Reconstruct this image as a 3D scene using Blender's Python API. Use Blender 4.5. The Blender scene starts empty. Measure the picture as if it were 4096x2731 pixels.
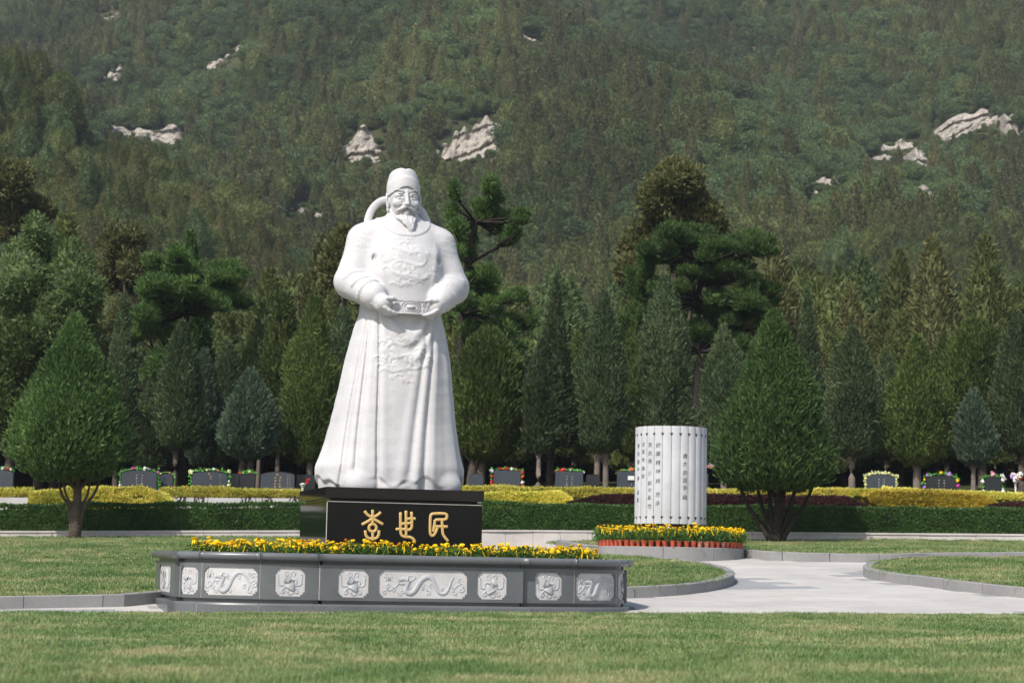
import bpy, bmesh, math, random
import numpy as np
from mathutils import Matrix, Vector

# ------------------------------------------------------------------ camera, sky, sun, exposure
scene = bpy.context.scene
PI = math.pi
ROLL, PITCH, EYE = 0.0195, math.radians(6.489), 0.69
cam_data = bpy.data.cameras.new('camera')
cam_data.lens = 68.0
cam_data.sensor_width = 36.0
cam_data.clip_start = 0.1
cam_data.clip_end = 4000
cam_data.dof.use_dof = True
cam_data.dof.focus_distance = 25.5
cam_data.dof.aperture_fstop = 3.5
cam = bpy.data.objects.new('camera', cam_data)
scene.collection.objects.link(cam)
_f = Vector((0, math.cos(PITCH), math.sin(PITCH)))
_u = Vector((0, -math.sin(PITCH), math.cos(PITCH)))
_r = Vector((1, 0, 0))
_ir = _r * math.cos(ROLL) + _u * math.sin(ROLL)
_iu = -_r * math.sin(ROLL) + _u * math.cos(ROLL)
cam.matrix_world = Matrix(((_ir.x, _iu.x, -_f.x, 0), (_ir.y, _iu.y, -_f.y, 0), (_ir.z, _iu.z, -_f.z, EYE), (0, 0, 0, 1)))
scene.camera = cam

SUN_EL, SUN_AZ = math.radians(49), math.radians(214)      # azimuth clockwise from +Y: behind the camera, to the left
sun_dir = Vector((math.sin(SUN_AZ) * math.cos(SUN_EL), math.cos(SUN_AZ) * math.cos(SUN_EL), math.sin(SUN_EL)))
world = bpy.data.worlds.new('World')
scene.world = world
world.use_nodes = True
_nt = world.node_tree
_nt.nodes.clear()
_sky = _nt.nodes.new('ShaderNodeTexSky')
_sky.sky_type = 'NISHITA'
_sky.sun_disc = False
_sky.sun_elevation = SUN_EL
_sky.sun_rotation = SUN_AZ
_sky.air_density = 1.3
_sky.dust_density = 2.5
_bg = _nt.nodes.new('ShaderNodeBackground')
_bg.inputs['Strength'].default_value = 0.12
_wo = _nt.nodes.new('ShaderNodeOutputWorld')
_nt.links.new(_sky.outputs[0], _bg.inputs[0])
_nt.links.new(_bg.outputs[0], _wo.inputs[0])
sun_data = bpy.data.lights.new('sun', 'SUN')
sun_data.energy = 3.9
sun_data.angle = math.radians(0.53)
sun_data.color = (1.0, 0.955, 0.89)
sun = bpy.data.objects.new('sun', sun_data)
scene.collection.objects.link(sun)
sun.rotation_euler = sun_dir.to_track_quat('Z', 'Y').to_euler()
sun.location = (-20, -20, 40)
scene.view_settings.view_transform = 'Standard'
scene.view_settings.look = 'None'
scene.view_settings.exposure = 0.33
scene.view_settings.gamma = 1.0
scene.view_settings.use_curve_mapping = False
scene.cycles.max_bounces = 5
scene.cycles.diffuse_bounces = 3
scene.cycles.glossy_bounces = 2
scene.cycles.transparent_max_bounces = 4
scene.cycles.transmission_bounces = 2

# ------------------------------------------------------------------ helpers
COL = scene.collection
FPX = 7737.0
def at(x, y, Y):
    """world point that photograph pixel (x, y) (4096 wide) shows at depth Y"""
    x -= 2048.0
    y -= 1365.5
    u = x * math.cos(ROLL) + y * math.sin(ROLL)
    v = -x * math.sin(ROLL) + y * math.cos(ROLL)
    b = FPX * math.cos(PITCH) + v * math.sin(PITCH)
    c = FPX * math.sin(PITCH) - v * math.cos(PITCH)
    return Vector((u * Y / b, Y, EYE + c * Y / b))
def link(o, parent=None):
    COL.objects.link(o)
    if parent is not None:
        o.parent = parent
    return o
def tag(o, label=None, cat=None, group=None, kind=None):
    if label: o['label'] = label
    if cat: o['category'] = cat
    if group: o['group'] = group
    if kind: o['kind'] = kind
    return o
def empty(name, loc=(0, 0, 0), rz=0.0):
    o = bpy.data.objects.new(name, None)
    o.empty_display_size = 0.2
    o.location = loc
    o.rotation_euler = (0, 0, rz)
    COL.objects.link(o)
    return o
def npmesh(name, v, f, mat=None, smooth=False, attrs=None):
    """mesh from arrays: v (n,3), f a list of (m,k) index arrays"""
    me = bpy.data.meshes.new(name)
    v = np.ascontiguousarray(v, dtype=np.float32)
    if not isinstance(f, (list, tuple)):
        f = [f]
    f = [np.asarray(q, dtype=np.int32) for q in f if len(q)]
    nl = sum(q.size for q in f)
    npoly = sum(len(q) for q in f)
    me.vertices.add(len(v))
    me.vertices.foreach_set('co', v.ravel())
    me.loops.add(nl)
    me.loops.foreach_set('vertex_index', np.concatenate([q.ravel() for q in f]))
    me.polygons.add(npoly)
    st = []
    c = 0
    for q in f:
        st.append(np.arange(len(q), dtype=np.int32) * q.shape[1] + c)
        c += q.size
    me.polygons.foreach_set('loop_start', np.concatenate(st))
    me.polygons.foreach_set('use_smooth', np.full(npoly, bool(smooth)))
    me.update(calc_edges=True)
    if attrs:
        for k, (dom, arr) in attrs.items():
            a = me.attributes.new(k, 'FLOAT', dom)
            a.data.foreach_set('value', np.ascontiguousarray(arr, dtype=np.float32))
    if mat is not None:
        me.materials.append(mat)
    return me
def obj(name, me, parent=None, loc=None, rot=None):
    o = bpy.data.objects.new(name, me)
    if loc is not None: o.location = loc
    if rot is not None: o.rotation_euler = rot
    return link(o, parent)
def copy_tree(o, parent=None, cache=None):
    c = o.copy()
    COL.objects.link(c)
    c.parent = parent
    for ch in o.children:
        copy_tree(ch, c)
    return c
class MB:
    """collects polygons of one mesh"""
    def __init__(s):
        s.v = []
        s.q = []
        s.t = []
        s.n = 0
        s.poly = []
    def add(s, v, q=None, t=None):
        v = np.asarray(v, dtype=np.float64).reshape(-1, 3)
        if q is not None and len(q): s.q.append(np.asarray(q) + s.n)
        if t is not None and len(t): s.t.append(np.asarray(t) + s.n)
        s.v.append(v)
        s.n += len(v)
        return s
    def box(s, c, d, rz=0.0, taper=1.0):
        x, y, z = d[0] / 2, d[1] / 2, d[2] / 2
        p = np.array([[-x, -y, -z], [x, -y, -z], [x, y, -z], [-x, y, -z], [-x * taper, -y * taper, z], [x * taper, -y * taper, z], [x * taper, y * taper, z], [-x * taper, y * taper, z]])
        ca, sa = math.cos(rz), math.sin(rz)
        p = np.stack([p[:, 0] * ca - p[:, 1] * sa, p[:, 0] * sa + p[:, 1] * ca, p[:, 2]], 1) + np.asarray(c)
        return s.add(p, [[0, 3, 2, 1], [4, 5, 6, 7], [0, 1, 5, 4], [1, 2, 6, 5], [2, 3, 7, 6], [3, 0, 4, 7]])
    def tube(s, pts, r, n=8, cap=True, flat=1.0, up=(0, 0, 1)):
        pts = np.asarray(pts, dtype=np.float64)
        m = len(pts)
        r = np.broadcast_to(np.asarray(r, dtype=np.float64), (m,))
        tg = np.gradient(pts, axis=0)
        tg /= np.linalg.norm(tg, axis=1)[:, None] + 1e-12
        up = np.asarray(up, dtype=np.float64)
        a = np.cross(tg, up)
        bad = np.linalg.norm(a, axis=1) < 1e-3
        a[bad] = np.cross(tg[bad], np.array([1.0, 0.02, 0]))
        a /= np.linalg.norm(a, axis=1)[:, None]
        b = np.cross(a, tg)
        th = np.arange(n) * 2 * PI / n
        ring = pts[:, None] + r[:, None, None] * (np.cos(th)[None, :, None] * a[:, None] + flat * np.sin(th)[None, :, None] * b[:, None])
        v = ring.reshape(-1, 3)
        i = np.arange(m - 1)[:, None] * n
        j = np.arange(n)[None]
        q = np.stack([i + j, i + (j + 1) % n, i + n + (j + 1) % n, i + n + j], -1).reshape(-1, 4)
        t = []
        if cap:
            v = np.vstack([v, pts[0] - tg[0] * r[0] * 0.35, pts[-1] + tg[-1] * r[-1] * 0.35])
            k = np.arange(n)
            t = np.vstack([np.stack([np.full(n, m * n), (k + 1) % n, k], 1), np.stack([np.full(n, m * n + 1), (m - 1) * n + k, (m - 1) * n + (k + 1) % n], 1)])
        return s.add(v, q, t)
    def ball(s, c, r, n=8, m=6):
        th = np.linspace(0, PI, m + 1)[1:-1]
        ph = np.arange(n) * 2 * PI / n
        r = np.broadcast_to(np.asarray(r, dtype=np.float64), (3,))
        v = np.stack([np.sin(th)[:, None] * np.cos(ph), np.sin(th)[:, None] * np.sin(ph), np.cos(th)[:, None] * np.ones(n)], -1).reshape(-1, 3)
        v = np.vstack([v, [0, 0, 1], [0, 0, -1]]) * r + np.asarray(c)
        i = np.arange(m - 2)[:, None] * n
        j = np.arange(n)[None]
        q = np.stack([i + j, i + n + j, i + n + (j + 1) % n, i + (j + 1) % n], -1).reshape(-1, 4)
        k = np.arange(n)
        e = (m - 1) * n
        t = np.vstack([np.stack([np.full(n, e), k, (k + 1) % n], 1), np.stack([np.full(n, e + 1), (m - 2) * n + (k + 1) % n, (m - 2) * n + k], 1)])
        return s.add(v, q, t)
    def prism(s, poly, z0, z1):
        """closed polygon (n,2), counter-clockwise, extruded; caps as a fan from the middle (convex-ish outlines)"""
        p = np.asarray(poly, dtype=np.float64)
        n = len(p)
        c = p.mean(0)
        v = np.vstack([np.c_[p, np.full(n, z0)], np.c_[p, np.full(n, z1)], [[c[0], c[1], z0], [c[0], c[1], z1]]])
        k = np.arange(n)
        k1 = (k + 1) % n
        return s.add(v, np.stack([k, k1, n + k1, n + k], 1), np.vstack([np.stack([np.full(n, 2 * n), k1, k], 1), np.stack([np.full(n, 2 * n + 1), n + k, n + k1], 1)]))
    def arrays(s):
        return np.vstack(s.v), [np.vstack(x) for x in (s.q, s.t) if x]
    def mesh(s, name, mat, smooth=False):
        v, f = s.arrays()
        return npmesh(name, v, f, mat, smooth)
    def build(s, name, mat, parent=None, smooth=False, loc=None, rot=None):
        return obj(name, s.mesh(name, mat, smooth), parent, loc, rot)
def bevel(o, w, seg=2):
    m = o.modifiers.new('bevel', 'BEVEL')
    m.width = w
    m.segments = seg
    m.limit_method = 'ANGLE'
    m.angle_limit = math.radians(40)
    return o
def sm(a, b, x):
    t = np.clip((x - a) / (b - a), 0, 1)
    return t * t * (3 - 2 * t)
def fnoise(p, seed=0, octaves=3):
    """cheap smooth pseudo-noise from sines, roughly -1..1; p (..., k)"""
    r = np.random.RandomState(seed)
    out = 0
    amp = 1.0
    fr = 1.0
    for o in range(octaves):
        for k in range(3):
            d = r.normal(size=p.shape[-1])
            d = d / np.linalg.norm(d) * fr * r.uniform(0.8, 1.3)
            out = out + amp * np.sin(p @ d + r.uniform(0, 6.3)) / 1.8
        amp *= 0.5
        fr *= 2.1
    return out / 1.75

# ------------------------------------------------------------------ materials
def new_mat(name):
    m = bpy.data.materials.new(name)
    m.use_nodes = True
    nt = m.node_tree
    return m, nt, nt.nodes['Principled BSDF']
def N(nt, typ, **kw):
    n = nt.nodes.new(typ)
    for k, v in kw.items():
        if k.startswith('_'):
            setattr(n, k[1:], v)
        else:
            n.inputs[k.replace('__', ' ')].default_value = v
    return n
def ramp(nt, fac, stops):
    r = nt.nodes.new('ShaderNodeValToRGB')
    e = r.color_ramp.elements
    while len(e) < len(stops): e.new(0.5)
    for i, (p, c) in enumerate(stops):
        e[i].position = p
        e[i].color = (c[0], c[1], c[2], 1)
    nt.links.new(fac, r.inputs[0])
    return r
def coords(nt, kind='Object', scale=None):
    t = nt.nodes.new('ShaderNodeTexCoord')
    if scale is None:
        return t.outputs[kind]
    mp = nt.nodes.new('ShaderNodeMapping')
    mp.inputs['Scale'].default_value = scale
    nt.links.new(t.outputs[kind], mp.inputs['Vector'])
    return mp.outputs[0]
def noise(nt, vec, scale, detail=4.0, rough=0.6):
    n = nt.nodes.new('ShaderNodeTexNoise')
    n.inputs['Scale'].default_value = scale
    n.inputs['Detail'].default_value = detail
    n.inputs['Roughness'].default_value = rough
    nt.links.new(vec, n.inputs['Vector'])
    return n
def mixc(nt, fac, a, b, blend='MIX'):
    m = nt.nodes.new('ShaderNodeMix')
    m.data_type = 'RGBA'
    m.blend_type = blend
    for s, v in ((m.inputs[0], fac), (m.inputs[6], a), (m.inputs[7], b)):
        if isinstance(v, (int, float)): s.default_value = v
        elif isinstance(v, (tuple, list)): s.default_value = (v[0], v[1], v[2], 1)
        else: nt.links.new(v, s)
    return m.outputs[2]
def add_bump(nt, bs, h, strength, dist):
    b = nt.nodes.new('ShaderNodeBump')
    b.inputs['Strength'].default_value = strength
    b.inputs['Distance'].default_value = dist
    nt.links.new(h, b.inputs['Height'])
    nt.links.new(b.outputs[0], bs.inputs['Normal'])
def stone_mat(name, c1, c2, grain=220.0, rough=0.6, spec=0.4, big=1.2, c3=None, bump=0.25, bdist=0.002, tint=0.0):
    """speckled stone: fine grain between two colours, slow drift, fine relief"""
    m, nt, bs = new_mat(name)
    v = nt.nodes.new('ShaderNodeNewGeometry').outputs['Position']
    g = noise(nt, v, grain, 2.0, 0.8)
    r = ramp(nt, g.outputs[0], [(0.3, c1), (0.7, c2)])
    col = r.outputs[0]
    b = noise(nt, v, big, 5.0, 0.6)
    rb = ramp(nt, b.outputs[0], [(0.3, (0.82, 0.82, 0.82)), (0.7, (1.08, 1.08, 1.08))])
    col = mixc(nt, 1.0, col, rb.outputs[0], 'MULTIPLY')
    if tint:
        oi = nt.nodes.new('ShaderNodeObjectInfo')
        rt = ramp(nt, oi.outputs['Random'], [(0.0, (1 - tint, 1 - tint, 1 - 0.8 * tint)), (0.5, (1, 1, 1)), (1.0, (1 + tint, 1 + 0.7 * tint, 1 + 0.4 * tint))])
        col = mixc(nt, 1.0, col, rt.outputs[0], 'MULTIPLY')
    if c3 is not None:
        s = noise(nt, v, big * 2.7, 6.0, 0.7)
        rs = ramp(nt, s.outputs[0], [(0.52, (0, 0, 0)), (0.72, (1, 1, 1))])
        sc = nt.nodes.new('ShaderNodeMath')
        sc.operation = 'MULTIPLY'
        sc.inputs[1].default_value = 0.55
        nt.links.new(rs.outputs[0], sc.inputs[0])
        col = mixc(nt, sc.outputs[0], col, c3)
    nt.links.new(col, bs.inputs['Base Color'])
    bs.inputs['Roughness'].default_value = rough
    bs.inputs['Specular IOR Level'].default_value = spec
    if bump: add_bump(nt, bs, g.outputs[0], bump, bdist)
    return m
def plain_mat(name, c, rough=0.6, spec=0.3, var=0.15, scale=12.0, metal=0.0):
    m, nt, bs = new_mat(name)
    v = coords(nt)
    n = noise(nt, v, scale, 4.0)
    r = ramp(nt, n.outputs[0], [(0.3, [q * (1 - var) for q in c]), (0.7, [min(1, q * (1 + var)) for q in c])])
    nt.links.new(r.outputs[0], bs.inputs['Base Color'])
    bs.inputs['Roughness'].default_value = rough
    bs.inputs['Specular IOR Level'].default_value = spec
    bs.inputs['Metallic'].default_value = metal
    return m
def leaf_mat(name, stops, rough=0.6, spec=0.25, trans=0.38, drift=0.6, gain=1.7, patch=0.0):
    """foliage: colour varies with the per-leaf attribute 'shade', from tree to tree and slowly over the crown"""
    m, nt, bs = new_mat(name)
    a = nt.nodes.new('ShaderNodeAttribute')
    a.attribute_name = 'shade'
    oi = nt.nodes.new('ShaderNodeObjectInfo')
    v = coords(nt)
    n = noise(nt, v, drift, 3.0)
    ad = nt.nodes.new('ShaderNodeMath')
    ad.operation = 'MULTIPLY_ADD'
    ad.inputs[1].default_value = 0.55
    nt.links.new(n.outputs[0], ad.inputs[0])
    sc = nt.nodes.new('ShaderNodeMath')
    sc.operation = 'MULTIPLY_ADD'
    sc.inputs[1].default_value = 0.55
    sc.inputs[2].default_value = -0.08
    nt.links.new(a.outputs['Fac'], sc.inputs[0])
    nt.links.new(sc.outputs[0], ad.inputs[2])
    if patch:                                           # drifts of growth, and broad light and shadow of the slope put into colour
        ge = nt.nodes.new('ShaderNodeNewGeometry')
        pn = noise(nt, ge.outputs['Position'], 0.022, 3.0, 0.6)
        pm = nt.nodes.new('ShaderNodeMath')
        pm.operation = 'MULTIPLY_ADD'
        pm.inputs[1].default_value = 2.2 * patch
        nt.links.new(pn.outputs[0], pm.inputs[0])
        pa = nt.nodes.new('ShaderNodeMath')
        pa.operation = 'ADD'
        pa.inputs[1].default_value = -1.1 * patch
        nt.links.new(ad.outputs[0], pa.inputs[0])
        nt.links.new(pa.outputs[0], pm.inputs[2])
        ad = pm
    r = ramp(nt, ad.outputs[0], [(p, [q * gain for q in c]) for p, c in stops])
    hv = nt.nodes.new('ShaderNodeHueSaturation')
    mr = nt.nodes.new('ShaderNodeMapRange')
    mr.inputs['To Min'].default_value = 0.8
    mr.inputs['To Max'].default_value = 1.2
    nt.links.new(oi.outputs['Random'], mr.inputs['Value'])
    nt.links.new(mr.outputs[0], hv.inputs['Value'])
    nt.links.new(r.outputs[0], hv.inputs['Color'])
    nt.links.new(hv.outputs[0], bs.inputs['Base Color'])
    bs.inputs['Roughness'].default_value = rough
    bs.inputs['Specular IOR Level'].default_value = spec
    if trans > 0:
        out = nt.nodes['Material Output']
        tr = nt.nodes.new('ShaderNodeBsdfTranslucent')
        nt.links.new(hv.outputs[0], tr.inputs['Color'])
        mx = nt.nodes.new('ShaderNodeMixShader')
        mx.inputs[0].default_value = trans
        nt.links.new(bs.outputs[0], mx.inputs[1])
        nt.links.new(tr.outputs[0], mx.inputs[2])
        nt.links.new(mx.outputs[0], out.inputs['Surface'])
    return m
M = {}
M['marble'] = stone_mat('white_granite', (0.475, 0.467, 0.481), (0.57, 0.563, 0.575), 60.0, 0.62, 0.3, 0.9, (0.52, 0.485, 0.465), 0.45, 0.005)
M['black'] = stone_mat('polished_black_granite', (0.006, 0.007, 0.008), (0.011, 0.012, 0.013), 300.0, 0.06, 0.22, 1.5, None, 0.0)
M['black_reflect_tint'] = stone_mat('polished_dark_granite_cap', (0.012, 0.011, 0.012), (0.02, 0.018, 0.02), 300.0, 0.06, 0.28, 1.5, None, 0.0)  # reflections on the cap put into the stone as a faint tint
M['granite'] = stone_mat('dark_grey_granite', (0.075, 0.083, 0.09), (0.15, 0.16, 0.168), 260.0, 0.3, 0.5, 1.6, (0.09, 0.09, 0.088), 0.12, 0.001)
M['relief'] = stone_mat('pale_carved_stone', (0.43, 0.42, 0.415), (0.57, 0.56, 0.555), 90.0, 0.75, 0.2, 2.0, None, 0.4, 0.002)
M['relief_dark'] = stone_mat('pale_grey_carved_stone', (0.36, 0.37, 0.385), (0.47, 0.48, 0.50), 90.0, 0.65, 0.25, 2.0, None, 0.25, 0.002)
M['grout'] = plain_mat('pale_grout', (0.5, 0.49, 0.47), 0.9, 0.1)
M['gold'] = plain_mat('gold_leaf', (0.62, 0.42, 0.16), 0.6, 0.4, 0.18, 60.0, 0.15)
M['paving'] = stone_mat('pale_granite_paving', (0.40, 0.38, 0.36), (0.50, 0.475, 0.452), 90.0, 0.75, 0.25, 0.8, (0.39, 0.37, 0.35), 0.2, 0.002, 0.05)
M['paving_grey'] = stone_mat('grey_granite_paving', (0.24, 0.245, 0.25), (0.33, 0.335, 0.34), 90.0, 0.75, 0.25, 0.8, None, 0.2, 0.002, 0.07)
M['kerb'] = stone_mat('speckled_granite_kerb', (0.17, 0.168, 0.17), (0.31, 0.305, 0.305), 120.0, 0.7, 0.3, 1.1, (0.28, 0.25, 0.23), 0.25, 0.002)
M['wallstone'] = stone_mat('pale_wall_stone', (0.44, 0.41, 0.385), (0.54, 0.5, 0.47), 60.0, 0.8, 0.2, 0.9, (0.36, 0.33, 0.3), 0.3, 0.003)
M['whitewall'] = stone_mat('whitish_concrete', (0.46, 0.45, 0.45), (0.56, 0.55, 0.55), 40.0, 0.85, 0.2, 0.9, (0.38, 0.36, 0.34), 0.3, 0.003)
M['soil'] = plain_mat('dark_soil', (0.045, 0.035, 0.026), 0.95, 0.1, 0.4, 9.0)
M['headstone'] = stone_mat('slate_grey_headstone', (0.038, 0.046, 0.060), (0.052, 0.062, 0.078), 200.0, 0.32, 0.5, 2.0, None, 0.0)
M['headstone_dark'] = stone_mat('black_and_shaded_headstone', (0.014, 0.016, 0.019), (0.022, 0.024, 0.028), 200.0, 0.3, 0.5, 2.0, None, 0.0)  # black stone, and shade put into the colour of slabs under the trees
M['scroll'] = stone_mat('pale_grey_slip_stone', (0.47, 0.48, 0.50), (0.56, 0.57, 0.60), 110.0, 0.85, 0.15, 1.4, None, 0.2, 0.002)
M['ink'] = plain_mat('black_paint_and_slot_dark', (0.02, 0.022, 0.024), 0.6, 0.3)
M['pot'] = plain_mat('orange_red_plastic_pot', (0.46, 0.085, 0.04), 0.45, 0.4, 0.2, 3.0)
M['pot_faded'] = plain_mat('faded_red_plastic_pot', (0.5, 0.2, 0.14), 0.55, 0.3, 0.15, 3.0)
M['yellow'] = plain_mat('yellow_petals', (0.80, 0.55, 0.01), 0.6, 0.2, 0.18, 40.0)
M['orange'] = plain_mat('orange_yellow_petals', (0.72, 0.27, 0.01), 0.6, 0.2, 0.2, 40.0)
M['red'] = plain_mat('red_petals', (0.55, 0.03, 0.03), 0.6, 0.2)
M['magenta'] = plain_mat('magenta_petals', (0.5, 0.05, 0.3), 0.6, 0.2)
M['pink'] = plain_mat('pink_petals', (0.75, 0.35, 0.42), 0.6, 0.2)
M['violet'] = plain_mat('violet_petals', (0.4, 0.22, 0.6), 0.6, 0.2)
M['white'] = plain_mat('white_petals', (0.75, 0.74, 0.7), 0.6, 0.2)
M['cream'] = plain_mat('cream_petals', (0.68, 0.7, 0.35), 0.6, 0.2)
M['orange_red'] = plain_mat('orange_red_petals', (0.7, 0.16, 0.03), 0.6, 0.2)
M['fabric_leaf'] = plain_mat('bright_green_leaves', (0.09, 0.3, 0.05), 0.55, 0.3, 0.35, 14.0)
M['bark'] = stone_mat('grey_brown_bark', (0.05, 0.04, 0.033), (0.13, 0.105, 0.085), 22.0, 0.95, 0.1, 3.0, None, 0.9, 0.02)
M['bark_dark'] = stone_mat('dark_bark', (0.018, 0.015, 0.014), (0.05, 0.04, 0.034), 22.0, 0.95, 0.1, 3.0, None, 0.9, 0.02)
M['bark_pale'] = stone_mat('pale_pinkish_bark', (0.12, 0.095, 0.08), (0.24, 0.2, 0.175), 25.0, 0.9, 0.1, 3.0, None, 0.9, 0.015)
M['rock'] = stone_mat('pale_limestone', (0.25, 0.225, 0.195), (0.43, 0.39, 0.34), 0.9, 0.95, 0.1, 0.12, (0.13, 0.115, 0.105), 1.0, 0.5)
M['leaf_bright'] = leaf_mat('bright_juniper_leaves', [(0.2, (0.020, 0.042, 0.013)), (0.5, (0.045, 0.082, 0.023)), (0.85, (0.098, 0.148, 0.040))], drift=0.9, gain=1.9)
M['leaf_grey'] = leaf_mat('grey_green_juniper_leaves', [(0.2, (0.021, 0.035, 0.015)), (0.5, (0.045, 0.065, 0.029)), (0.85, (0.092, 0.112, 0.055))], drift=0.9, gain=1.9)
M['leaf_blue'] = leaf_mat('blue_green_juniper_leaves', [(0.2, (0.025, 0.044, 0.026)), (0.5, (0.054, 0.080, 0.050)), (0.85, (0.105, 0.135, 0.088))], drift=0.9, gain=1.8)
M['leaf_olive'] = leaf_mat('olive_green_leaves', [(0.2, (0.026, 0.04, 0.012)), (0.5, (0.055, 0.078, 0.02)), (0.85, (0.10, 0.125, 0.035))], drift=0.9)
M['leaf_brown'] = leaf_mat('brownish_olive_leaves', [(0.2, (0.034, 0.040, 0.013)), (0.5, (0.074, 0.078, 0.028)), (0.85, (0.14, 0.132, 0.058))], drift=0.7, gain=1.9)
M['leaf_pine'] = leaf_mat('pine_needles', [(0.2, (0.018, 0.038, 0.011)), (0.5, (0.044, 0.080, 0.020)), (0.8, (0.07, 0.10, 0.03)), (0.97, (0.14, 0.085, 0.04))], drift=1.2, gain=2.1)
M['leaf_silver'] = leaf_mat('silvery_green_leaves', [(0.2, (0.035, 0.062, 0.018)), (0.5, (0.072, 0.105, 0.035)), (0.85, (0.16, 0.19, 0.10))], drift=0.8)
M['leaf_hedge'] = leaf_mat('dark_hedge_leaves', [(0.15, (0.016, 0.038, 0.010)), (0.5, (0.034, 0.072, 0.017)), (0.8, (0.065, 0.115, 0.028)), (0.99, (0.11, 0.14, 0.03))], spec=0.4, rough=0.45, drift=1.2, gain=2.4)
M['leaf_yellow'] = leaf_mat('golden_privet_leaves', [(0.15, (0.12, 0.15, 0.018)), (0.38, (0.38, 0.36, 0.06)), (0.8, (0.60, 0.53, 0.16))], spec=0.35, rough=0.45, drift=1.2, gain=1.6)
M['leaf_gold'] = leaf_mat('dull_golden_leaves', [(0.15, (0.10, 0.085, 0.014)), (0.45, (0.24, 0.19, 0.025)), (0.8, (0.36, 0.28, 0.05))], drift=1.2, gain=1.9)
M['leaf_maroon'] = leaf_mat('maroon_leaves', [(0.15, (0.022, 0.010, 0.011)), (0.5, (0.048, 0.020, 0.020)), (0.85, (0.09, 0.032, 0.03))], drift=1.2)
M['leaf_marigold'] = leaf_mat('marigold_leaves', [(0.15, (0.022, 0.055, 0.012)), (0.5, (0.05, 0.11, 0.024)), (0.85, (0.10, 0.17, 0.04))], drift=5.0)
M['leaf_hill_olive'] = leaf_mat('hill_olive_leaves', [(0.2, (0.034, 0.046, 0.015)), (0.5, (0.066, 0.080, 0.026)), (0.85, (0.11, 0.122, 0.045))], drift=0.3, gain=2.05, patch=0.5)
M['leaf_hill_green'] = leaf_mat('hill_green_leaves', [(0.2, (0.026, 0.042, 0.016)), (0.5, (0.050, 0.073, 0.028)), (0.85, (0.085, 0.115, 0.045))], drift=0.3, gain=2.1, patch=0.5)
M['leaf_hill_brown'] = leaf_mat('hill_brown_leaves', [(0.2, (0.038, 0.043, 0.016)), (0.5, (0.074, 0.076, 0.030)), (0.85, (0.115, 0.112, 0.048))], drift=0.3, gain=2.05, patch=0.5)
def grass_mat(name):
    m, nt, bs = new_mat(name)
    ge = nt.nodes.new('ShaderNodeNewGeometry')
    n1 = noise(nt, ge.outputs['Position'], 0.8, 6.0, 0.72)
    a = nt.nodes.new('ShaderNodeAttribute')
    a.attribute_name = 'shade'
    ad = nt.nodes.new('ShaderNodeMath')
    ad.operation = 'MULTIPLY_ADD'
    ad.inputs[1].default_value = 0.32
    nt.links.new(a.outputs['Fac'], ad.inputs[0])
    mr = nt.nodes.new('ShaderNodeMapRange')
    mr.inputs['From Min'].default_value = 0.36
    mr.inputs['From Max'].default_value = 0.70
    mr.inputs['To Max'].default_value = 0.84
    nt.links.new(n1.outputs[0], mr.inputs['Value'])
    nt.links.new(mr.outputs[0], ad.inputs[2])
    r = ramp(nt, ad.outputs[0], [(0.08, (0.095, 0.18, 0.05)), (0.40, (0.175, 0.26, 0.088)), (0.66, (0.30, 0.335, 0.15)), (0.97, (0.52, 0.44, 0.25))])
    oi = nt.nodes.new('ShaderNodeObjectInfo')
    mr2 = nt.nodes.new('ShaderNodeMapRange')
    mr2.inputs['To Min'].default_value = 0.82
    mr2.inputs['To Max'].default_value = 1.18
    nt.links.new(oi.outputs['Random'], mr2.inputs['Value'])
    hv = nt.nodes.new('ShaderNodeHueSaturation')
    nt.links.new(mr2.outputs[0], hv.inputs['Value'])
    nt.links.new(r.outputs[0], hv.inputs['Color'])
    nt.links.new(hv.outputs[0], bs.inputs['Base Color'])
    bs.inputs['Roughness'].default_value = 0.5
    bs.inputs['Specular IOR Level'].default_value = 0.35
    tr = nt.nodes.new('ShaderNodeBsdfTranslucent')
    nt.links.new(hv.outputs[0], tr.inputs['Color'])
    mx = nt.nodes.new('ShaderNodeMixShader')
    mx.inputs[0].default_value = 0.3
    nt.links.new(bs.outputs[0], mx.inputs[1])
    nt.links.new(tr.outputs[0], mx.inputs[2])
    nt.links.new(mx.outputs[0], nt.nodes['Material Output'].inputs['Surface'])
    return m
M['grass'] = grass_mat('grass_blades')
def turf_mat():
    m, nt, bs = new_mat('turf')
    ge = nt.nodes.new('ShaderNodeNewGeometry')
    n1 = noise(nt, ge.outputs['Position'], 0.8, 6.0, 0.72)
    n2 = noise(nt, ge.outputs['Position'], 45.0, 4.0, 0.7)
    r = ramp(nt, n1.outputs[0], [(0.33, (0.09, 0.12, 0.04)), (0.7, (0.26, 0.22, 0.11))])
    r2 = ramp(nt, n2.outputs[0], [(0.3, (0.5, 0.5, 0.5)), (0.7, (1.3, 1.3, 1.3))])
    nt.links.new(mixc(nt, 1.0, r.outputs[0], r2.outputs[0], 'MULTIPLY'), bs.inputs['Base Color'])
    bs.inputs['Roughness'].default_value = 0.95
    bs.inputs['Specular IOR Level'].default_value = 0.1
    return m
M['turf'] = turf_mat()
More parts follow.
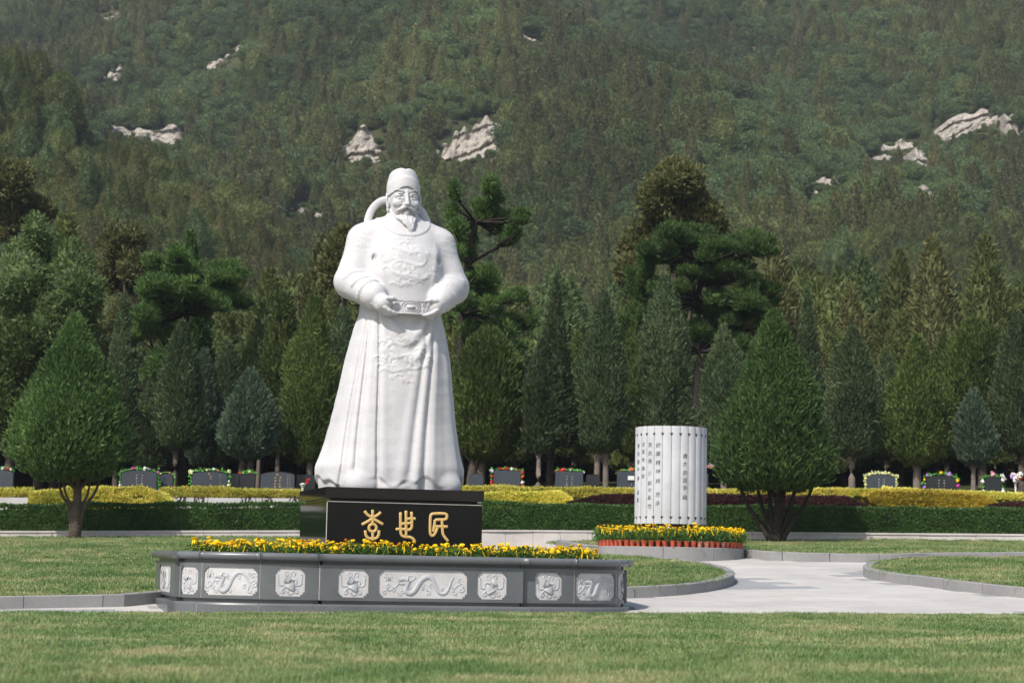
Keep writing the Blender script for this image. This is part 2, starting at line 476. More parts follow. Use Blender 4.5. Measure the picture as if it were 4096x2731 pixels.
def hill_mat():
    m, nt, bs = new_mat('hillside_scrub')
    ge = nt.nodes.new('ShaderNodeNewGeometry')
    n1 = noise(nt, ge.outputs['Position'], 0.05, 6.0, 0.65)
    n2 = noise(nt, ge.outputs['Position'], 0.9, 5.0, 0.7)
    r = ramp(nt, n1.outputs[0], [(0.35, (0.030, 0.042, 0.018)), (0.6, (0.062, 0.062, 0.030)), (0.75, (0.12, 0.105, 0.075))])
    r2 = ramp(nt, n2.outputs[0], [(0.3, (0.6, 0.6, 0.6)), (0.7, (1.25, 1.25, 1.25))])
    nt.links.new(mixc(nt, 1.0, r.outputs[0], r2.outputs[0], 'MULTIPLY'), bs.inputs['Base Color'])
    bs.inputs['Roughness'].default_value = 1.0
    bs.inputs['Specular IOR Level'].default_value = 0.05
    return m
M['hill'] = hill_mat()

# ------------------------------------------------------------------ terrain
def g(X, Y):
    """height of the open ground: level court, then a slope rising to the cemetery and the hill"""
    X = np.asarray(X, dtype=float)
    Y = np.asarray(Y, dtype=float)
    Xc = np.clip(X, -16, 16)
    s = (1.245 + 0.014 * Xc) / 20.5
    low = 0.006 * Xc + s * np.clip(Y - 24.5, 0, 21.2)
    up = np.interp(Y, [45.6, 47.0, 49.0, 52.0, 56.0, 64.0, 75.0, 100.0, 130.0, 160.0, 190.0, 230.0, 300.0, 480.0, 600.0, 760.0],
                   [0.0, 0.22, 0.55, 1.0, 1.28, 1.75, 2.7, 5.2, 8.0, 12.0, 19.0, 33.0, 64.0, 145.0, 200.0, 262.0])
    z = low + up
    far = np.clip((Y - 90) / 60, 0, 1)
    z = z + far * (4.2 * np.sin(X * 0.055 + Y * 0.024) + 2.0 * np.sin(X * 0.12 - Y * 0.05 + 1.3) + np.clip((Y - 250) / 200, 0, 1) * 10 * np.sin(X * 0.04 + Y * 0.02 + 0.8))
    spur = 23.0 * sm(-4.0, -62.0, X) * np.exp(-((Y - 196.0) / 40.0) ** 2)
    return z + spur
def gs(x, y):
    return float(g(x, y))
def hill_point(px, py, Y0=90.0, Y1=700.0, lift=0.0):
    """where the line of sight of a photograph pixel meets the slope"""
    Ys = np.linspace(Y0, Y1, 1500)
    p = at(px, py, 1.0)
    X = p.x * Ys
    Z = EYE + (p.z - EYE) * Ys
    d = Z - g(X, Ys) - lift
    k = np.nonzero(d < 0)[0]
    i = int(k[0]) if len(k) else len(Ys) - 1
    return Vector((float(X[i]), float(Ys[i]), float(g(X[i], Ys[i]))))
def inside(pts, poly):
    x, y = pts[:, 0], pts[:, 1]
    r = np.zeros(len(pts), dtype=bool)
    n = len(poly)
    for i in range(n):
        x0, y0 = poly[i]
        x1, y1 = poly[(i + 1) % n]
        c = ((y0 > y) != (y1 > y)) & (x < (x1 - x0) * (y - y0) / (y1 - y0 + 1e-12) + x0)
        r ^= c
    return r
def smooth_poly(p, n=3):
    p = np.asarray(p, dtype=float)
    for _ in range(n):
        q = np.empty((len(p) * 2, 2))
        nx = np.roll(p, -1, 0)
        q[0::2] = 0.75 * p + 0.25 * nx
        q[1::2] = 0.25 * p + 0.75 * nx
        p = q
    return p

# court and hillside as one sheet out past the horizon of the picture
def court(X, Y):
    Y = np.asarray(Y, dtype=float)
    X = np.asarray(X, dtype=float)
    return g(X, Y) - 0.16 * sm(37.0, 42.0, Y) * sm(46.5, 45.6, Y) - 0.20 * sm(34.0, 43.0, Y) * sm(46.5, 45.6, Y) * np.exp(-((X - 0.2) / 1.3) ** 4)
def terrain():
    ys = np.concatenate([np.linspace(-30, 4, 12), np.linspace(5, 47, 90), np.linspace(47.6, 80, 50), np.linspace(82, 300, 110), np.linspace(303, 760, 90)])
    us = np.linspace(-1, 1, 121)
    Y = np.repeat(ys[:, None], len(us), 1)
    W = np.where(Y < 40, 70 + 0 * Y, 70 + (Y - 40) * 0.55)
    X = us[None] ** 3 * W * 0.55 + us[None] * W * 0.45
    Z = court(X, Y)
    n, m = X.shape
    v = np.stack([X, Y, Z], -1).reshape(-1, 3)
    i = np.arange(n - 1)[:, None] * m
    j = np.arange(m - 1)[None]
    q = np.stack([i + j, i + j + 1, i + m + j + 1, i + m + j], -1).reshape(-1, 4)
    rows = np.repeat(np.arange(n - 1), m - 1)
    cut = int(np.searchsorted(ys, 45.7))
    a = q[rows < cut]
    b = q[rows >= cut]
    def part(f):
        u, inv = np.unique(f, return_inverse=True)
        return v[u], inv.reshape(f.shape)
    o = obj('paving', npmesh('paving', *part(a), M['paving_grey'], True))
    tag(o, 'pale granite paving of the sloping court', kind='structure')
    o2 = obj('hillside', npmesh('hillside', *part(b), M['hill'], True))
    tag(o2, 'scrub covered ground rising into the wooded hill', kind='structure')
    return o
paving = terrain()

LAWNS = {
 'left': [(-13.5, 22.6), (-9, 23.9), (-6.44, 24.75), (-5.0, 25.35), (-3.2, 28.7), (-1.0, 30.5), (-0.9, 44.9), (-14, 44.7)],
 'mid': [(1.0, 27.6), (1.69, 27.72), (2.45, 28.25), (3.1, 29.3), (3.5, 30.5), (3.62, 31.8), (3.4, 33.4), (2.7, 35.1), (1.4, 36.0), (0.2, 35), (-0.3, 33), (-0.3, 30), (0.2, 28.6)],
 'right': [(5.95, 32.4), (6.1, 31.5), (6.8, 29.85), (7.55, 28.45), (9.5, 26.0), (13, 24), (15, 34), (10, 36.05), (8.17, 35.95), (7.03, 35.3), (6.3, 33.8)],
 'back': [(0.95, 41.3), (1.66, 38.4), (2.2, 39.45), (3.1, 39.75), (4.0, 39.35), (4.55, 38.0), (4.65, 37.05), (5.45, 36.5), (6.9, 36.1), (8.5, 37.0), (15, 37.4), (15, 44.6), (1.0, 45.2)],
 'front': [(-9, 5.0), (9, 5.0), (9, 24.85), (-9, 19.85)],
}
EDGE_SMOOTH = {'left': 0, 'mid': 3, 'right': 2, 'back': 2, 'front': 0}
LAWNP = {}
def lawn_z(name, X, Y):
    if name == 'front':
        return 0.092 + 0.0105 * np.asarray(X, dtype=float) + 0 * np.asarray(Y, dtype=float)
    return g(X, Y) + 0.135 - (0.11 + 0.075 * sm(-4.0, 2.0, np.asarray(X, dtype=float))) * sm(37.0, 44.5, np.asarray(Y, dtype=float))
def build_lawns():
    for name, poly in LAWNS.items():
        p = smooth_poly(poly, EDGE_SMOOTH[name]) if EDGE_SMOOTH[name] else np.asarray(poly, float)
        LAWNP[name] = p
        # subdivide the outline, fill
        q = []
        for a, b in zip(p, np.roll(p, -1, 0)):
            k = max(1, int(np.linalg.norm(b - a) / 1.0))
            for t in range(k): q.append(a + (b - a) * t / k)
        q = np.array(q)
        bm = bmesh.new()
        vs = [bm.verts.new((x, y, float(lawn_z(name, x, y)))) for x, y in q]
        bm.faces.new(vs)
        bmesh.ops.triangulate(bm, faces=bm.faces[:])
        bmesh.ops.recalc_face_normals(bm, faces=bm.faces[:])
        me = bpy.data.meshes.new('lawn')
        bm.to_mesh(me)
        bm.free()
        me.materials.append(M['turf'])
        nm = {'left': 'lawn left of the statue sloping up to the low wall', 'mid': 'rounded lawn island just behind the planter', 'right': 'lawn island with a rounded end at the right edge',
              'back': 'lawn behind the bamboo scroll', 'front': 'lawn in the foreground'}[name]
        tag(obj('lawn', me), nm, kind='structure')
build_lawns()
def kerb_run(pts, h, w, label, step=1.0, mat='kerb', closed=False):
    """row of kerb stones along a path; each stone is a child"""
    root = empty('kerb', (pts[0][0], pts[0][1], gs(*pts[0])))
    tag(root, label, kind='structure')
    P = np.asarray(pts, float)
    L = np.r_[0, np.cumsum(np.linalg.norm(np.diff(P, axis=0), axis=1))]
    n = max(1, int(round(L[-1] / step)))
    rs = random.Random(len(label))
    for i in range(n):
        a, b = L[-1] * i / n + 0.004, L[-1] * (i + 1) / n - 0.004
        t = np.linspace(a, b, 5)
        c = np.stack([np.interp(t, L, P[:, 0]), np.interp(t, L, P[:, 1])], 1)
        tg = np.gradient(c, axis=0)
        tg /= np.linalg.norm(tg, axis=1)[:, None]
        nr = np.stack([tg[:, 1], -tg[:, 0]], 1)
        zz = g(c[:, 0], c[:, 1])
        dz = rs.uniform(-0.004, 0.004)
        prof = [(w / 2, -0.1), (w / 2, h - 0.012), (w / 2 - 0.012, h), (-w / 2, h), (-w / 2, -0.1)]
        k = len(prof)
        v = np.array([[c[j, 0] + nr[j, 0] * o, c[j, 1] + nr[j, 1] * o, zz[j] + z + dz] for j in range(5) for o, z in prof])
        ii = np.arange(4)[:, None] * k
        jj = np.arange(k)[None]
        q = np.stack([ii + jj, ii + k + jj, ii + k + (jj + 1) % k, ii + (jj + 1) % k], -1).reshape(-1, 4)
        e0 = np.arange(k)[None]
        e1 = (np.arange(k) + 4 * k)[None, ::-1]
        o = obj('kerb_stone', npmesh('kerb_stone', v, [q, np.vstack([e0, e1])], M[mat]), root)
        o.matrix_parent_inverse = Matrix.Translation(-root.location)
    return root
def arc_between(poly, i0, i1):
    n = len(poly)
    out = []
    i = i0
    while True:
        out.append(tuple(poly[i % n]))
        if i % n == i1 % n: break
        i += 1
    return out
def nearest(poly, p):
    return int(np.argmin(np.hypot(poly[:, 0] - p[0], poly[:, 1] - p[1])))
kerb_run([(-9, 23.9 - 0.06), (-6.44, 24.69), (-5.0, 25.29), (-3.2, 28.6)], 0.16, 0.13, 'speckled granite kerb along the lawn left of the planter')
_p = LAWNP['mid']
kerb_run(arc_between(_p, nearest(_p, (1.0, 27.6)), nearest(_p, (1.4, 36.0))), 0.16, 0.14, 'curved granite kerb round the lawn island behind the planter', 0.8)
_p = LAWNP['right']
kerb_run(arc_between(_p, nearest(_p, (9.5, 36.0)), nearest(_p, (6.1, 31.5))) + arc_between(_p, nearest(_p, (6.1, 31.5)), nearest(_p, (9.5, 26.0)))[1:], 0.16, 0.14, 'curved granite kerb round the right hand lawn island', 0.9)
_p = LAWNP['back']
kerb_run(arc_between(_p, nearest(_p, (0.95, 41.3)), nearest(_p, (14.5, 37.4))), 0.16, 0.14, 'granite kerb in front of the lawn behind the scroll', 0.9)
# paving slabs on the visible court
def slabs():
    base = MB()
    base.box((0, 0, 0), (0.893, 0.443, 0.02))
    me = base.mesh('paving_slab', M['paving'])
    me2 = me.copy()
    me2.materials[0] = M['paving_grey']
    ca, sa = math.cos(TH0), math.sin(TH0)
    c = []
    for i in range(-14, 16):
        for j in range(-8, 40):
            a = 0.9 * i + (0.45 if j % 2 else 0.0)
            b = 0.45 * j
            c.append((1.5 + a * ca - b * sa, 25.0 + a * sa + b * ca, i, j))
    c = np.array(c)
    keep = np.ones(len(c), bool)
    for k, p in LAWNP.items():
        keep &= ~inside(c[:, :2], p)
    xs = c[:, 0] / c[:, 1]
    keep &= (np.abs(xs) < 0.275) & (c[:, 1] > 21.8) & (c[:, 1] < 38.6)
    lx = c[:, 0] + 1.625
    ly = c[:, 1] - 26.35
    la = lx * ca + ly * sa
    lb = -lx * sa + ly * ca
    keep &= ~((np.abs(la) < 2.9) & (np.abs(lb) < 2.0))
    keep &= np.hypot(c[:, 0] - 3.12, c[:, 1] - 37.6) > 1.2
    c = c[keep]
    order = np.argsort(c[:, 1])[:298]
    r = random.Random(2)
    for x, y, i, j in c[order]:
        x, y = float(x), float(y)
        z = gs(x, y)
        sx = (gs(x + 0.2, y) - gs(x - 0.2, y)) / 0.4
        sy = (gs(x, y + 0.2) - gs(x, y - 0.2)) / 0.4
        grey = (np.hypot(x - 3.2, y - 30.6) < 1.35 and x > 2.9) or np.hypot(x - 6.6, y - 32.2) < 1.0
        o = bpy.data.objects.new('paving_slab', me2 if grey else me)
        nz = Vector((-sx, -sy, 1)).normalized()
        o.rotation_euler = (Vector((0, 0, 1)).rotation_difference(nz).to_matrix() @ Matrix.Rotation(TH0, 3, 'Z')).to_euler()
        o.location = (x, y, z - 0.0065 + r.uniform(-0.0008, 0.0008))
        link(o, paving)
TH0 = 0.2705
slabs()

# ------------------------------------------------------------------ low retaining wall behind the lawns
WALL = [(-13.5, 45.1), (-6.0, 45.35), (0.0, 45.5), (6.0, 45.3), (13.5, 44.75)]
def wall_line(x):
    return float(np.interp(x, [p[0] for p in WALL], [p[1] for p in WALL]))
def wall_top(x):
    return float(np.interp(x, [-12, 0, 12], [at(0, 2123, 45.1).z, at(2000, 2117, 45.5).z, at(4096, 2134, 44.8).z]))
def low_wall():
    root = empty('retaining_wall', (0, 45.5, gs(0, 45.5)))
    tag(root, 'long low wall of pale stone blocks in front of the dark green hedge', 'wall')
    x = -13.5
    r = random.Random(4)
    while x < 13.5:
        x1 = x + 0.64
        y0, y1 = wall_line(x), wall_line(x1)
        for nm, h0, h1, t, pr in (('wall_block', -0.75, -0.045, 0.3, 0.0), ('wall_coping', -0.043, 0.0, 0.34, 0.02)):
            if nm == 'wall_coping' and int(round((x + 13.5) / 0.64)) % 2: continue
            xe = x1 if nm == 'wall_block' else min(13.5, x1 + 0.64)
            ye = wall_line(xe)
            za, zb = wall_top(x), wall_top(xe)
            dy = r.uniform(-0.004, 0.004)
            v = [(x + 0.003, y0 - pr + dy, za + h0), (xe - 0.003, ye - pr + dy, zb + h0), (xe - 0.003, ye + t, zb + h0), (x + 0.003, y0 + t, za + h0),
                 (x + 0.003, y0 - pr + dy, za + h1), (xe - 0.003, ye - pr + dy, zb + h1), (xe - 0.003, ye + t, zb + h1), (x + 0.003, y0 + t, za + h1)]
            mb = MB()
            mb.add(v, [[0, 3, 2, 1], [4, 5, 6, 7], [0, 1, 5, 4], [1, 2, 6, 5], [2, 3, 7, 6], [3, 0, 4, 7]])
            o = mb.build(nm, M['wallstone'], root)
            o.matrix_parent_inverse = Matrix.Translation(-root.location)
        x = x1
low_wall()

# ------------------------------------------------------------------ carved statue (sampled distance field -> surface)
def surface_nets(f, org, h):
    nx, ny, nz = f.shape
    s = f < 0
    c = [s[i:nx - 1 + i, j:ny - 1 + j, k:nz - 1 + k] for i in (0, 1) for j in (0, 1) for k in (0, 1)]
    tot = sum(x.astype(np.int8) for x in c)
    I, J, K = np.nonzero((tot > 0) & (tot < 8))
    vals = np.stack([f[I + i, J + j, K + k] for i in (0, 1) for j in (0, 1) for k in (0, 1)], 1)
    corner = np.array([[i, j, k] for i in (0, 1) for j in (0, 1) for k in (0, 1)], dtype=np.float32)
    acc = np.zeros((len(I), 3), dtype=np.float32)
    cnt = np.zeros(len(I), dtype=np.float32)
    for a in range(8):
        for b in range(a + 1, 8):
            if np.abs(corner[a] - corner[b]).sum() != 1: continue
            va, vb = vals[:, a], vals[:, b]
            m = (va < 0) != (vb < 0)
            t = np.where(m, va / np.where(m, va - vb, 1), 0)
            acc += np.where(m[:, None], corner[a] + t[:, None] * (corner[b] - corner[a]), 0)
            cnt += m
    v = (np.stack([I, J, K], 1) + acc / cnt[:, None]) * h + np.asarray(org)
    idx = np.full((nx - 1, ny - 1, nz - 1), -1, dtype=np.int32)
    idx[I, J, K] = np.arange(len(I))
    faces = []
    for ax in range(3):
        a = [slice(1, -1)] * 3
        b = [slice(1, -1)] * 3
        a[ax] = slice(0, -1)
        b[ax] = slice(1, None)
        sa, sb = s[tuple(a)], s[tuple(b)]
        P = np.array(np.nonzero(sa != sb)).T
        fl = sa[tuple(P.T)]
        o = [1, 1, 1]
        o[ax] = 0
        P = P + o
        e1, e2 = [(1, 2), (2, 0), (0, 1)][ax]
        d1 = np.zeros(3, int)
        d1[e1] = 1
        d2 = np.zeros(3, int)
        d2[e2] = 1
        q = np.stack([idx[tuple((P - d1 - d2).T)], idx[tuple((P - d2).T)], idx[tuple(P.T)], idx[tuple((P - d1).T)]], 1)
        q[~fl] = q[~fl][:, ::-1]
        faces.append(q)
    return v, np.vstack(faces)
class Vol:
    def __init__(s, lo, hi, h):
        s.h = h
        s.ax = [np.arange(l, u + h, h, dtype=np.float32) for l, u in zip(lo, hi)]
        s.org = np.array([a[0] for a in s.ax])
        s.f = np.full([len(a) for a in s.ax], 9.0, dtype=np.float32)
    def reg(s, lo, hi):
        sl = tuple(slice(max(0, int((l - a[0]) / s.h)), max(1, int((u - a[0]) / s.h) + 2)) for a, l, u in zip(s.ax, lo, hi))
        X, Y, Z = s.ax[0][sl[0]][:, None, None], s.ax[1][sl[1]][None, :, None], s.ax[2][sl[2]][None, None, :]
        return sl, X, Y, Z
    def put(s, sl, d, k=0.0, op='+'):
        f = s.f[sl]
        if op == '-':
            f, d = -f, d
        if k <= 0:
            r = np.minimum(f, d)
        else:
            hh = np.clip(0.5 + 0.5 * (f - d) / k, 0, 1)
            r = f + (d - f) * hh - k * hh * (1 - hh)
        s.f[sl] = -r if op == '-' else r
    def cap(s, a, b, ra, rb, k=0.02, op='+'):
        a, b = np.asarray(a, float), np.asarray(b, float)
        pad = max(ra, rb) + k + 3 * s.h
        sl, X, Y, Z = s.reg(np.minimum(a, b) - pad, np.maximum(a, b) + pad)
        d = b - a
        t = np.clip(((X - a[0]) * d[0] + (Y - a[1]) * d[1] + (Z - a[2]) * d[2]) / (d @ d), 0, 1)
        dist = np.sqrt((X - a[0] - t * d[0]) ** 2 + (Y - a[1] - t * d[1]) ** 2 + (Z - a[2] - t * d[2]) ** 2) - (ra + (rb - ra) * t)
        s.put(sl, dist.astype(np.float32), k, op)
    def path(s, pts, rs, k=0.02):
        for i in range(len(pts) - 1):
            s.cap(pts[i], pts[i + 1], rs[i], rs[i + 1], k)
    def ell(s, c, r, k=0.02, op='+', rz=0.0):
        c, r = np.asarray(c, float), np.asarray(r, float)
        pad = r.max() + k + 3 * s.h
        sl, X, Y, Z = s.reg(c - pad, c + pad)
        x, y, z = X - c[0], Y - c[1], Z - c[2]
        if rz:
            ca, sa = math.cos(rz), math.sin(rz)
            x, y = x * ca + y * sa, -x * sa + y * ca
        k0 = np.sqrt((x / r[0]) ** 2 + (y / r[1]) ** 2 + (z / r[2]) ** 2)
        k1 = np.sqrt((x / r[0] ** 2) ** 2 + (y / r[1] ** 2) ** 2 + (z / r[2] ** 2) ** 2)
        s.put(sl, (k0 * (k0 - 1) / np.maximum(k1, 1e-6)).astype(np.float32), k, op)
    def mesh(s):
        return surface_nets(s.f, s.org, s.h)
def seg_dist(px, pz, poly):
    """distance of 2-D points to a polyline"""
    d = np.full(px.shape, 9.0)
    for (x0, z0), (x1, z1) in zip(poly[:-1], poly[1:]):
        dx, dz = x1 - x0, z1 - z0
        t = np.clip(((px - x0) * dx + (pz - z0) * dz) / (dx * dx + dz * dz + 1e-9), 0, 1)
        d = np.minimum(d, np.hypot(px - x0 - t * dx, pz - z0 - t * dz))
    return d
def dragon_lines(seed, R):
    """coiled dragon with clouds inside a roundel of radius R: list of (polyline, half width, height)"""
    r = np.random.RandomState(seed)
    t = np.linspace(0, 1, 40)
    ctl = np.array([(-0.35, 0.55), (0.05, 0.35), (0.45, 0.55), (0.72, 0.2), (0.45, -0.12), (0.0, 0.02), (-0.4, 0.12), (-0.72, -0.12), (-0.5, -0.5), (0.0, -0.42), (0.35, -0.62), (0.62, -0.5)])
    if seed % 2 == 0: ctl[:, 0] *= -1
    body = np.stack([np.interp(t, np.linspace(0, 1, len(ctl)), ctl[:, k]) for k in (0, 1)], 1) * R
    for _ in range(3): body[1:-1] = (body[:-2] + 2 * body[1:-1] + body[2:]) / 4
    ang = np.linspace(0, 9, 40)
    out = [(body, R * 0.055, 0.8)]
    for i in range(3, 38, 4):                       # mane, legs and claws off the body
        a = ang[i] + r.uniform(-0.4, 0.4)
        p = body[i]
        q = p + R * 0.2 * np.array([math.cos(a), math.sin(a)])
        w = q + R * 0.1 * np.array([math.cos(a + 1.4), math.sin(a + 1.4)])
        out.append((np.array([p, q, w]), R * 0.04, 0.7))
    for i in range(60):                             # curling clouds
        a = r.uniform(0, 2 * PI)
        rr = R * r.uniform(0.35, 1.0)
        c = np.array([rr * math.cos(a), rr * math.sin(a)])
        u = np.linspace(0, 4.2, 8)
        s = R * 0.07 * (1 - u / 7)
        out.append((c + np.stack([s * np.cos(u) + u * R * 0.035 * (1 if i % 2 else -1), s * np.sin(u)], 1), R * 0.034, 0.6))
    return out
def roundel(x, z, x0, z0, R, seed):
    px, pz = x - x0, z - z0
    h = np.zeros(px.shape)
    for poly, w, amp in dragon_lines(seed, R):
        h = np.maximum(h, amp * np.clip(1 - (seg_dist(px, pz, poly) / (w * 1.25)) ** 2, 0, 1) ** 0.6)
    return h * (np.hypot(px, pz) < R * 1.08)

TH = 0.2705                                          # heading of the monument (15.5 degrees)
PED = Vector((-1.625, 26.35, 0.0))                  # middle of the monument
PED_TOP = 1.608
VS = 0.0125
def build_statue():
    root = empty('statue', (PED.x, PED.y, PED_TOP), TH)
    tag(root, 'tall white stone statue of a robed bearded man in a cap on the black pedestal', 'statue')
    V = Vol((-1.12, -0.98, -0.03), (1.16, 0.9, 3.98), VS)
    sl, X, Y, Z = V.reg((-9, -9, -9), (9, 9, 9))
    zz = Z[0, 0]
    def prof(*p):
        z, a = zip(*p)
        a = np.interp(zz, z, a)
        ker = np.ones(7) / 7
        a = np.convolve(np.pad(a, 3, 'edge'), ker, 'valid')
        return a.astype(np.float32)[None, None, :]
    xc = (0.08 * sm(0.0, 2.4, zz)).astype(np.float32)[None, None, :]
    A = prof((0, 0.975), (0.1, 0.99), (0.3, 1.0), (0.54, 0.925), (0.87, 0.855), (1.3, 0.785), (1.8, 0.71), (2.2, 0.62), (2.42, 0.555), (2.6, 0.55), (2.9, 0.6), (3.2, 0.585), (3.4, 0.55), (3.55, 0.47), (3.66, 0.35), (3.74, 0.245), (3.8, 0.2), (3.95, 0.18))
    BF = prof((0, 0.8), (0.3, 0.8), (0.9, 0.69), (1.8, 0.585), (2.3, 0.52), (2.6, 0.53), (2.9, 0.55), (3.2, 0.49), (3.45, 0.38), (3.6, 0.3), (3.72, 0.22), (3.8, 0.18), (3.95, 0.16))
    BB = prof((0, 0.74), (0.9, 0.62), (2.0, 0.5), (2.6, 0.42), (3.2, 0.4), (3.5, 0.34), (3.66, 0.27), (3.76, 0.21), (3.95, 0.17))
    dx = X - xc
    B = np.where(Y < 0, BF, BB)
    n = 2.35
    q = (np.abs(dx / A) ** n + np.abs(Y / B) ** n) ** (1 / n)
    d = (q - 1) * np.minimum(A, B) * 0.92
    front = 1 / (1 + np.exp((Y + 0.05) / 0.06))
    skirt = sm(2.46, 2.25, zz)[None, None, :]
    # long falling folds: (x at z=2.3, x at z=0.1, height, width, sharpness side)
    fold = np.zeros_like(d)
    zt = np.clip((2.3 - zz) / 2.2, 0, 1)[None, None, :]
    for xt, xb, amp, w in ((-0.38, -0.33, -0.05, 0.016), (-0.33, -0.25, 0.016, 0.05), (-0.45, -0.46, 0.012, 0.06),
                           (0.24, -0.03, 0.016, 0.05), (0.29, 0.09, -0.02, 0.03), (0.345, 0.19, 0.026, 0.04), (0.395, 0.29, -0.024, 0.024), (0.44, 0.42, 0.016, 0.04),
                           (0.5, 0.62, -0.008, 0.05), (-0.49, -0.62, -0.03, 0.018), (-0.45, -0.54, 0.012, 0.04), (-0.53, -0.78, -0.034, 0.02), (-0.50, -0.72, 0.014, 0.04), (0.535, 0.84, 0.012, 0.06), (0.55, 0.90, -0.034, 0.022)):
        l0 = xt + (xb - xt) * zt ** 0.9
        fold += (amp * (0.55 + 0.45 * zt)) * np.exp(-((dx - l0) / (w * (0.7 + 0.8 * zt))) ** 2)
    fold *= front
    ph = np.arctan2(dx, Y)
    fold += (1 - front) * 0.035 * np.sin(ph * 11 + 0.6 * np.sin(zz * 1.4)[None, None, :]) * (0.4 + 0.6 * zt)
    # swags hanging under the belt
    sx = dx - 0.03
    sw = zz[None, None, :] - 1.62 - 2.4 * np.abs(sx) ** 1.7 * np.where(sx > 0, 1.35, 1.0)
    swm = np.exp(-(sx / 0.3) ** 4) * sm(1.55, 1.85, zz)[None, None, :] * sm(2.45, 2.25, zz)[None, None, :]
    fold += front * swm * 0.017 * np.sin(sw * 19.0)
    d -= (fold * skirt).astype(np.float32)
    # chest: slack cloth between arms and belly, gathers above the belt
    chest = sm(2.5, 2.7, zz)[None, None, :] * sm(3.5, 3.2, zz)[None, None, :]
    gx = np.abs(dx) - 0.4
    d -= (front * chest * (0.012 * np.exp(-((gx + (3.2 - zz[None, None, :]) * 0.12) / 0.05) ** 2))).astype(np.float32)
    # hem: ragged scalloped edge, set back underneath
    hz = 0.13 + 0.05 * np.sin(ph * 7 + 0.8) + 0.035 * np.sin(ph * 16 + 2.0)
    d += 0.03 * sm(0.0, 0.07, hz - zz[None, None, :]).astype(np.float32)
    V.f = np.minimum(V.f, d.astype(np.float32))
    del d, q, fold, ph, sw, swm, hz
    # boots and folded cloth under the hem
    for c, r in (((-0.48, -0.585, 0.07), (0.27, 0.2, 0.2)), ((0.62, -0.50, 0.07), (0.25, 0.2, 0.19)), ((0.12, -0.69, 0.09), (0.12, 0.1, 0.15)), ((-0.1, -0.70, 0.02), (0.2, 0.1, 0.05))):
        V.ell(c, r, 0.06)
    # arms: wide sleeves bent at the elbow, narrow cuffs, hands on the belt
    c0 = 0.08
    for s in (-1, 1):
        g = lambda x, y, z: (c0 + s * x, y, z)
        ax = [np.array(q) for q in ((0.36, 0.03, 3.52), (0.515, 0.02, 3.42), (0.715, -0.09, 2.82), (0.47, -0.46, 2.60))]
        rd = [0.20, 0.222, 0.222, 0.185]
        V.cap(g(*ax[0]), g(*ax[1]), rd[0], rd[1], 0.14)
        V.cap(g(*ax[1]), g(*ax[2]), rd[1], rd[2], 0.10)
        V.cap(g(*ax[2]), g(*ax[3]), rd[2], rd[3], 0.05)
        V.cap(g(0.49, -0.43, 2.60), g(0.36, -0.60, 2.485), 0.160, 0.118, 0.010)
        # creases of the sleeves: rolls of cloth wrapped over the arm
        def arm(t, a):
            k = 1 if t < 1 else 2
            u = t if t < 1 else t - 1
            c = ax[k] + (ax[k + 1] - ax[k]) * u
            r = rd[k] + (rd[k + 1] - rd[k]) * u
            d = (ax[k + 1] - ax[k]) / np.linalg.norm(ax[k + 1] - ax[k])
            e1 = np.array([0.0, -1.0, 0.0]) if k == 1 else np.array([0.0, 0.0, 1.0])
            e1 = e1 - d * (e1 @ d)
            e1 /= np.linalg.norm(e1)
            e2 = np.cross(d, e1)
            if e2[0] < 0: e2 = -e2
            return c + (math.cos(a) * e1 + math.sin(a) * e2) * (r + 0.002)
        w = 0.0 if s < 0 else 0.04
        for t0, t1, a0, a1, rr in ((0.70, 0.97, -1.2, 0.7, 0.018), (1.08, 1.0, -1.0, 0.9, 0.020), (1.40, 1.14, -0.7, 1.3, 0.016), (1.88, 1.80, -0.9, 2.3, 0.022), (1.62, 1.5, 0.2, 1.5, 0.013)):
            pts = [arm(min(t0 + w + (t1 - t0) * q, 0.985) if max(t0, t1) < 1 else max(t0 + w + (t1 - t0) * q, 1.0), a0 + (a1 - a0) * q) for q in np.linspace(0, 1, 13)]
            for p0, p1 in zip(pts[:-1], pts[1:]):
                V.cap(g(*p0), g(*p1), rr * 0.6, rr * 0.6, 0.03)
        V.ell(g(0.455, -0.40, 3.13 + 0.5 * w), (0.03, 0.10, 0.065), 0.025, '-')     # hollow in the armpit
    v, f = V.mesh()
    del V
    # shallow carving: round collar, dragon roundels on chest and skirt, tool marks
    x, y, z = v[:, 0].astype(float), v[:, 1].astype(float), v[:, 2].astype(float)
    off = np.zeros(len(v))
    fr = y < -0.1
    xr = x - 0.08
    col = np.sqrt((xr / 0.375) ** 2 + ((z - 3.735) / 0.285) ** 2)
    off += np.where(y < 0.25, 0.014 * sm(1.02, 0.97, col), 0)
    m = fr & (np.hypot(x - 0.08, z - 3.06) < 0.41) & (np.abs(xr) < 0.44)
    off[m] += 0.012 * roundel(x[m], z[m], 0.08, 3.06, 0.37, 3)
    m = fr & (np.hypot(x - 0.03, z - 1.79) < 0.42)
    off[m] += 0.012 * roundel(x[m], z[m], 0.03, 1.79, 0.37, 8)
    for s in (-1, 1):
        m = (np.abs(x - 0.08 - s * 0.6) < 0.24) & (z > 3.2) & (y < 0.1)
        off[m] += 0.004 * roundel(x[m], z[m], 0.08 + s * 0.6, 3.42, 0.22, 5)
    me = npmesh('robe', v, f, M['marble'], True)
    nr = np.empty(len(v) * 3, dtype=np.float32)
    me.vertices.foreach_get('normal', nr)
    off += 0.0022 * fnoise(np.stack([x * 9, y * 9, z * 26], 1), 4)
    me.vertices.foreach_set('co', (v + nr.reshape(-1, 3) * off[:, None]).astype(np.float32).ravel())
    me.update()
    obj('robe', me, root)

    # head -----------------------------------------------------------------
    HX, HY = 0.075, -0.06
    hs = 0.0068
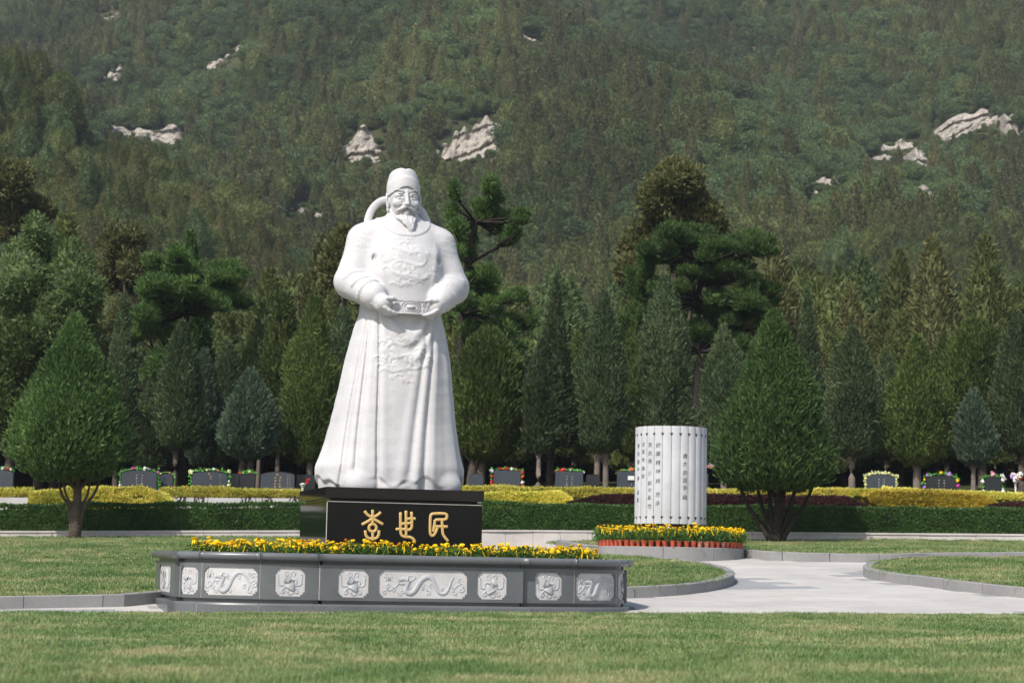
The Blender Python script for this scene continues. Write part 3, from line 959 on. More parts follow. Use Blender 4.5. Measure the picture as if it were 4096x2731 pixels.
    W = Vol((HX - 0.33, HY - 0.42, 3.40), (HX + 0.33, HY + 0.3, 4.3), hs)
    P = lambda x, y, z: (HX + x, HY + y, z - 0.04 * float(sm(4.06, 3.95, z)))
    W.ell(P(0, 0.02, 4.07), (0.213, 0.247, 0.27), 0.01)
    W.ell(P(0, -0.06, 3.9), (0.172, 0.165, 0.155), 0.06)
    W.cap(P(0, 0.03, 3.86), P(0, 0.06, 3.6), 0.145, 0.15, 0.03)
    W.ell(P(0, -0.165, 3.79), (0.075, 0.06, 0.055), 0.05)
    for s in (-1, 1):
        W.ell(P(s * 0.115, -0.165, 3.965), (0.068, 0.055, 0.055), 0.05)
        W.ell(P(s * 0.10, -0.238, 4.045), (0.058, 0.028, 0.030), 0.03, '-')            # eye socket
        W.ell(P(s * 0.099, -0.172, 4.034), (0.055, 0.046, 0.040), 0.006)                   # eyeball
        up = [P(s * 0.042, -0.212, 4.028), P(s * 0.07, -0.222, 4.054), P(s * 0.105, -0.216, 4.060), P(s * 0.145, -0.180, 4.040), P(s * 0.168, -0.160, 4.030)]
        W.path(up, [0.008, 0.011, 0.011, 0.010, 0.006], 0.004)                             # upper lid
        lo = [P(s * 0.044, -0.210, 4.022), P(s * 0.075, -0.216, 4.007), P(s * 0.11, -0.209, 4.005), P(s * 0.145, -0.180, 4.020)]
        W.path(lo, [0.007, 0.009, 0.009, 0.006], 0.004)
        bag = [P(s * 0.045, -0.212, 4.006), P(s * 0.085, -0.214, 3.980), P(s * 0.125, -0.195, 3.983), P(s * 0.155, -0.165, 4.004)]
        W.path(bag, [0.007, 0.010, 0.010, 0.006], 0.010)                                   # pouch under the eye
        W.cap(P(s * 0.05, -0.222, 4.016), P(s * 0.135, -0.204, 4.022), 0.0085, 0.0075, 0.003, '-')
        br = [P(s * 0.032, -0.240, 4.082), P(s * 0.065, -0.238, 4.098), P(s * 0.105, -0.222, 4.109), P(s * 0.145, -0.188, 4.109), P(s * 0.178, -0.148, 4.096)]
        W.path(br, [0.004, 0.007, 0.008, 0.007, 0.003], 0.012)                             # brow
        W.cap(P(s * 0.055, -0.228, 3.945), P(s * 0.10, -0.205, 3.905), 0.010, 0.012, 0.008, '-')   # fold beside the nose
        W.ell(P(s * 0.036, -0.245, 3.938), (0.024, 0.030, 0.021), 0.012)                   # nostril wing
        W.ell(P(s * 0.018, -0.268, 3.920), (0.009, 0.014, 0.009), 0.004, '-')
        mo = [P(s * 0.004, -0.258, 3.905), P(s * 0.04, -0.258, 3.898), P(s * 0.085, -0.236, 3.876), P(s * 0.125, -0.20, 3.862), P(s * 0.152, -0.175, 3.866)]
        W.path(mo, [0.014, 0.026, 0.023, 0.014, 0.004], 0.004)                             # moustache
        # ear
        W.ell(P(s * 0.208, 0.015, 3.985), (0.030, 0.056, 0.098), 0.012)
        W.ell(P(s * 0.236, -0.012, 4.000), (0.022, 0.026, 0.060), 0.008, '-')
        W.path([P(s * 0.222, -0.035, 3.93), P(s * 0.24, -0.03, 4.02), P(s * 0.236, 0.01, 4.075), P(s * 0.232, 0.05, 4.03)], [0.010, 0.012, 0.012, 0.010], 0.004)
        W.ell(P(s * 0.218, -0.01, 3.892), (0.020, 0.022, 0.032), 0.01)
        # beard along the jaw
        for i, (y0, z0) in enumerate(((-0.02, 3.90), (-0.055, 3.865), (-0.09, 3.835), (-0.125, 3.815))):
            W.path([P(s * (0.185 - 0.012 * i), y0, z0), P(s * (0.172 - 0.016 * i), y0 - 0.02, z0 - 0.05), P(s * (0.14 - 0.02 * i), y0 - 0.04, z0 - 0.095 - 0.01 * i)], [0.014, 0.020, 0.005], 0.006)
    W.cap(P(0, -0.212, 4.085), P(0, -0.272, 3.955), 0.020, 0.030, 0.022)                  # nose
    W.ell(P(0, -0.282, 3.946), (0.032, 0.028, 0.025), 0.012)
    W.ell(P(0, -0.225, 3.845), (0.050, 0.036, 0.014), 0.006)                               # lips
    W.ell(P(0, -0.222, 3.822), (0.042, 0.032, 0.013), 0.006)
    W.cap(P(-0.05, -0.256, 3.834), P(0.05, -0.256, 3.834), 0.006, 0.006, 0.003, '-')
    W.path([P(0, -0.215, 3.80), P(0.0, -0.22, 3.77)], [0.03, 0.035], 0.03)
    v, f = W.mesh()
    obj('head', npmesh('head', v, f, M['marble'], True), root)

    # beard: locks drawn together to one point, swept to the right
    W = Vol((HX - 0.24, HY - 0.4, 3.38), (HX + 0.26, HY + 0.0, 3.86), 0.006)
    r = np.random.RandomState(5)
    tip = np.array([0.08, -0.27, 3.455])
    for i in range(34):
        a = -1.25 + 2.5 * i / 33
        w = (i * 7 % 5) / 5.0
        x0 = 0.148 * math.sin(a)
        y0 = -0.205 + 0.085 * (1 - math.cos(a)) + 0.02 * (w - 0.5)
        z0 = 3.80 + 0.012 * math.cos(a * 3) - 0.02 * w
        e = tip + np.array([r.normal() * 0.012, r.normal() * 0.012, 0.19 * abs(math.sin(a)) ** 1.5 + r.uniform(0, 0.05) + 0.03 * w])
        pts = []
        for t in np.linspace(0, 1, 7):
            wob = 0.012 * math.sin(t * 9 + i * 1.7) * t * (1 - t) * 4
            x = x0 * (1 - t ** 1.25) + e[0] * t ** 1.6 + wob
            y = y0 + (e[1] - y0) * t - 0.05 * math.sin(PI * t) * math.cos(a)
            pts.append(P(x, y, z0 + (e[2] - z0) * t))
        W.path(pts, [0.013, 0.019, 0.020, 0.019, 0.016, 0.011, 0.004], 0.0035)
    W.ell(P(0.005, -0.17, 3.745), (0.095, 0.06, 0.075), 0.01)
    v, f = W.mesh()
    obj('beard', npmesh('beard', v, f, M['marble'], True), root)

    # soft cap with raised crown
    W = Vol((HX - 0.32, HY - 0.34, 4.0), (HX + 0.32, HY + 0.38, 4.52), 0.0075)
    sl, X, Y, Z = W.reg((-9, -9, -9), (9, 9, 9))
    x, y, z = X - HX, Y - HY - 0.02, Z
    rr = np.sqrt((x / 0.232) ** 2 + (y / 0.262) ** 2)
    wide = 1 - 0.10 * sm(4.15, 4.42, z)
    d1 = (rr - wide) * 0.235
    brim = 4.135 - 0.075 * np.clip(np.abs(x) / 0.2, 0, 1.4) ** 2 + 0.02 * np.exp(-(x / 0.1) ** 2)
    d1 = np.maximum(d1, (brim - z) * 0.9)
    d1 = np.maximum(d1, z - 4.33 + 0.35 * np.clip(0.1 - np.abs(y + 0.24), 0, 1) + 0.25 * (x / 0.3) ** 2)
    W.put(sl, d1.astype(np.float32), 0.0)
    x, y = X - HX, Y - HY - 0.05
    top = 4.437 - 0.012 * np.exp(-(x / 0.025) ** 2) - 0.9 * np.clip(np.abs(x) - 0.06, 0, 1) ** 2 * 3
    tw = 1 - 0.26 * sm(4.18, 4.5, Z) ** 1.0
    d2 = (np.sqrt((x / 0.226) ** 2 + (y / 0.235) ** 2) - tw) * 0.22
    e2 = Z - top
    kk = 0.045
    hh = np.clip(0.5 - 0.5 * (e2 - d2) / kk, 0, 1)
    d2 = e2 + (d2 - e2) * hh + kk * hh * (1 - hh)
    W.put(sl, np.maximum(d2, 4.2 - Z).astype(np.float32), 0.012)
    sl, X, Y, Z = W.reg((-9, -9, -9), (9, 9, 9))
    x, y = X - HX, Y - HY
    inner = np.maximum((np.sqrt((x / 0.196) ** 2 + ((y - 0.02) / 0.23) ** 2) - 1) * 0.2, Z - 4.16)
    W.put(sl, inner.astype(np.float32), 0.0, '-')
    band = np.abs(d1) 
    v, f = W.mesh()
    vv = v.copy()
    ang = np.arctan2(v[:, 0] - HX, v[:, 1] - HY)
    obj('cap', npmesh('cap', v, f, M['marble'], True), root)
    # two stiff ribbons arching from the back of the cap to the shoulders
    for pts in (((-0.10, 0.25, 4.06), (-0.22, 0.30, 4.05), (-0.315, 0.30, 3.98), (-0.385, 0.28, 3.88), (-0.43, 0.24, 3.76), (-0.45, 0.18, 3.62)),
                ((0.14, 0.25, 4.02), (0.27, 0.28, 3.99), (0.35, 0.28, 3.92), (0.40, 0.26, 3.82), (0.43, 0.22, 3.70), (0.44, 0.18, 3.60))):
        p = np.array(pts) + np.array([HX, 0, 0])
        t = np.linspace(0, 1, len(p))
        tt = np.linspace(0, 1, 22)
        p = np.stack([np.interp(tt, t, p[:, k]) for k in range(3)], 1)
        for _ in range(3):
            p[1:-1] = (p[:-2] + 2 * p[1:-1] + p[2:]) / 4
        mb = MB()
        mb.tube(p, 0.056, 14, True, 0.45, (0, 1, 0.1))
        mb.build('cap_ribbon', M['marble'], root, True)

    # hands ------------------------------------------------------------------
    for s in (-1, 1):
        g = lambda x, y, z: (0.085 + s * (x + 0.075), y, z - 0.075)
        W = Vol((0.085 + min(s * 0.6, s * 0.14), -0.80, 2.26), (0.085 + max(s * 0.6, s * 0.14), -0.44, 2.68), 0.0075)
        W.cap(g(0.42, -0.50, 2.61), g(0.33, -0.585, 2.565), 0.115, 0.085, 0.02)
        W.ell(g(0.30, -0.605, 2.535), (0.115, 0.075, 0.098), 0.03)
        for i in range(4):
            y0 = -0.672 + 0.038 * i
            L = (0.0, -0.018, -0.006, 0.03)[i]
            W.path([g(0.285, y0 - 0.012, 2.50 - 0.010 * i), g(0.225 + L, y0 - 0.016, 2.455 - 0.008 * i), g(0.165 + L, y0 - 0.005, 2.432 - 0.004 * i), g(0.115 + L, y0 + 0.012, 2.424)],
                   [0.034, 0.031, 0.027, 0.019], 0.006)
        W.path([g(0.33, -0.655, 2.585), g(0.255, -0.69, 2.618), g(0.185, -0.695, 2.622), g(0.13, -0.685, 2.612)], [0.042, 0.034, 0.029, 0.019], 0.012)
        v, f = W.mesh()
        obj('hand', npmesh('hand', v, f, M['marble'], True), root)
    # stiff belt held between the hands, with an oval plaque and scrolls
    belt = empty('belt')
    belt.parent = root
    n = 44
    xs = np.linspace(-0.36, 0.36, n)
    yc = -0.668 + 0.45 * xs ** 2
    mb = MB()
    z0, z1 = 2.357, 2.542
    ring = [(0.0, z0), (0.0, z1), (-0.018, z1), (-0.018, z1 - 0.012), (-0.008, z1 - 0.016), (-0.008, z0 + 0.016), (-0.018, z0 + 0.012), (-0.018, z0)]
    vv = np.array([[xs[i] + 0.09, yc[i] + 0.03 + (a if a else 0.04), b] for i in range(n) for a, b in ring])
    k = len(ring)
    i = np.arange(n - 1)[:, None] * k
    j = np.arange(k)[None]
    mb.add(vv, np.stack([i + j, i + (j + 1) % k, i + k + (j + 1) % k, i + k + j], -1).reshape(-1, 4)[:, ::-1])
    mb.build('belt_band', M['marble'], belt)
    def on_belt(u, z, o=0.026):
        return (u + 0.09, -0.668 + 0.45 * u * u + 0.03 - o, z)
    def rrect(w, h, c):
        return [(-w + c, -h), (w - c, -h), (w, -h + c), (w, h - c), (w - c, h), (-w + c, h), (-w, h - c), (-w, -h + c), (-w + c, -h), (w - c, -h)]
    mb = MB()
    for w, h, c, rr in ((0.125, 0.072, 0.035, 0.007), (0.096, 0.05, 0.03, 0.006)):
        mb.tube([on_belt(a, 2.449 + b, 0.012) for a, b in rrect(w, h, c)], rr, 6)
    mb.tube([on_belt(-0.05, 2.449, 0.004), on_belt(0.05, 2.449, 0.004)], [0.026, 0.026], 10)
    mb.build('belt_plaque', M['marble'], belt, True)
    for s in (-1, 1):
        mb = MB()
        for zc, sg in ((2.480, 1), (2.417, -1)):
            t = np.linspace(0, 7.5, 22)
            rr = 0.030 * (1 - t / 9.5)
            mb.tube([on_belt(s * (0.185 + a), zc + sg * b, 0.012) for a, b in zip(rr * np.cos(t), rr * np.sin(t))], 0.006, 5)
        mb.tube([on_belt(s * 0.225, 2.425 + 0.05 * q, 0.012) for q in np.linspace(0, 1, 5)], 0.006, 5)
        mb.tube([on_belt(s * 0.26, 2.395 + 0.1 * q, 0.012) for q in np.linspace(0, 1, 5)], 0.005, 5)
        o = mb.build('belt_scrollwork', M['marble'], belt, True)
        o['kind'] = 'stuff'
    return root
build_statue()

# ------------------------------------------------------------------ black pedestal
def pedestal():
    root = empty('pedestal', PED, TH)
    tag(root, 'polished black granite pedestal with gold characters under the white statue', 'pedestal')
    def slab(nm, half, z0, z1, mat, bw=0.006):
        mb = MB()
        mb.box((0, 0, (z0 + z1) / 2), (2 * half, 2 * half, z1 - z0))
        return bevel(mb.build(nm, mat, root), bw, 2)
    slab('pedestal_body', 1.040, 0.2, 1.424, M['black'], 0.01)
    slab('pedestal_neck', 0.985, 1.4235, 1.4625, M['black'], 0.003)
    slab('pedestal_cap', 1.055, 1.462, 1.6085, M['black_reflect_tint'], 0.006)
    mb = MB()
    mb.box((0, -1.0365, 1.4205), (2.06, 0.012, 0.007))
    mb.build('pale_joint', M['grout'], root)
    mb = MB()
    mb.box((-1.0365, -1.0365, 0.9), (0.009, 0.009, 1.03))
    mb.build('pale_joint', M['grout'], root)
    # three gold seal-script characters, strokes given in pixels of two enlarged views
    def cv(x, y, v):
        sx, sy = (560 + x / 2.352, 1900 + y / 2.352) if v == 4 else (1500 + x / 2.2615, 1900 + y / 2.2615)
        yt = 2004 + (sx - 1303) / 644 * 20
        xx = sx + 0.031 * (sy - yt)
        t = (xx - 1303) / 644
        l = -1.04 + 2.08 * (t + 0.02 * t * (1 - t) * -1)
        return (l, -1.046, 1.428 - (sy - yt) * 0.00328)
    C = [
     (4, [[(2190, 335), (2190, 400), (2190, 468)], [(2112, 345), (2140, 380), (2190, 405), (2240, 382), (2268, 356)], [(2086, 468), (2140, 442), (2190, 412), (2240, 440), (2290, 468)],
          [(2190 + 37 * math.cos(a), 500 + 35 * math.sin(a)) for a in np.linspace(-1.57, 4.8, 18)], [(2190, 535), (2190, 575), (2190, 618)],
          [(2118, 525), (2121, 562), (2140, 592), (2190, 606), (2236, 592), (2250, 562), (2252, 525)]]),
     (5, [[(240, 346), (240, 440), (241, 535), (262, 562), (330, 566), (358, 582), (376, 608)], [(292, 332), (292, 450), (292, 560)], [(343, 342), (347, 420), (346, 480), (330, 500), (305, 500)],
          [(300, 402), (345, 402), (380, 402)], [(244, 446), (300, 444), (346, 440)], [(197, 494), (250, 494), (300, 496)]]),
     (5, [[(676, 372), (660, 358), (600, 356), (540, 358), (520, 372), (517, 450), (516, 535), (530, 558), (552, 552), (572, 520), (584, 486)], [(676, 372), (672, 404), (650, 412), (600, 412), (566, 414)],
          [(562, 414), (560, 445), (552, 480), (548, 520)], [(556, 472), (620, 474), (680, 476)], [(628, 414), (630, 470), (634, 540), (656, 575), (684, 606)]]),
    ]
    for v, strokes in C:
        mb = MB()
        for st in strokes:
            p = np.array([cv(x, y, v) for x, y in st])
            t = np.linspace(0, 1, len(p))
            tt = np.linspace(0, 1, 4 * len(p))
            p = np.stack([np.interp(tt, t, p[:, k]) for k in range(3)], 1)
            for _ in range(2): p[1:-1] = (p[:-2] + 2 * p[1:-1] + p[2:]) / 4
            mb.tube(p, 0.0195, 8, True, 0.3, (0, 1, 0))
        mb.build('gold_character', M['gold'], root, True)
    return root
pedestal()

# ------------------------------------------------------------------ granite planter around it
PH, PA = 1.294, (1.294, 1.294, 1.618, 0.809)          # half length of the straight bays; corner ellipse centre and half axes
def outline():
    """sections round the planter, counter-clockwise from the middle of the front: (kind, points, outward normals)"""
    secs = []
    def straight(c, d, n, L, kind):
        t = np.linspace(-L, L, 25)
        secs.append((kind, np.array([[c[0] + d[0] * q, c[1] + d[1] * q] for q in t]), np.repeat([n], 25, 0)))
    def corner(sx, sy, rev):
        a0 = math.asin((2.015 - PA[0]) / PA[2])
        a1 = math.asin((2.69 - PA[0]) / PA[2])
        for (p, q), kind in (((0, a0), 'flower'), ((a0, a1), 'dragon_short'), ((a1, PI / 2), 'flower')):
            t = np.linspace(p, q, 17)
            pt = np.stack([sx * (PA[0] + PA[2] * np.sin(t)), sy * (PA[1] + PA[3] * np.cos(t))], 1)
            nr = np.stack([sx * np.sin(t) / PA[2], sy * np.cos(t) / PA[3]], 1)
            nr /= np.linalg.norm(nr, axis=1)[:, None]
            if rev: pt, nr = pt[::-1], nr[::-1]
            secs.append((kind, pt, nr))
    straight((0, -2.168), (1, 0), (0, -1), PH, 'front')
    corner(1, -1, False)
    straight((2.977, 0), (0, 1), (1, 0), PH, 'side')
    corner(1, 1, True)
    straight((0, 2.168), (-1, 0), (0, 1), PH, 'back')
    corner(-1, 1, False)
    straight((-2.977, 0), (0, -1), (-1, 0), PH, 'side')
    corner(-1, -1, True)
    return secs
def sweep(pts, nrm, prof, caps=True):
    n, k = len(pts), len(prof)
    o = np.array([p[0] for p in prof])
    z = np.array([p[1] for p in prof])
    v = np.concatenate([(pts[:, None] + nrm[:, None] * o[None, :, None]), np.broadcast_to(z[None, :, None], (n, k, 1))], -1).reshape(-1, 3)
    i = np.arange(n - 1)[:, None] * k
    j = np.arange(k)[None]
    q = np.stack([i + j, i + k + j, i + k + (j + 1) % k, i + (j + 1) % k], -1).reshape(-1, 4)
    return v, q, (np.arange(k)[None, ::-1].copy(), (np.arange(k) + (n - 1) * k)[None]) if caps else None
def swept(name, pts, nrm, prof, mat, parent, smooth=False):
    v, q, c = sweep(pts, nrm, prof)
    me = npmesh(name, v, [q[:, ::-1], c[0][:, ::-1], c[1][:, ::-1]], mat)
    if smooth:
        sm_ = np.zeros(len(me.polygons), bool)
        sm_[:len(q)] = True
        me.polygons.foreach_set('use_smooth', sm_)
    return obj(name, me, parent)
def trim(pts, nrm, e0, e1):
    """shorten (positive) or lengthen a run by e0, e1"""
    L = np.r_[0, np.cumsum(np.linalg.norm(np.diff(pts, axis=0), axis=1))]
    t = np.linspace(e0, L[-1] - e1, len(pts))
    if e0 < 0 or e1 < 0:
        d = (pts[-1] - pts[0]) / L[-1]
        return pts[0] + d * t[:, None], nrm
    f = lambda a: np.stack([np.interp(t, L, a[:, 0]), np.interp(t, L, a[:, 1])], 1)
    nn = f(nrm)
    return f(pts), nn / np.linalg.norm(nn, axis=1)[:, None]
class Face:
    """(s along the face, z, depth outwards) -> planter space"""
    def __init__(s, pts, nrm):
        s.L = np.r_[0, np.cumsum(np.linalg.norm(np.diff(pts, axis=0), axis=1))]
        s.p, s.n, s.len = pts, nrm, s.L[-1]
    def __call__(s, t, z, o):
        t = np.asarray(t, float)
        px, py = np.interp(t, s.L, s.p[:, 0]), np.interp(t, s.L, s.p[:, 1])
        nx, ny = np.interp(t, s.L, s.n[:, 0]), np.interp(t, s.L, s.n[:, 1])
        return np.stack([px + nx * o, py + ny * o, np.broadcast_to(z, px.shape)], -1)
def spiral(cx, cy, r, turns, a0, sg=1, n=16):
    t = np.linspace(0, 1, n)
    a = a0 + sg * t * turns * 2 * PI
    rr = r * (1 - 0.8 * t)
    return np.stack([cx + rr * np.cos(a), cy + rr * np.sin(a)], 1)
def curve(p, n=28):
    p = np.asarray(p, float)
    t = np.linspace(0, 1, len(p))
    tt = np.linspace(0, 1, n)
    q = np.stack([np.interp(tt, t, p[:, k]) for k in range(p.shape[1])], 1)
    for _ in range(4): q[1:-1] = (q[:-2] + 2 * q[1:-1] + q[2:]) / 4
    return q
def dragon_motif(w, h, long):
    """strokes (polyline in panel units, radii) of a winding dragon chasing a pearl"""
    S = []
    def P(x, y): return (-w / 2 + x * w, h / 2 - y * h)
    k = 1.0 if long else 0.0
    if long:
        body = [P(0.34, 0.38), P(0.31, 0.55), P(0.29, 0.80), P(0.36, 0.88), P(0.42, 0.70), P(0.46, 0.40), P(0.53, 0.20), P(0.60, 0.22), P(0.64, 0.50), P(0.68, 0.82), P(0.76, 0.88), P(0.81, 0.62), P(0.83, 0.32), P(0.86, 0.22)]
    else:
        body = [P(0.38, 0.32), P(0.34, 0.5), P(0.29, 0.78), P(0.38, 0.9), P(0.47, 0.74), P(0.53, 0.40), P(0.64, 0.16), P(0.76, 0.2), P(0.84, 0.45), P(0.92, 0.72)]
    b = curve(body, 44)
    t = np.linspace(0, 1, len(b))
    S.append((b, h * (0.085 + 0.03 * np.sin(PI * t) - 0.05 * t)))
    s = 0.55 if long else 0.75
    hx, hy = 0.27, 0.36
    S.append((curve([P(hx + 0.09 * s, hy - 0.02), P(hx, hy - 0.06), P(hx - 0.09 * s, hy)], 8), np.linspace(0.11, 0.06, 8) * h))       # head
    S.append((curve([P(hx + 0.06 * s, hy + 0.10), P(hx - 0.02, hy + 0.14), P(hx - 0.11 * s, hy + 0.10)], 8), np.linspace(0.07, 0.04, 8) * h))
    S.append((curve([P(hx + 0.08 * s, hy - 0.12), P(hx + 0.16 * s, hy - 0.2), P(hx + 0.22 * s, hy - 0.08)], 8), 0.03 * h))
    S.append((curve([P(hx + 0.10 * s, hy + 0.05), P(hx + 0.2 * s, hy), P(hx + 0.26 * s, hy - 0.12)], 8), 0.035 * h))
    S.append((curve([P(hx - 0.08 * s, hy + 0.08), P(hx - 0.16 * s, hy + 0.26), P(hx - 0.28 * s, hy + 0.40), P(hx - 0.34 * s, hy + 0.34)], 12), 0.04 * h))
    for x, y, r, a, sg in ((0.10, 0.60, 0.11, 0.5, 1), (0.16, 0.72, 0.09, 2.0, -1), (0.06, 0.82, 0.09, 1.0, 1), (0.24, 0.86, 0.08, 2.6, 1)):
        S.append((spiral(*P(x, y), r * h, 1.1, a, sg, 12), 0.03 * h))
    c = P(0.10, 0.28)
    S.append((np.array([[c[0] - 0.03 * h, c[1]], [c[0], c[1]], [c[0] + 0.03 * h, c[1]]]), 0.085 * h))            # pearl
    for a in np.linspace(0, 2 * PI, 8)[:-1]:
        S.append((np.array([[c[0] + 0.1 * h * math.cos(a), c[1] + 0.1 * h * math.sin(a)], [c[0] + 0.17 * h * math.cos(a + 0.3), c[1] + 0.17 * h * math.sin(a + 0.3)]]), 0.022 * h))
    idx = range(6, len(b) - 4, 5 if long else 6)
    for q, i in enumerate(idx):                                                                                         # fins and curls off the body
        tg = b[i + 1] - b[i - 1]
        tg = tg / np.linalg.norm(tg)
        nr = np.array([-tg[1], tg[0]]) * (1 if q % 2 else -1)
        m = b[i] + nr * h * 0.15
        if abs(m[1]) < h * 0.42 and abs(m[0]) < w * 0.46:
            S.append((spiral(m[0], m[1], 0.085 * h, 0.9, q * 1.3, 1 if q % 2 else -1, 11), 0.03 * h))
    for x, y, r, a, sg in ((0.93, 0.30, 0.13, 0, 1), (0.95, 0.62, 0.11, 1, -1), (0.88, 0.84, 0.10, 2, 1), (0.78, 0.68, 0.09, 1, 1)) if not long else ((0.93, 0.36, 0.12, 0, 1), (0.95, 0.68, 0.12, 1, -1), (0.88, 0.80, 0.1, 2, 1), (0.56, 0.82, 0.1, 2, -1), (0.50, 0.66, 0.08, 0, 1)):
        S.append((spiral(*P(x, y), r * h, 1.0, a, sg, 13), 0.034 * h))
    S.append((curve([P(0.84, 0.78), P(0.90, 0.5), P(0.96, 0.45)], 10), 0.035 * h))
    return S
def flower_motif(w, h, flip):
    S = []
    f = -1 if flip else 1
    S.append((curve([(-0.14 * w * f, 0.13 * h), (-0.02 * w * f, 0.05 * h)], 6), np.array([0.16, 0.17, 0.15, 0.13, 0.12, 0.11]) * h))
    S.append((curve([(0.02 * w * f, 0.0), (0.06 * w * f, -0.12 * h), (0.0, -0.24 * h)], 8), np.linspace(0.15, 0.19, 8) * h))
    S.append((curve([(0.05 * w * f, 0.08 * h), (0.2 * w * f, 0.12 * h), (0.26 * w * f, 0.0), (0.16 * w * f, -0.2 * h)], 10), 0.045 * h))
    for sg in (-1, 1):
        S.append((curve([(sg * 0.02 * w, 0.2 * h), (sg * 0.04 * w, 0.36 * h), (sg * 0.13 * w, 0.42 * h), (sg * 0.2 * w, 0.34 * h), (sg * 0.14 * w, 0.24 * h)], 14), 0.035 * h))
        S.append((curve([(sg * 0.2 * w, -0.1 * h), (sg * 0.3 * w, -0.14 * h), (sg * 0.42 * w, -0.06 * h), (sg * 0.38 * w, 0.08 * h), (sg * 0.43 * w, 0.2 * h), (sg * 0.40 * w, 0.27 * h)], 16), 0.04 * h))
        S.append((curve([(sg * 0.14 * w, -0.16 * h), (sg * 0.26 * w, -0.28 * h), (sg * 0.3 * w, -0.38 * h), (sg * 0.2 * w, -0.4 * h), (sg * 0.17 * w, -0.3 * h)], 16), 0.042 * h))
    S.append((curve([(-0.06 * w, -0.36 * h), (0.0, -0.45 * h), (0.1 * w, -0.42 * h), (0.13 * w, -0.34 * h)], 10), 0.04 * h))
    return S
def planter():
    root = empty('planter', PED, TH)
    tag(root, 'low dark granite planter with carved pale panels round the statue', 'planter')
    Z0, Z1 = 0.175, 0.61
    rim = [(-0.24, 0.652), (0.022, 0.652), (0.045, 0.658), (0.062, 0.675), (0.069, 0.698), (0.062, 0.721), (0.045, 0.738), (0.022, 0.744), (-0.24, 0.744)]
    for si, (kind, pts, nrm) in enumerate(outline()):
        st = kind in ('front', 'side', 'back')
        ext = 0.055 if st else 0.0
        a, b = trim(pts, nrm, -ext, -ext) if st else trim(pts, nrm, 0.002, 0.002)
        swept('coping_stone', a, b, rim, M['granite'], root, True)
        a, b = trim(pts, nrm, 0.035, 0.035) if st else (pts, nrm)
        swept('upper_neck', a, b, [(-0.25, 0.6105), (-0.04, 0.6105), (-0.04, 0.6515), (-0.25, 0.6515)], M['granite'], root)
        swept('lower_neck', a, b, [(-0.25, 0.1305), (-0.035, 0.1305), (-0.035, 0.1745), (-0.25, 0.1745)], M['granite'], root)
        a, b = trim(pts, nrm, -0.075, -0.075) if st else trim(pts, nrm, 0.002, 0.002)
        swept('base_stone', a, b, [(-0.25, -0.12), (0.085, -0.12), (0.085, 0.105), (0.078, 0.122), (0.06, 0.13), (-0.25, 0.13)], M['granite'], root)
        # grout behind the joints
        a, b = trim(pts, nrm, -0.001, -0.001) if st else (pts, nrm)
        # facing stone with its sunk carved panel
        a, b = trim(pts, nrm, 0.0015, 0.0015)
        F = Face(a, b)
        L = F.len
        visible = kind != 'back' and (pts[:, 1].mean() < 0.9)
        panels = []
        h = 0.345
        zc = 0.389
        if visible:
            if kind == 'front':
                panels = [(L / 2 - 0.885, 0.385, 'fl'), (L / 2, 1.13, 'dl'), (L / 2 + 0.885, 0.385, 'fr')]
            elif kind == 'side':
                panels = [(L / 2, 1.5, 'dl')]
            elif kind == 'dragon_short':
                panels = [(L / 2, min(L - 0.06, 0.74), 'ds')]
            else:
                panels = [(L / 2, min(L - 0.07, 0.37), 'fl' if si % 2 else 'fr')]
        mb = MB()
        def patch(s0, s1, z0, z1, o=0.0, n=None):
            n = n or max(2, int((s1 - s0) / 0.06) + 1)
            t = np.linspace(s0, s1, n)
            v = np.vstack([F(t, z0, o), F(t, z1, o)])
            k = np.arange(n - 1)
            mb.add(v, np.stack([k, k + 1, n + k + 1, n + k], 1))
        def rim_wall(s0, s1, z0, z1, d):
            """inner side walls of a sunk rectangle"""
            for (p, q) in (((s0, z0), (s1, z0)), ((s1, z0), (s1, z1)), ((s1, z1), (s0, z1)), ((s0, z1), (s0, z0))):
                t = np.linspace(0, 1, 12)
                s_ = p[0] + (q[0] - p[0]) * t
                z_ = p[1] + (q[1] - p[1]) * t
                v = np.vstack([F(s_, z_, 0.0), F(s_, z_, -d)])
                k = np.arange(11)
                mb.add(v, np.stack([k, 12 + k, 12 + k + 1, k + 1], 1))
        D = 0.016
        if not panels:
            patch(0, L, Z0, Z1)
        else:
            patch(0, L, zc + h / 2, Z1)
            patch(0, L, Z0, zc - h / 2)
            e = 0.0
            for c, w, _ in panels:
                patch(e, c - w / 2, zc - h / 2, zc + h / 2)
                e = c + w / 2
                rim_wall(c - w / 2, c + w / 2, zc - h / 2, zc + h / 2, D)
                for sx in (-1, 1):                      # stepped corners of the panel
                    for sz in (-1, 1):
                        for cw, ch in ((0.052, 0.022), (0.022, 0.052)):
                            xa, xb = sorted((c + sx * w / 2, c + sx * (w / 2 - cw)))
                            za, zb = sorted((zc + sz * h / 2, zc + sz * (h / 2 - ch)))
                            patch(xa, xb, za, zb, -0.0005 - (0.0006 if cw > ch else 0.0), 3)
                            xi = c + sx * (w / 2 - cw)
                            zi = zc + sz * (h / 2 - ch)
                            v = np.vstack([F(np.array([xi, xi]), np.array([za, zb]), -0.0005), F(np.array([xi, xi]), np.array([za, zb]), -D)])
                            mb.add(v, [[0, 1, 3, 2], [2, 3, 1, 0]])
                            t = np.array([xa, xb])
                            v = np.vstack([F(t, zi, -0.0005), F(t, zi, -D)])
                            mb.add(v, [[0, 1, 3, 2], [2, 3, 1, 0]])
            patch(e, L, zc - h / 2, zc + h / 2)
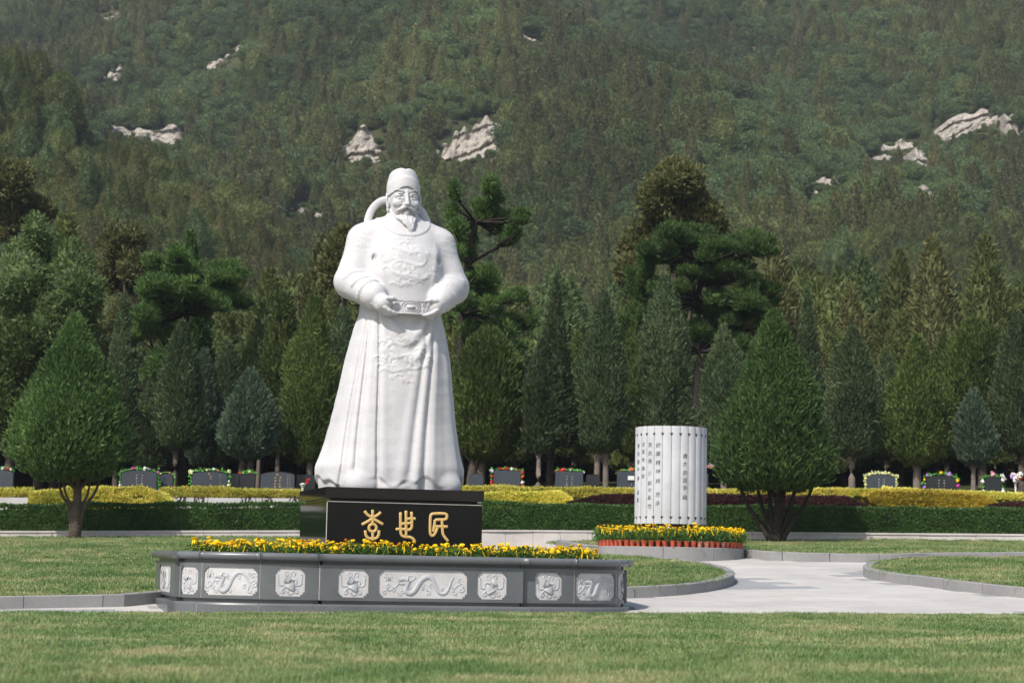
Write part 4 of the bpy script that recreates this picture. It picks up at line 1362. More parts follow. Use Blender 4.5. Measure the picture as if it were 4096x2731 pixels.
        # top, bottom, ends and back of the stone
        for zz in (Z0, Z1):
            t = np.linspace(0, L, 17)
            v = np.vstack([F(t, zz, 0.0), F(t, zz, -0.2)])
            k = np.arange(16)
            mb.add(v, np.stack([k, k + 1, 17 + k + 1, 17 + k], 1))
        for s_ in (0.0, L):
            v = np.vstack([F(np.array([s_, s_]), np.array([Z0, Z1]), 0.0), F(np.array([s_, s_]), np.array([Z0, Z1]), -0.2)])
            mb.add(v, [[0, 1, 3, 2]])
        stone = mb.build('facing_stone', M['granite'], root)
        swept('grout_bed', *trim(pts, nrm, 0.0, 0.0), [(-0.19, Z0 + 0.003), (-0.17, Z0 + 0.003), (-0.17, Z1 - 0.003), (-0.19, Z1 - 0.003)], M['grout'], stone)
        for c, w, typ in panels:
            n = max(3, int(w / 0.05))
            t = np.linspace(c - w / 2, c + w / 2, n)
            v = np.vstack([F(t, zc - h / 2, -D), F(t, zc + h / 2, -D)])
            k = np.arange(n - 1)
            obj('carved_panel', npmesh('carved_panel', v, np.stack([k, k + 1, n + k + 1, n + k], 1), M['relief']), stone)
            ww, hh = w * 0.97, h * 0.97
            S = dragon_motif(ww, hh, typ == 'dl') if typ[0] == 'd' else flower_motif(min(ww, 0.37), hh, typ == 'fr')
            mb = MB()
            for line, r in S:
                r = np.broadcast_to(np.asarray(r, float), (len(line),))
                m = 8
                tg = np.gradient(line, axis=0)
                tg /= np.linalg.norm(tg, axis=1)[:, None] + 1e-9
                nn = np.stack([-tg[:, 1], tg[:, 0]], 1)
                th = np.linspace(0, PI, m)
                lim = np.clip(r * 0.55, 0.006, 0.024)
                u = line[:, None] + nn[:, None] * (r[:, None] * np.cos(th)[None])[..., None]
                o = -D - 0.001 + lim[:, None] * np.sin(th)[None]
                u = np.stack([np.clip(u[..., 0], -w / 2 + 0.004, w / 2 - 0.004), np.clip(u[..., 1], -h / 2 + 0.004, h / 2 - 0.004)], -1)
                v = F((c + u[..., 0]).ravel(), (zc + u[..., 1]).ravel(), 0.0)
                nx = np.interp((c + u[..., 0]).ravel(), F.L, F.n[:, 0])
                ny = np.interp((c + u[..., 0]).ravel(), F.L, F.n[:, 1])
                v[:, 0] += nx * o.ravel()
                v[:, 1] += ny * o.ravel()
                i = np.arange(len(line) - 1)[:, None] * m
                j = np.arange(m - 1)[None]
                q = np.stack([i + j, i + j + 1, i + m + j + 1, i + m + j], -1).reshape(-1, 4)
                mb.add(v, q, np.vstack([[0, a_, a_ + 1] for a_ in range(1, m - 1)] + [[(len(line) - 1) * m, (len(line) - 1) * m + a_ + 1, (len(line) - 1) * m + a_] for a_ in range(1, m - 1)]))
            mb.build('carved_motif', M['relief_dark'], stone, True)
    # pale mortar lines at the upright joints
    for kind, pts, nrm in outline():
        for e in (0, -1):
            if kind in ('front', 'side', 'back') or (e == -1 and kind == 'flower' and False): continue
            p, q = pts[e], nrm[e]
            ang = math.atan2(q[1], q[0]) - PI / 2
            for k_ in (0,):
                mb = MB()
                mb.box((p[0] - q[0] * 0.004, p[1] - q[1] * 0.004, 0.3925), (0.009, 0.012, 0.43), ang)
                mb.build('mortar_joint', M['grout'], root)
                mb = MB()
                mb.box((p[0] - q[0] * 0.043, p[1] - q[1] * 0.043, 0.631), (0.008, 0.012, 0.038), ang)
                mb.build('mortar_joint', M['grout'], root)
                mb = MB()
                mb.box((p[0] + q[0] * 0.079, p[1] + q[1] * 0.079, 0.0), (0.007, 0.014, 0.2), ang)
                mb.build('mortar_joint', M['grout'], root)
    # soil inside
    o = []
    for kind, pts, nrm in outline():
        o.append(pts - nrm * 0.22)
    o = np.vstack(o)
    mb = MB()
    mb.prism(o, 0.55, 0.668)
    mb.build('planting_soil', M['soil'], root)
    return root
planter()
BED = np.vstack([p - n * 0.36 for k, p, n in outline()])

# ------------------------------------------------------------------ stone scroll of bamboo slips on its round base
SC = at(2680, 2210, 37.6)
SCX, SCY = SC.x, SC.y
ZT = at(2690, 2186, 36.2).z
ZB = gs(SCX, SCY - 1.2)
def disc():
    root = empty('round_plinth', (SCX, SCY, ZB - 0.2))
    tag(root, 'low round granite plinth carrying the pots and the scroll', 'plinth')
    r = 1.432
    n = 9
    for i in range(n):
        t = np.linspace(2 * PI * i / n + 0.003, 2 * PI * (i + 1) / n - 0.003, 14) + 0.35
        p = np.stack([np.cos(t), np.sin(t)], 1)
        swept('plinth_stone', p * r, p, [(-0.3, 0.0), (0.0, 0.0), (0.0, ZT - ZB + 0.192), (-0.008, ZT - ZB + 0.2), (-0.3, ZT - ZB + 0.2)], M['kerb'], root)
    t = np.linspace(0, 2 * PI, 49)[:-1]
    mb = MB()
    mb.prism(np.stack([np.cos(t), np.sin(t)], 1) * 1.14, 0.0, ZT - ZB + 0.195)
    mb.build('plinth_fill', M['kerb'], root)
disc()
def scroll():
    zb = at(2690, 2094, 36.95).z
    zt = at(2690, 1703, 36.95).z
    root = empty('bamboo_scroll', (SCX, SCY, ZT))
    tag(root, 'upright pale stone scroll of slips carved with black Chinese characters', 'monument')
    b0, b1 = zb - ZT, zt - ZT
    R = 0.69
    n = 25
    da = 2 * PI / n
    off = math.radians(-90 + 0.6) - math.atan2(0, 1)
    base = -PI / 2 + math.radians(-4.7 + 0.6)             # direction towards the camera
    t = np.linspace(0, 2 * PI, 41)[:-1]
    mb = MB()
    mb.prism(np.stack([np.cos(t), np.sin(t)], 1) * 0.60, 0.0, b0 + 0.02)
    mb.build('scroll_stand', M['headstone_dark'], root)
    mb = MB()
    mb.prism(np.stack([np.cos(t), np.sin(t)], 1) * (R - 0.055), b0 + 0.01, b1 - 0.015)
    mb.build('scroll_core', M['scroll'], root)
    def slat_mesh():
        m = 9
        th = np.linspace(-da / 2 + 0.006, da / 2 - 0.006, m)
        bulge = 0.014 * (1 - (th / (da / 2)) ** 2)
        rr = R - 0.008 + bulge
        outer = np.stack([rr * np.cos(th), rr * np.sin(th)], 1)
        inner = np.stack([(R - 0.07) * np.cos(th[::-1]), (R - 0.07) * np.sin(th[::-1])], 1)
        mb = MB()
        mb.prism(np.vstack([outer, inner]), b0, b1)
        return mb.mesh('slip', M['scroll'])
    sm_ = slat_mesh()
    nms = []
    for z in (b1 - 0.155, b0 + 0.12):
        notch = MB()
        notch.add([(R + 0.003, -0.034, z + 0.02), (R + 0.003, 0.034, z + 0.02), (R + 0.003, 0.018, z - 0.005), (R + 0.003, 0.0, z - 0.03), (R + 0.003, -0.018, z - 0.005),
                   (R - 0.05, -0.034, z + 0.02), (R - 0.05, 0.034, z + 0.02), (R - 0.05, 0.018, z - 0.005), (R - 0.05, 0.0, z - 0.03), (R - 0.05, -0.018, z - 0.005)],
                  [[0, 1, 6, 5], [1, 2, 7, 6], [2, 3, 8, 7], [3, 4, 9, 8], [4, 0, 5, 9]], [[0, 4, 1], [1, 4, 2], [2, 4, 3]])
        nms.append(notch.mesh('cord_slot_dark', M['ink']))  # solid black wedge paints the dark inside of the hole
    for i in range(n):
        a = base + da * (i + 0.5)
        o = obj('slip', sm_, root, None, (0, 0, a))
        for nm in nms: obj('cord_slot_dark', nm, o, None, (0, 0, da / 2))
    # columns of characters, read from right to left: (slip angle in degrees, first character's y, text, size, pitch) in the enlarged view
    def yz(py):                                            # enlarged-view row -> height above the plinth
        return at(2690, 1680 + py / 3.484, 36.95).z - ZT
    cols = [(7, [(y, c) for y, c in zip((500, 610, 735, 840, 945, 1075), '唐太宗百字銘')], 0.098),
            (-2, [(y, c) for y, c in zip((355, 475, 600, 720, 855, 1045, 1165), '欲寡精神爽思多')], 0.10),
            (-3, [(y, c) for y, c in zip((348, 462, 575, 745, 885, 985, 1085, 1205), '氣血衰少飲不亂性')], 0.095),
            (-4, [(y, c) for y, c in zip((340, 440, 555, 675, 785), '忍氣免傷財')], 0.09),
            (-5, [(y, c) for y, c in zip((355, 465, 580, 685, 815, 1010, 1115), '貴自勤中得富從')], 0.09)]
    for k, chars, size in cols:
        kk = {7: 1.5, -2: -1.5, -3: -2.5, -4: -3.5, -5: -4.5}[k]
        a = base + da * kk
        for py, ch in chars:
            cu = bpy.data.curves.new('painted_character', 'FONT')
            cu.body = ch
            cu.size = size * 1.0
            cu.align_x = 'CENTER'
            cu.align_y = 'CENTER'
            cu.extrude = 0.002
            cu.offset = -0.0014
            cu.shear = 0.12
            cu.materials.append(M['ink'])
            tmp = bpy.data.objects.new('painted_character', cu)
            COL.objects.link(tmp)
            bpy.context.view_layer.update()
            me = bpy.data.meshes.new_from_object(tmp.evaluated_get(bpy.context.evaluated_depsgraph_get()))
            bpy.data.objects.remove(tmp)
            bpy.data.curves.remove(cu)
            o = bpy.data.objects.new('painted_character', me)
            rr = R + 0.0075
            o.location = (rr * math.cos(a), rr * math.sin(a), yz(py))
            o.rotation_euler = (PI / 2, 0, a + PI / 2)
            link(o, root)
    return root
scroll()
_o = MB()  # white double ball on a thin stem, of unknown use
_w = at(2674, 2126, 36.4)
_o.ball((0, 0, 0.02), 0.028, 12, 8).ball((0, 0, 0.075), 0.02, 12, 8).tube([(0, 0, -0.3), (0, 0, 0.0)], 0.008, 6)
tag(_o.build('white_double_ball', M['white'], None, True, _w), 'small white knob among the yellow flowers before the scroll', 'ornament')

# ------------------------------------------------------------------ foliage
def leaves(P, D, L, Wd, rs, spread=0.5, fold=0.25, out=None):
    """kite-shaped leaves at P along D; returns verts, quads. 'out' is the way the leaf faces, roughly"""
    n = len(P)
    if out is not None:
        D = D + np.array([0, 0, 0.5]) + rs.normal(size=(n, 3)) * spread
        D /= np.linalg.norm(D, axis=1)[:, None] + 1e-9
        S = np.cross(out + 0.45 * rs.normal(size=(n, 3)), D)
    else:
        D = D + rs.normal(size=(n, 3)) * spread
        D /= np.linalg.norm(D, axis=1)[:, None] + 1e-9
        S = np.cross(D, rs.normal(size=(n, 3)))
    S /= np.linalg.norm(S, axis=1)[:, None] + 1e-9
    Nn = np.cross(D, S)
    L = np.broadcast_to(L, (n,))[:, None] * rs.uniform(0.7, 1.3, (n, 1))
    Wd = np.broadcast_to(Wd, (n,))[:, None] * rs.uniform(0.7, 1.3, (n, 1))
    a = P
    b = P + D * L * 0.45 + S * Wd * 0.5 + Nn * Wd * fold
    c = P + D * L
    d = P + D * L * 0.45 - S * Wd * 0.5 + Nn * Wd * fold
    v = np.stack([a, b, c, d], 1).reshape(-1, 3)
    q = np.arange(4 * n).reshape(n, 4)
    return v, q
def foliage(name, P, D, L, W, mat, seed=0, spread=0.5, shade=None, out=None, hull=None):
    rs = np.random.RandomState(seed)
    v, q = leaves(P, D, L, W, rs, spread, 0.25, out)
    if shade is None:
        shade = 0.5 * rs.uniform(0, 1, len(P)) + 0.5 * (0.5 + 0.5 * np.clip(fnoise(P * 2.2, seed + 3), -1, 1))
    if hull is not None:                                # lumpy closed skin added under the leaves to keep light on the crown
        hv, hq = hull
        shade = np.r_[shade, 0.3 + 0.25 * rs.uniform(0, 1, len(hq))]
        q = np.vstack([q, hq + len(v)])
        v = np.vstack([v, hv])
    return npmesh(name, v, q, mat, False, {'shade': ('FACE', shade)})
def crown_hull(prof, H, lump, freq, seed, k=0.8, n=26, m=16):
    t = np.linspace(0.02, 0.97, m)
    r = np.interp(t, [p[0] for p in prof], [p[1] for p in prof])
    rmax = max(p[1] for p in prof)
    ph = np.arange(n) * 2 * PI / n
    T, F = np.meshgrid(t, ph, indexing='ij')
    dirs = np.stack([np.cos(F), np.sin(F), T * H / max(rmax, 0.1) * 0.6], -1)
    l = fnoise(dirs * freq, seed + 11, 3)
    R = r[:, None] * k * (1 + lump * (l + 0.5 * fnoise(dirs * freq * 2.7, seed + 17, 2)))
    R = R * (1 + 0.05 * np.random.RandomState(seed).normal(size=R.shape))
    v = np.stack([R * np.cos(F), R * np.sin(F), T * H + lump * 0.4 * l * r[:, None]], -1).reshape(-1, 3)
    i = np.arange(m - 1)[:, None] * n
    j = np.arange(n)[None]
    return v, np.stack([i + j, i + (j + 1) % n, i + n + (j + 1) % n, i + n + j], -1).reshape(-1, 4)
def ball_hull(c, r, seed, k=0.75, n=14, m=9, freq=3.0, lump=0.25):
    t = np.linspace(0.08, 0.95, m) * PI
    ph = np.arange(n) * 2 * PI / n
    T, F = np.meshgrid(t, ph, indexing='ij')
    u = np.stack([np.sin(T) * np.cos(F), np.sin(T) * np.sin(F), np.cos(T)], -1)
    l = 1 + lump * fnoise(u * freq, seed)
    v = (np.asarray(c) + u * np.asarray(r) * k * l[..., None]).reshape(-1, 3)
    i = np.arange(m - 1)[:, None] * n
    j = np.arange(n)[None]
    return v, np.stack([i + j, i + n + j, i + n + (j + 1) % n, i + (j + 1) % n], -1).reshape(-1, 4)
def join_hulls(hs):
    v, q, k = [], [], 0
    for a, b in hs:
        v.append(a)
        q.append(b + k)
        k += len(a)
    return np.vstack(v), np.vstack(q)
def radial(P, up=0.35):
    o = np.stack([P[:, 0], P[:, 1], np.zeros(len(P))], 1)
    o /= np.linalg.norm(o, axis=1)[:, None] + 1e-6
    o[:, 2] = up
    return o
def crown_points(n, prof, H, rs, lump=0.13, depth=0.4, freq=3.2, seed=0):
    """points filling the outer part of a crown of revolution; prof maps 0..1 height -> radius"""
    zz = np.linspace(0, 1, 200)
    rr = np.interp(zz, [p[0] for p in prof], [p[1] for p in prof])
    w = rr + 0.03 * rr.max()
    cdf = np.cumsum(w)
    cdf /= cdf[-1]
    t = np.interp(rs.uniform(0, 1, n), cdf, zz)
    ph = rs.uniform(0, 2 * PI, n)
    u = 1 - depth * rs.uniform(0, 1, n) ** 1.6
    r = np.interp(t, zz, rr)
    dirs = np.stack([np.cos(ph), np.sin(ph), t * H / max(rr.max(), 0.1) * 0.6], 1)
    l = fnoise(dirs * freq, seed + 11, 3)
    l2 = fnoise(dirs * freq * 2.7, seed + 17, 2)
    u = np.where(rs.uniform(0, 1, n) < 0.07, rs.uniform(1.0, 1.16, n), u)          # stray sprays
    R = r * u * (1 + lump * (l + 0.5 * l2))
    P = np.stack([R * np.cos(ph), R * np.sin(ph), t * H + lump * 0.4 * l * r], 1)
    D = np.stack([np.cos(ph) * 0.8, np.sin(ph) * 0.8, np.full(n, 0.75)], 1)
    return P, D, l
def trunk_mesh(name, paths, mat, n=8):
    mb = MB()
    for p, r in paths:
        mb.tube(curve(p, max(6, 3 * len(p))), np.interp(np.linspace(0, 1, max(6, 3 * len(p))), np.linspace(0, 1, len(r)), r), n, True)
    return mb.mesh(name, mat, True)
def tree_obj(name, loc, label, cat, group, crown_me, trunk_me, rz=0.0, cz=0.0):
    root = empty(name, loc, rz)
    tag(root, label, cat, group)
    obj('crown', crown_me, root, (0, 0, cz))
    if trunk_me is not None: obj('trunk', trunk_me, root)
    return root
JUN = [(0, 0.28), (0.06, 0.62), (0.16, 0.92), (0.28, 1.0), (0.42, 0.92), (0.58, 0.72), (0.74, 0.48), (0.88, 0.24), (0.96, 0.09), (1.0, 0.02)]
COLM = [(0, 0.4), (0.05, 0.75), (0.15, 0.97), (0.3, 1.0), (0.5, 0.95), (0.68, 0.76), (0.82, 0.48), (0.93, 0.2), (1.0, 0.03)]
OVAL = [(0, 0.35), (0.08, 0.75), (0.22, 1.0), (0.42, 0.97), (0.6, 0.78), (0.78, 0.48), (0.92, 0.2), (1.0, 0.03)]
BUSHY = [(0, 0.3), (0.06, 0.6), (0.2, 0.85), (0.38, 1.0), (0.58, 0.96), (0.76, 0.78), (0.9, 0.5), (1.0, 0.1)]
SPIRE = [(0, 0.75), (0.1, 1.0), (0.3, 0.82), (0.5, 0.6), (0.7, 0.38), (0.88, 0.17), (1.0, 0.02)]
def px_tree(kind, xc, ytop, ybot, hw, xb, Y, mat, label, seed, prof=COLM, n=9000, leaf=(0.15, 0.05), lump=0.26, bark='bark', stems=1, depth=0.42, name='juniper_tree', group=None, gap=0.0):
    """clipped conifer placed from the photograph: crown axis xc, crown rows ytop..ybot, half width hw (pixels), trunk at xb, depth Y"""
    rs = np.random.RandomState(seed)
    top, bot = at(xc, ytop, Y), at(xc, ybot, Y)
    bx = at(xb, ybot, Y).x
    zb = gs(bx, Y)
    H = top.z - bot.z
    R = 0.87 * hw * Y / FPX
    P, D, l = crown_points(n, [(a, b * R) for a, b in prof], H, rs, lump, depth, 3.4, seed)
    if gap:
        keep = fnoise(P * 2.6, seed + 5) > -1 + gap
        P, D = P[keep], D[keep]
    lean = (top.x - bot.x) * 0.0
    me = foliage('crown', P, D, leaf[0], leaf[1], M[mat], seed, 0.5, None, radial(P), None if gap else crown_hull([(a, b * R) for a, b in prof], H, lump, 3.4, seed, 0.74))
    root = empty(name, (bx, Y, zb - 0.03))
    tag(root, label, 'tree', group)
    obj('crown', me, root, (bot.x - bx, 0, bot.z - zb + 0.03))
    hh = bot.z - zb
    paths = []
    r0 = max(0.07, R * 0.14)
    for s in range(stems):
        o = (s - (stems - 1) / 2) * 0.28
        paths.append(([(o, 0.02 * s, 0), (o * 1.0 + rs.uniform(-0.04, 0.04), 0, hh * 0.6), (o * 0.6 + (bot.x - bx) * 0.5, 0, hh + H * 0.25), (bot.x - bx, 0, hh + H * 0.8)], [r0 * 1.15, r0 * 0.95, r0 * 0.7, 0.015]))
    for q in range(6):
        a = q * 1.05 + rs.uniform(0, 1)
        paths.append(([(0, 0, hh * 0.85), (R * 0.4 * math.cos(a), R * 0.4 * math.sin(a), hh + H * 0.10), (R * 0.75 * math.cos(a), R * 0.75 * math.sin(a), hh + H * 0.26)], [r0 * 0.4, r0 * 0.28, 0.012]))
    obj('trunk', trunk_mesh('trunk', paths, M[bark]), root)
    return root

# two bright junipers standing on the lawns
def lawn_juniper(xb, yb, Y, axis, label, seed, stems, prof, hw, ytop, ybot, bark, trunk_h):
    rs = np.random.RandomState(seed)
    base = at(xb, yb, Y)
    top, bot = at(axis, ytop, Y), at(axis, ybot, Y)
    H = top.z - bot.z
    R = 0.92 * hw * Y / FPX
    root = empty('juniper_tree', (base.x, Y, gs(base.x, Y) + 0.1))
    tag(root, label, 'tree', 'clipped bright green junipers on the lawns')
    z0 = gs(base.x, Y) + 0.1
    P, D, l = crown_points(36000, [(a, b * R) for a, b in prof], H, rs, 0.13, 0.38, 4.6, seed)
    keep = ~((P[:, 2] < 0.17 * H) & (np.hypot(P[:, 0], P[:, 1]) < 0.45 * R))
    P, D = P[keep], D[keep]
    sh = (top.x - bot.x)
    P[:, 0] += 0.0
    sd = 0.55 * rs.uniform(0, 1, len(P)) + 0.45 * (0.5 + 0.5 * np.clip(fnoise(P * 3.0, seed), -1, 1))
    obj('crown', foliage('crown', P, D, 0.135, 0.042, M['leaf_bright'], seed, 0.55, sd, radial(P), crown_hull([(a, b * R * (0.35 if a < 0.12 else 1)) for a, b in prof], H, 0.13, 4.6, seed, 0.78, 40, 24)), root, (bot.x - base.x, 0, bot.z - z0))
    hh = bot.z - z0
    paths = []
    for (x1, xk, r) in stems:
        paths.append(([(x1 * 0.15, 0, -0.1), (x1 * 0.25, 0.02, trunk_h), (x1 * 0.7, rs.uniform(-0.1, 0.1), hh * 0.75), (x1, rs.uniform(-0.3, 0.3), hh + H * 0.14), (x1 * 0.8, 0, hh + H * xk)], [r * 1.2, r, r * 0.8, r * 0.55, 0.015]))
    for q in range(16):
        a = rs.uniform(0, 2 * PI)
        k = rs.uniform(0.5, 0.85)
        paths.append(([(0, 0, hh * 0.9), (R * k * 0.5 * math.cos(a), R * k * 0.5 * math.sin(a), hh + H * 0.08), (R * k * math.cos(a), R * k * math.sin(a), hh + H * rs.uniform(0.12, 0.25))], [0.03, 0.022, 0.008]))
    obj('trunk', trunk_mesh('trunk', paths, M[bark]), root)
lawn_juniper(300, 2137, 44.0, 272, 'broad bright green juniper with a single trunk on the left lawn', 21, [(0.02, 0.7, 0.115), (0.55, 0.35, 0.04), (-0.55, 0.35, 0.04), (-0.35, 0.4, 0.035), (0.35, 0.4, 0.035)],
             [(0, 0.3), (0.07, 0.72), (0.16, 0.95), (0.27, 1.0), (0.40, 0.93), (0.54, 0.76), (0.68, 0.56), (0.82, 0.33), (0.93, 0.15), (1.0, 0.02)], 236, 1262, 1945, 'bark', 0.75)
lawn_juniper(3105, 2148, 43.6, 3092, 'broad bright green juniper with many dark stems on the right lawn', 22, [(0.05, 0.7, 0.11), (0.95, 0.3, 0.055), (-1.0, 0.3, 0.055), (-0.5, 0.45, 0.055), (0.5, 0.45, 0.06), (0.2, 0.6, 0.06), (-0.2, 0.6, 0.06)],
             [(0, 0.42), (0.06, 0.85), (0.13, 1.0), (0.24, 0.98), (0.38, 0.85), (0.52, 0.69), (0.66, 0.52), (0.8, 0.33), (0.92, 0.16), (1.0, 0.02)], 245, 1248, 1975, 'bark_dark', 0.12)

ROW = 'clipped junipers behind the gravestones'
px_tree('c', 712, 1285, 1800, 96, 705, 54.5, 'leaf_grey', 'slim grey green juniper on a bare trunk, left of the oval blue green one', 31, COLM, 11000, group=ROW)
px_tree('c', 800, 1400, 1860, 78, 800, 57.0, 'leaf_blue', 'narrow teal juniper half hidden behind the slim grey green one', 32, COLM, 8000, group=ROW)
px_tree('c', 992, 1480, 1840, 124, 983, 54.0, 'leaf_blue', 'oval blue green juniper with a silvery tip behind the gravestones', 33, OVAL, 12000, group=ROW, stems=2)
px_tree('c', 895, 1360, 1850, 86, 895, 59.0, 'leaf_grey', 'dark juniper in shade between the slim and the oval ones', 34, COLM, 7000, group=ROW)
px_tree('c', 1235, 1160, 1850, 112, 1240, 55.0, 'leaf_olive', 'tall yellowish green juniper just left of the statue', 35, COLM, 11000, group=ROW, bark='bark_pale')
px_tree('c', 1360, 1230, 1840, 90, 1360, 57.5, 'leaf_grey', 'dark juniper mostly hidden behind the statue', 36, COLM, 7000, group=ROW)
px_tree('c', 1950, 1320, 1850, 165, 1905, 54.8, 'leaf_olive', 'wide bushy olive green juniper just right of the statue', 37, BUSHY, 15000, (0.19, 0.06), 0.18, group=ROW, stems=2)
px_tree('c', 2165, 1360, 1815, 82, 2155, 54.2, 'leaf_grey', 'small grey green juniper with pale tips, right of the bushy olive one', 38, COLM, 8000, group=ROW, bark='bark_pale')
px_tree('c', 2212, 1120, 1790, 112, 2200, 57.5, 'leaf_grey', 'tall dark pointed juniper behind the small grey green one', 39, SPIRE, 11000, group=ROW)
px_tree('c', 2405, 1165, 1815, 104, 2405, 54.4, 'leaf_grey', 'tall columnar juniper with twin pale trunks left of the scroll', 40, COLM, 12000, group=ROW, bark='bark_pale', stems=2)
px_tree('c', 2652, 1100, 1830, 116, 2650, 55.2, 'leaf_grey', 'tall columnar juniper standing behind the scroll', 41, COLM, 12000, group=ROW)
px_tree('c', 2890, 1300, 1840, 104, 2897, 55.0, 'leaf_grey', 'grey green juniper between the scroll and the bright right hand juniper', 42, COLM, 9000, group=ROW, bark='bark_pale')
px_tree('c', 3412, 1310, 1835, 112, 3410, 54.5, 'leaf_grey', 'thin greyish juniper right behind the bright right hand juniper', 43, COLM, 9000, group=ROW, gap=0.25, bark='bark_pale')
px_tree('c', 3668, 1340, 1865, 135, 3668, 54.5, 'leaf_olive', 'broad dull green juniper behind the arched gravestone at right', 44, OVAL, 11000, group=ROW, bark='bark_pale')
px_tree('c', 3898, 1560, 1865, 84, 3893, 54.0, 'leaf_blue', 'small bluish juniper near the right edge', 45, OVAL, 7000, group=ROW, bark='bark_pale')
px_tree('c', 3905, 1285, 1830, 150, 3930, 59.0, 'leaf_olive', 'large yellow green conifer behind the small bluish one', 46, BUSHY, 11000, (0.2, 0.06), group=ROW)
px_tree('c', 4075, 1250, 1815, 112, 4085, 55.0, 'leaf_grey', 'dark juniper cut by the right edge of the picture', 47, COLM, 9000, group=ROW)
px_tree('c', 3230, 1150, 1830, 95, 3230, 58.5, 'leaf_grey', 'tall dark conifer peeping over the bright right hand juniper', 48, SPIRE, 8000, group=ROW)
px_tree('c', 3545, 1420, 1830, 110, 3545, 58.0, 'leaf_grey', 'shaded conifer between the two trunks at right', 49, COLM, 7000, group=ROW)
px_tree('c', 465, 1180, 1850, 105, 465, 57.0, 'leaf_grey', 'dark narrow conifer right behind the bright left hand juniper', 50, SPIRE, 9000, group=ROW)
px_tree('c', 600, 1500, 1900, 90, 600, 60.0, 'leaf_grey', 'dark conifer in the shade left of the slim grey green one', 51, COLM, 6000, group=ROW)
px_tree('c', 740, 925, 1500, 120, 740, 64.0, 'leaf_bright', 'fresh green pointed conifer rising above the spreading pine', 52, SPIRE, 9000, (0.2, 0.07), 0.2, name='conifer_tree')
px_tree('c', 1115, 1130, 1820, 80, 1110, 60.0, 'leaf_olive', 'thin pale stemmed young poplar left of the statue', 53, COLM, 4200, (0.2, 0.08), 0.2, name='poplar_tree', bark='bark_pale', gap=0.45)
px_tree('c', 1040, 1200, 1800, 70, 1035, 61.5, 'leaf_silver', 'thin silvery poplar behind the oval blue green juniper', 54, COLM, 3200, (0.2, 0.08), 0.2, name='poplar_tree', bark='bark_pale', gap=0.45)
px_tree('c', 2060, 1500, 1850, 100, 2060, 59.5, 'leaf_grey', 'shaded conifer behind the bushy olive juniper', 55, COLM, 6000, group=ROW)
px_tree('c', 2300, 1330, 1830, 85, 2300, 60.0, 'leaf_olive', 'slim olive conifer between the dark pointed and the twin trunked junipers', 56, COLM, 6500, group=ROW)
px_tree('c', 2530, 1290, 1830, 85, 2530, 60.5, 'leaf_olive', 'olive conifer left of the juniper behind the scroll', 57, COLM, 6500, group=ROW)
px_tree('c', 3780, 1330, 1840, 90, 3790, 61.0, 'leaf_olive', 'slim olive conifer between the broad dull and the small bluish junipers', 58, COLM, 6500, group=ROW)

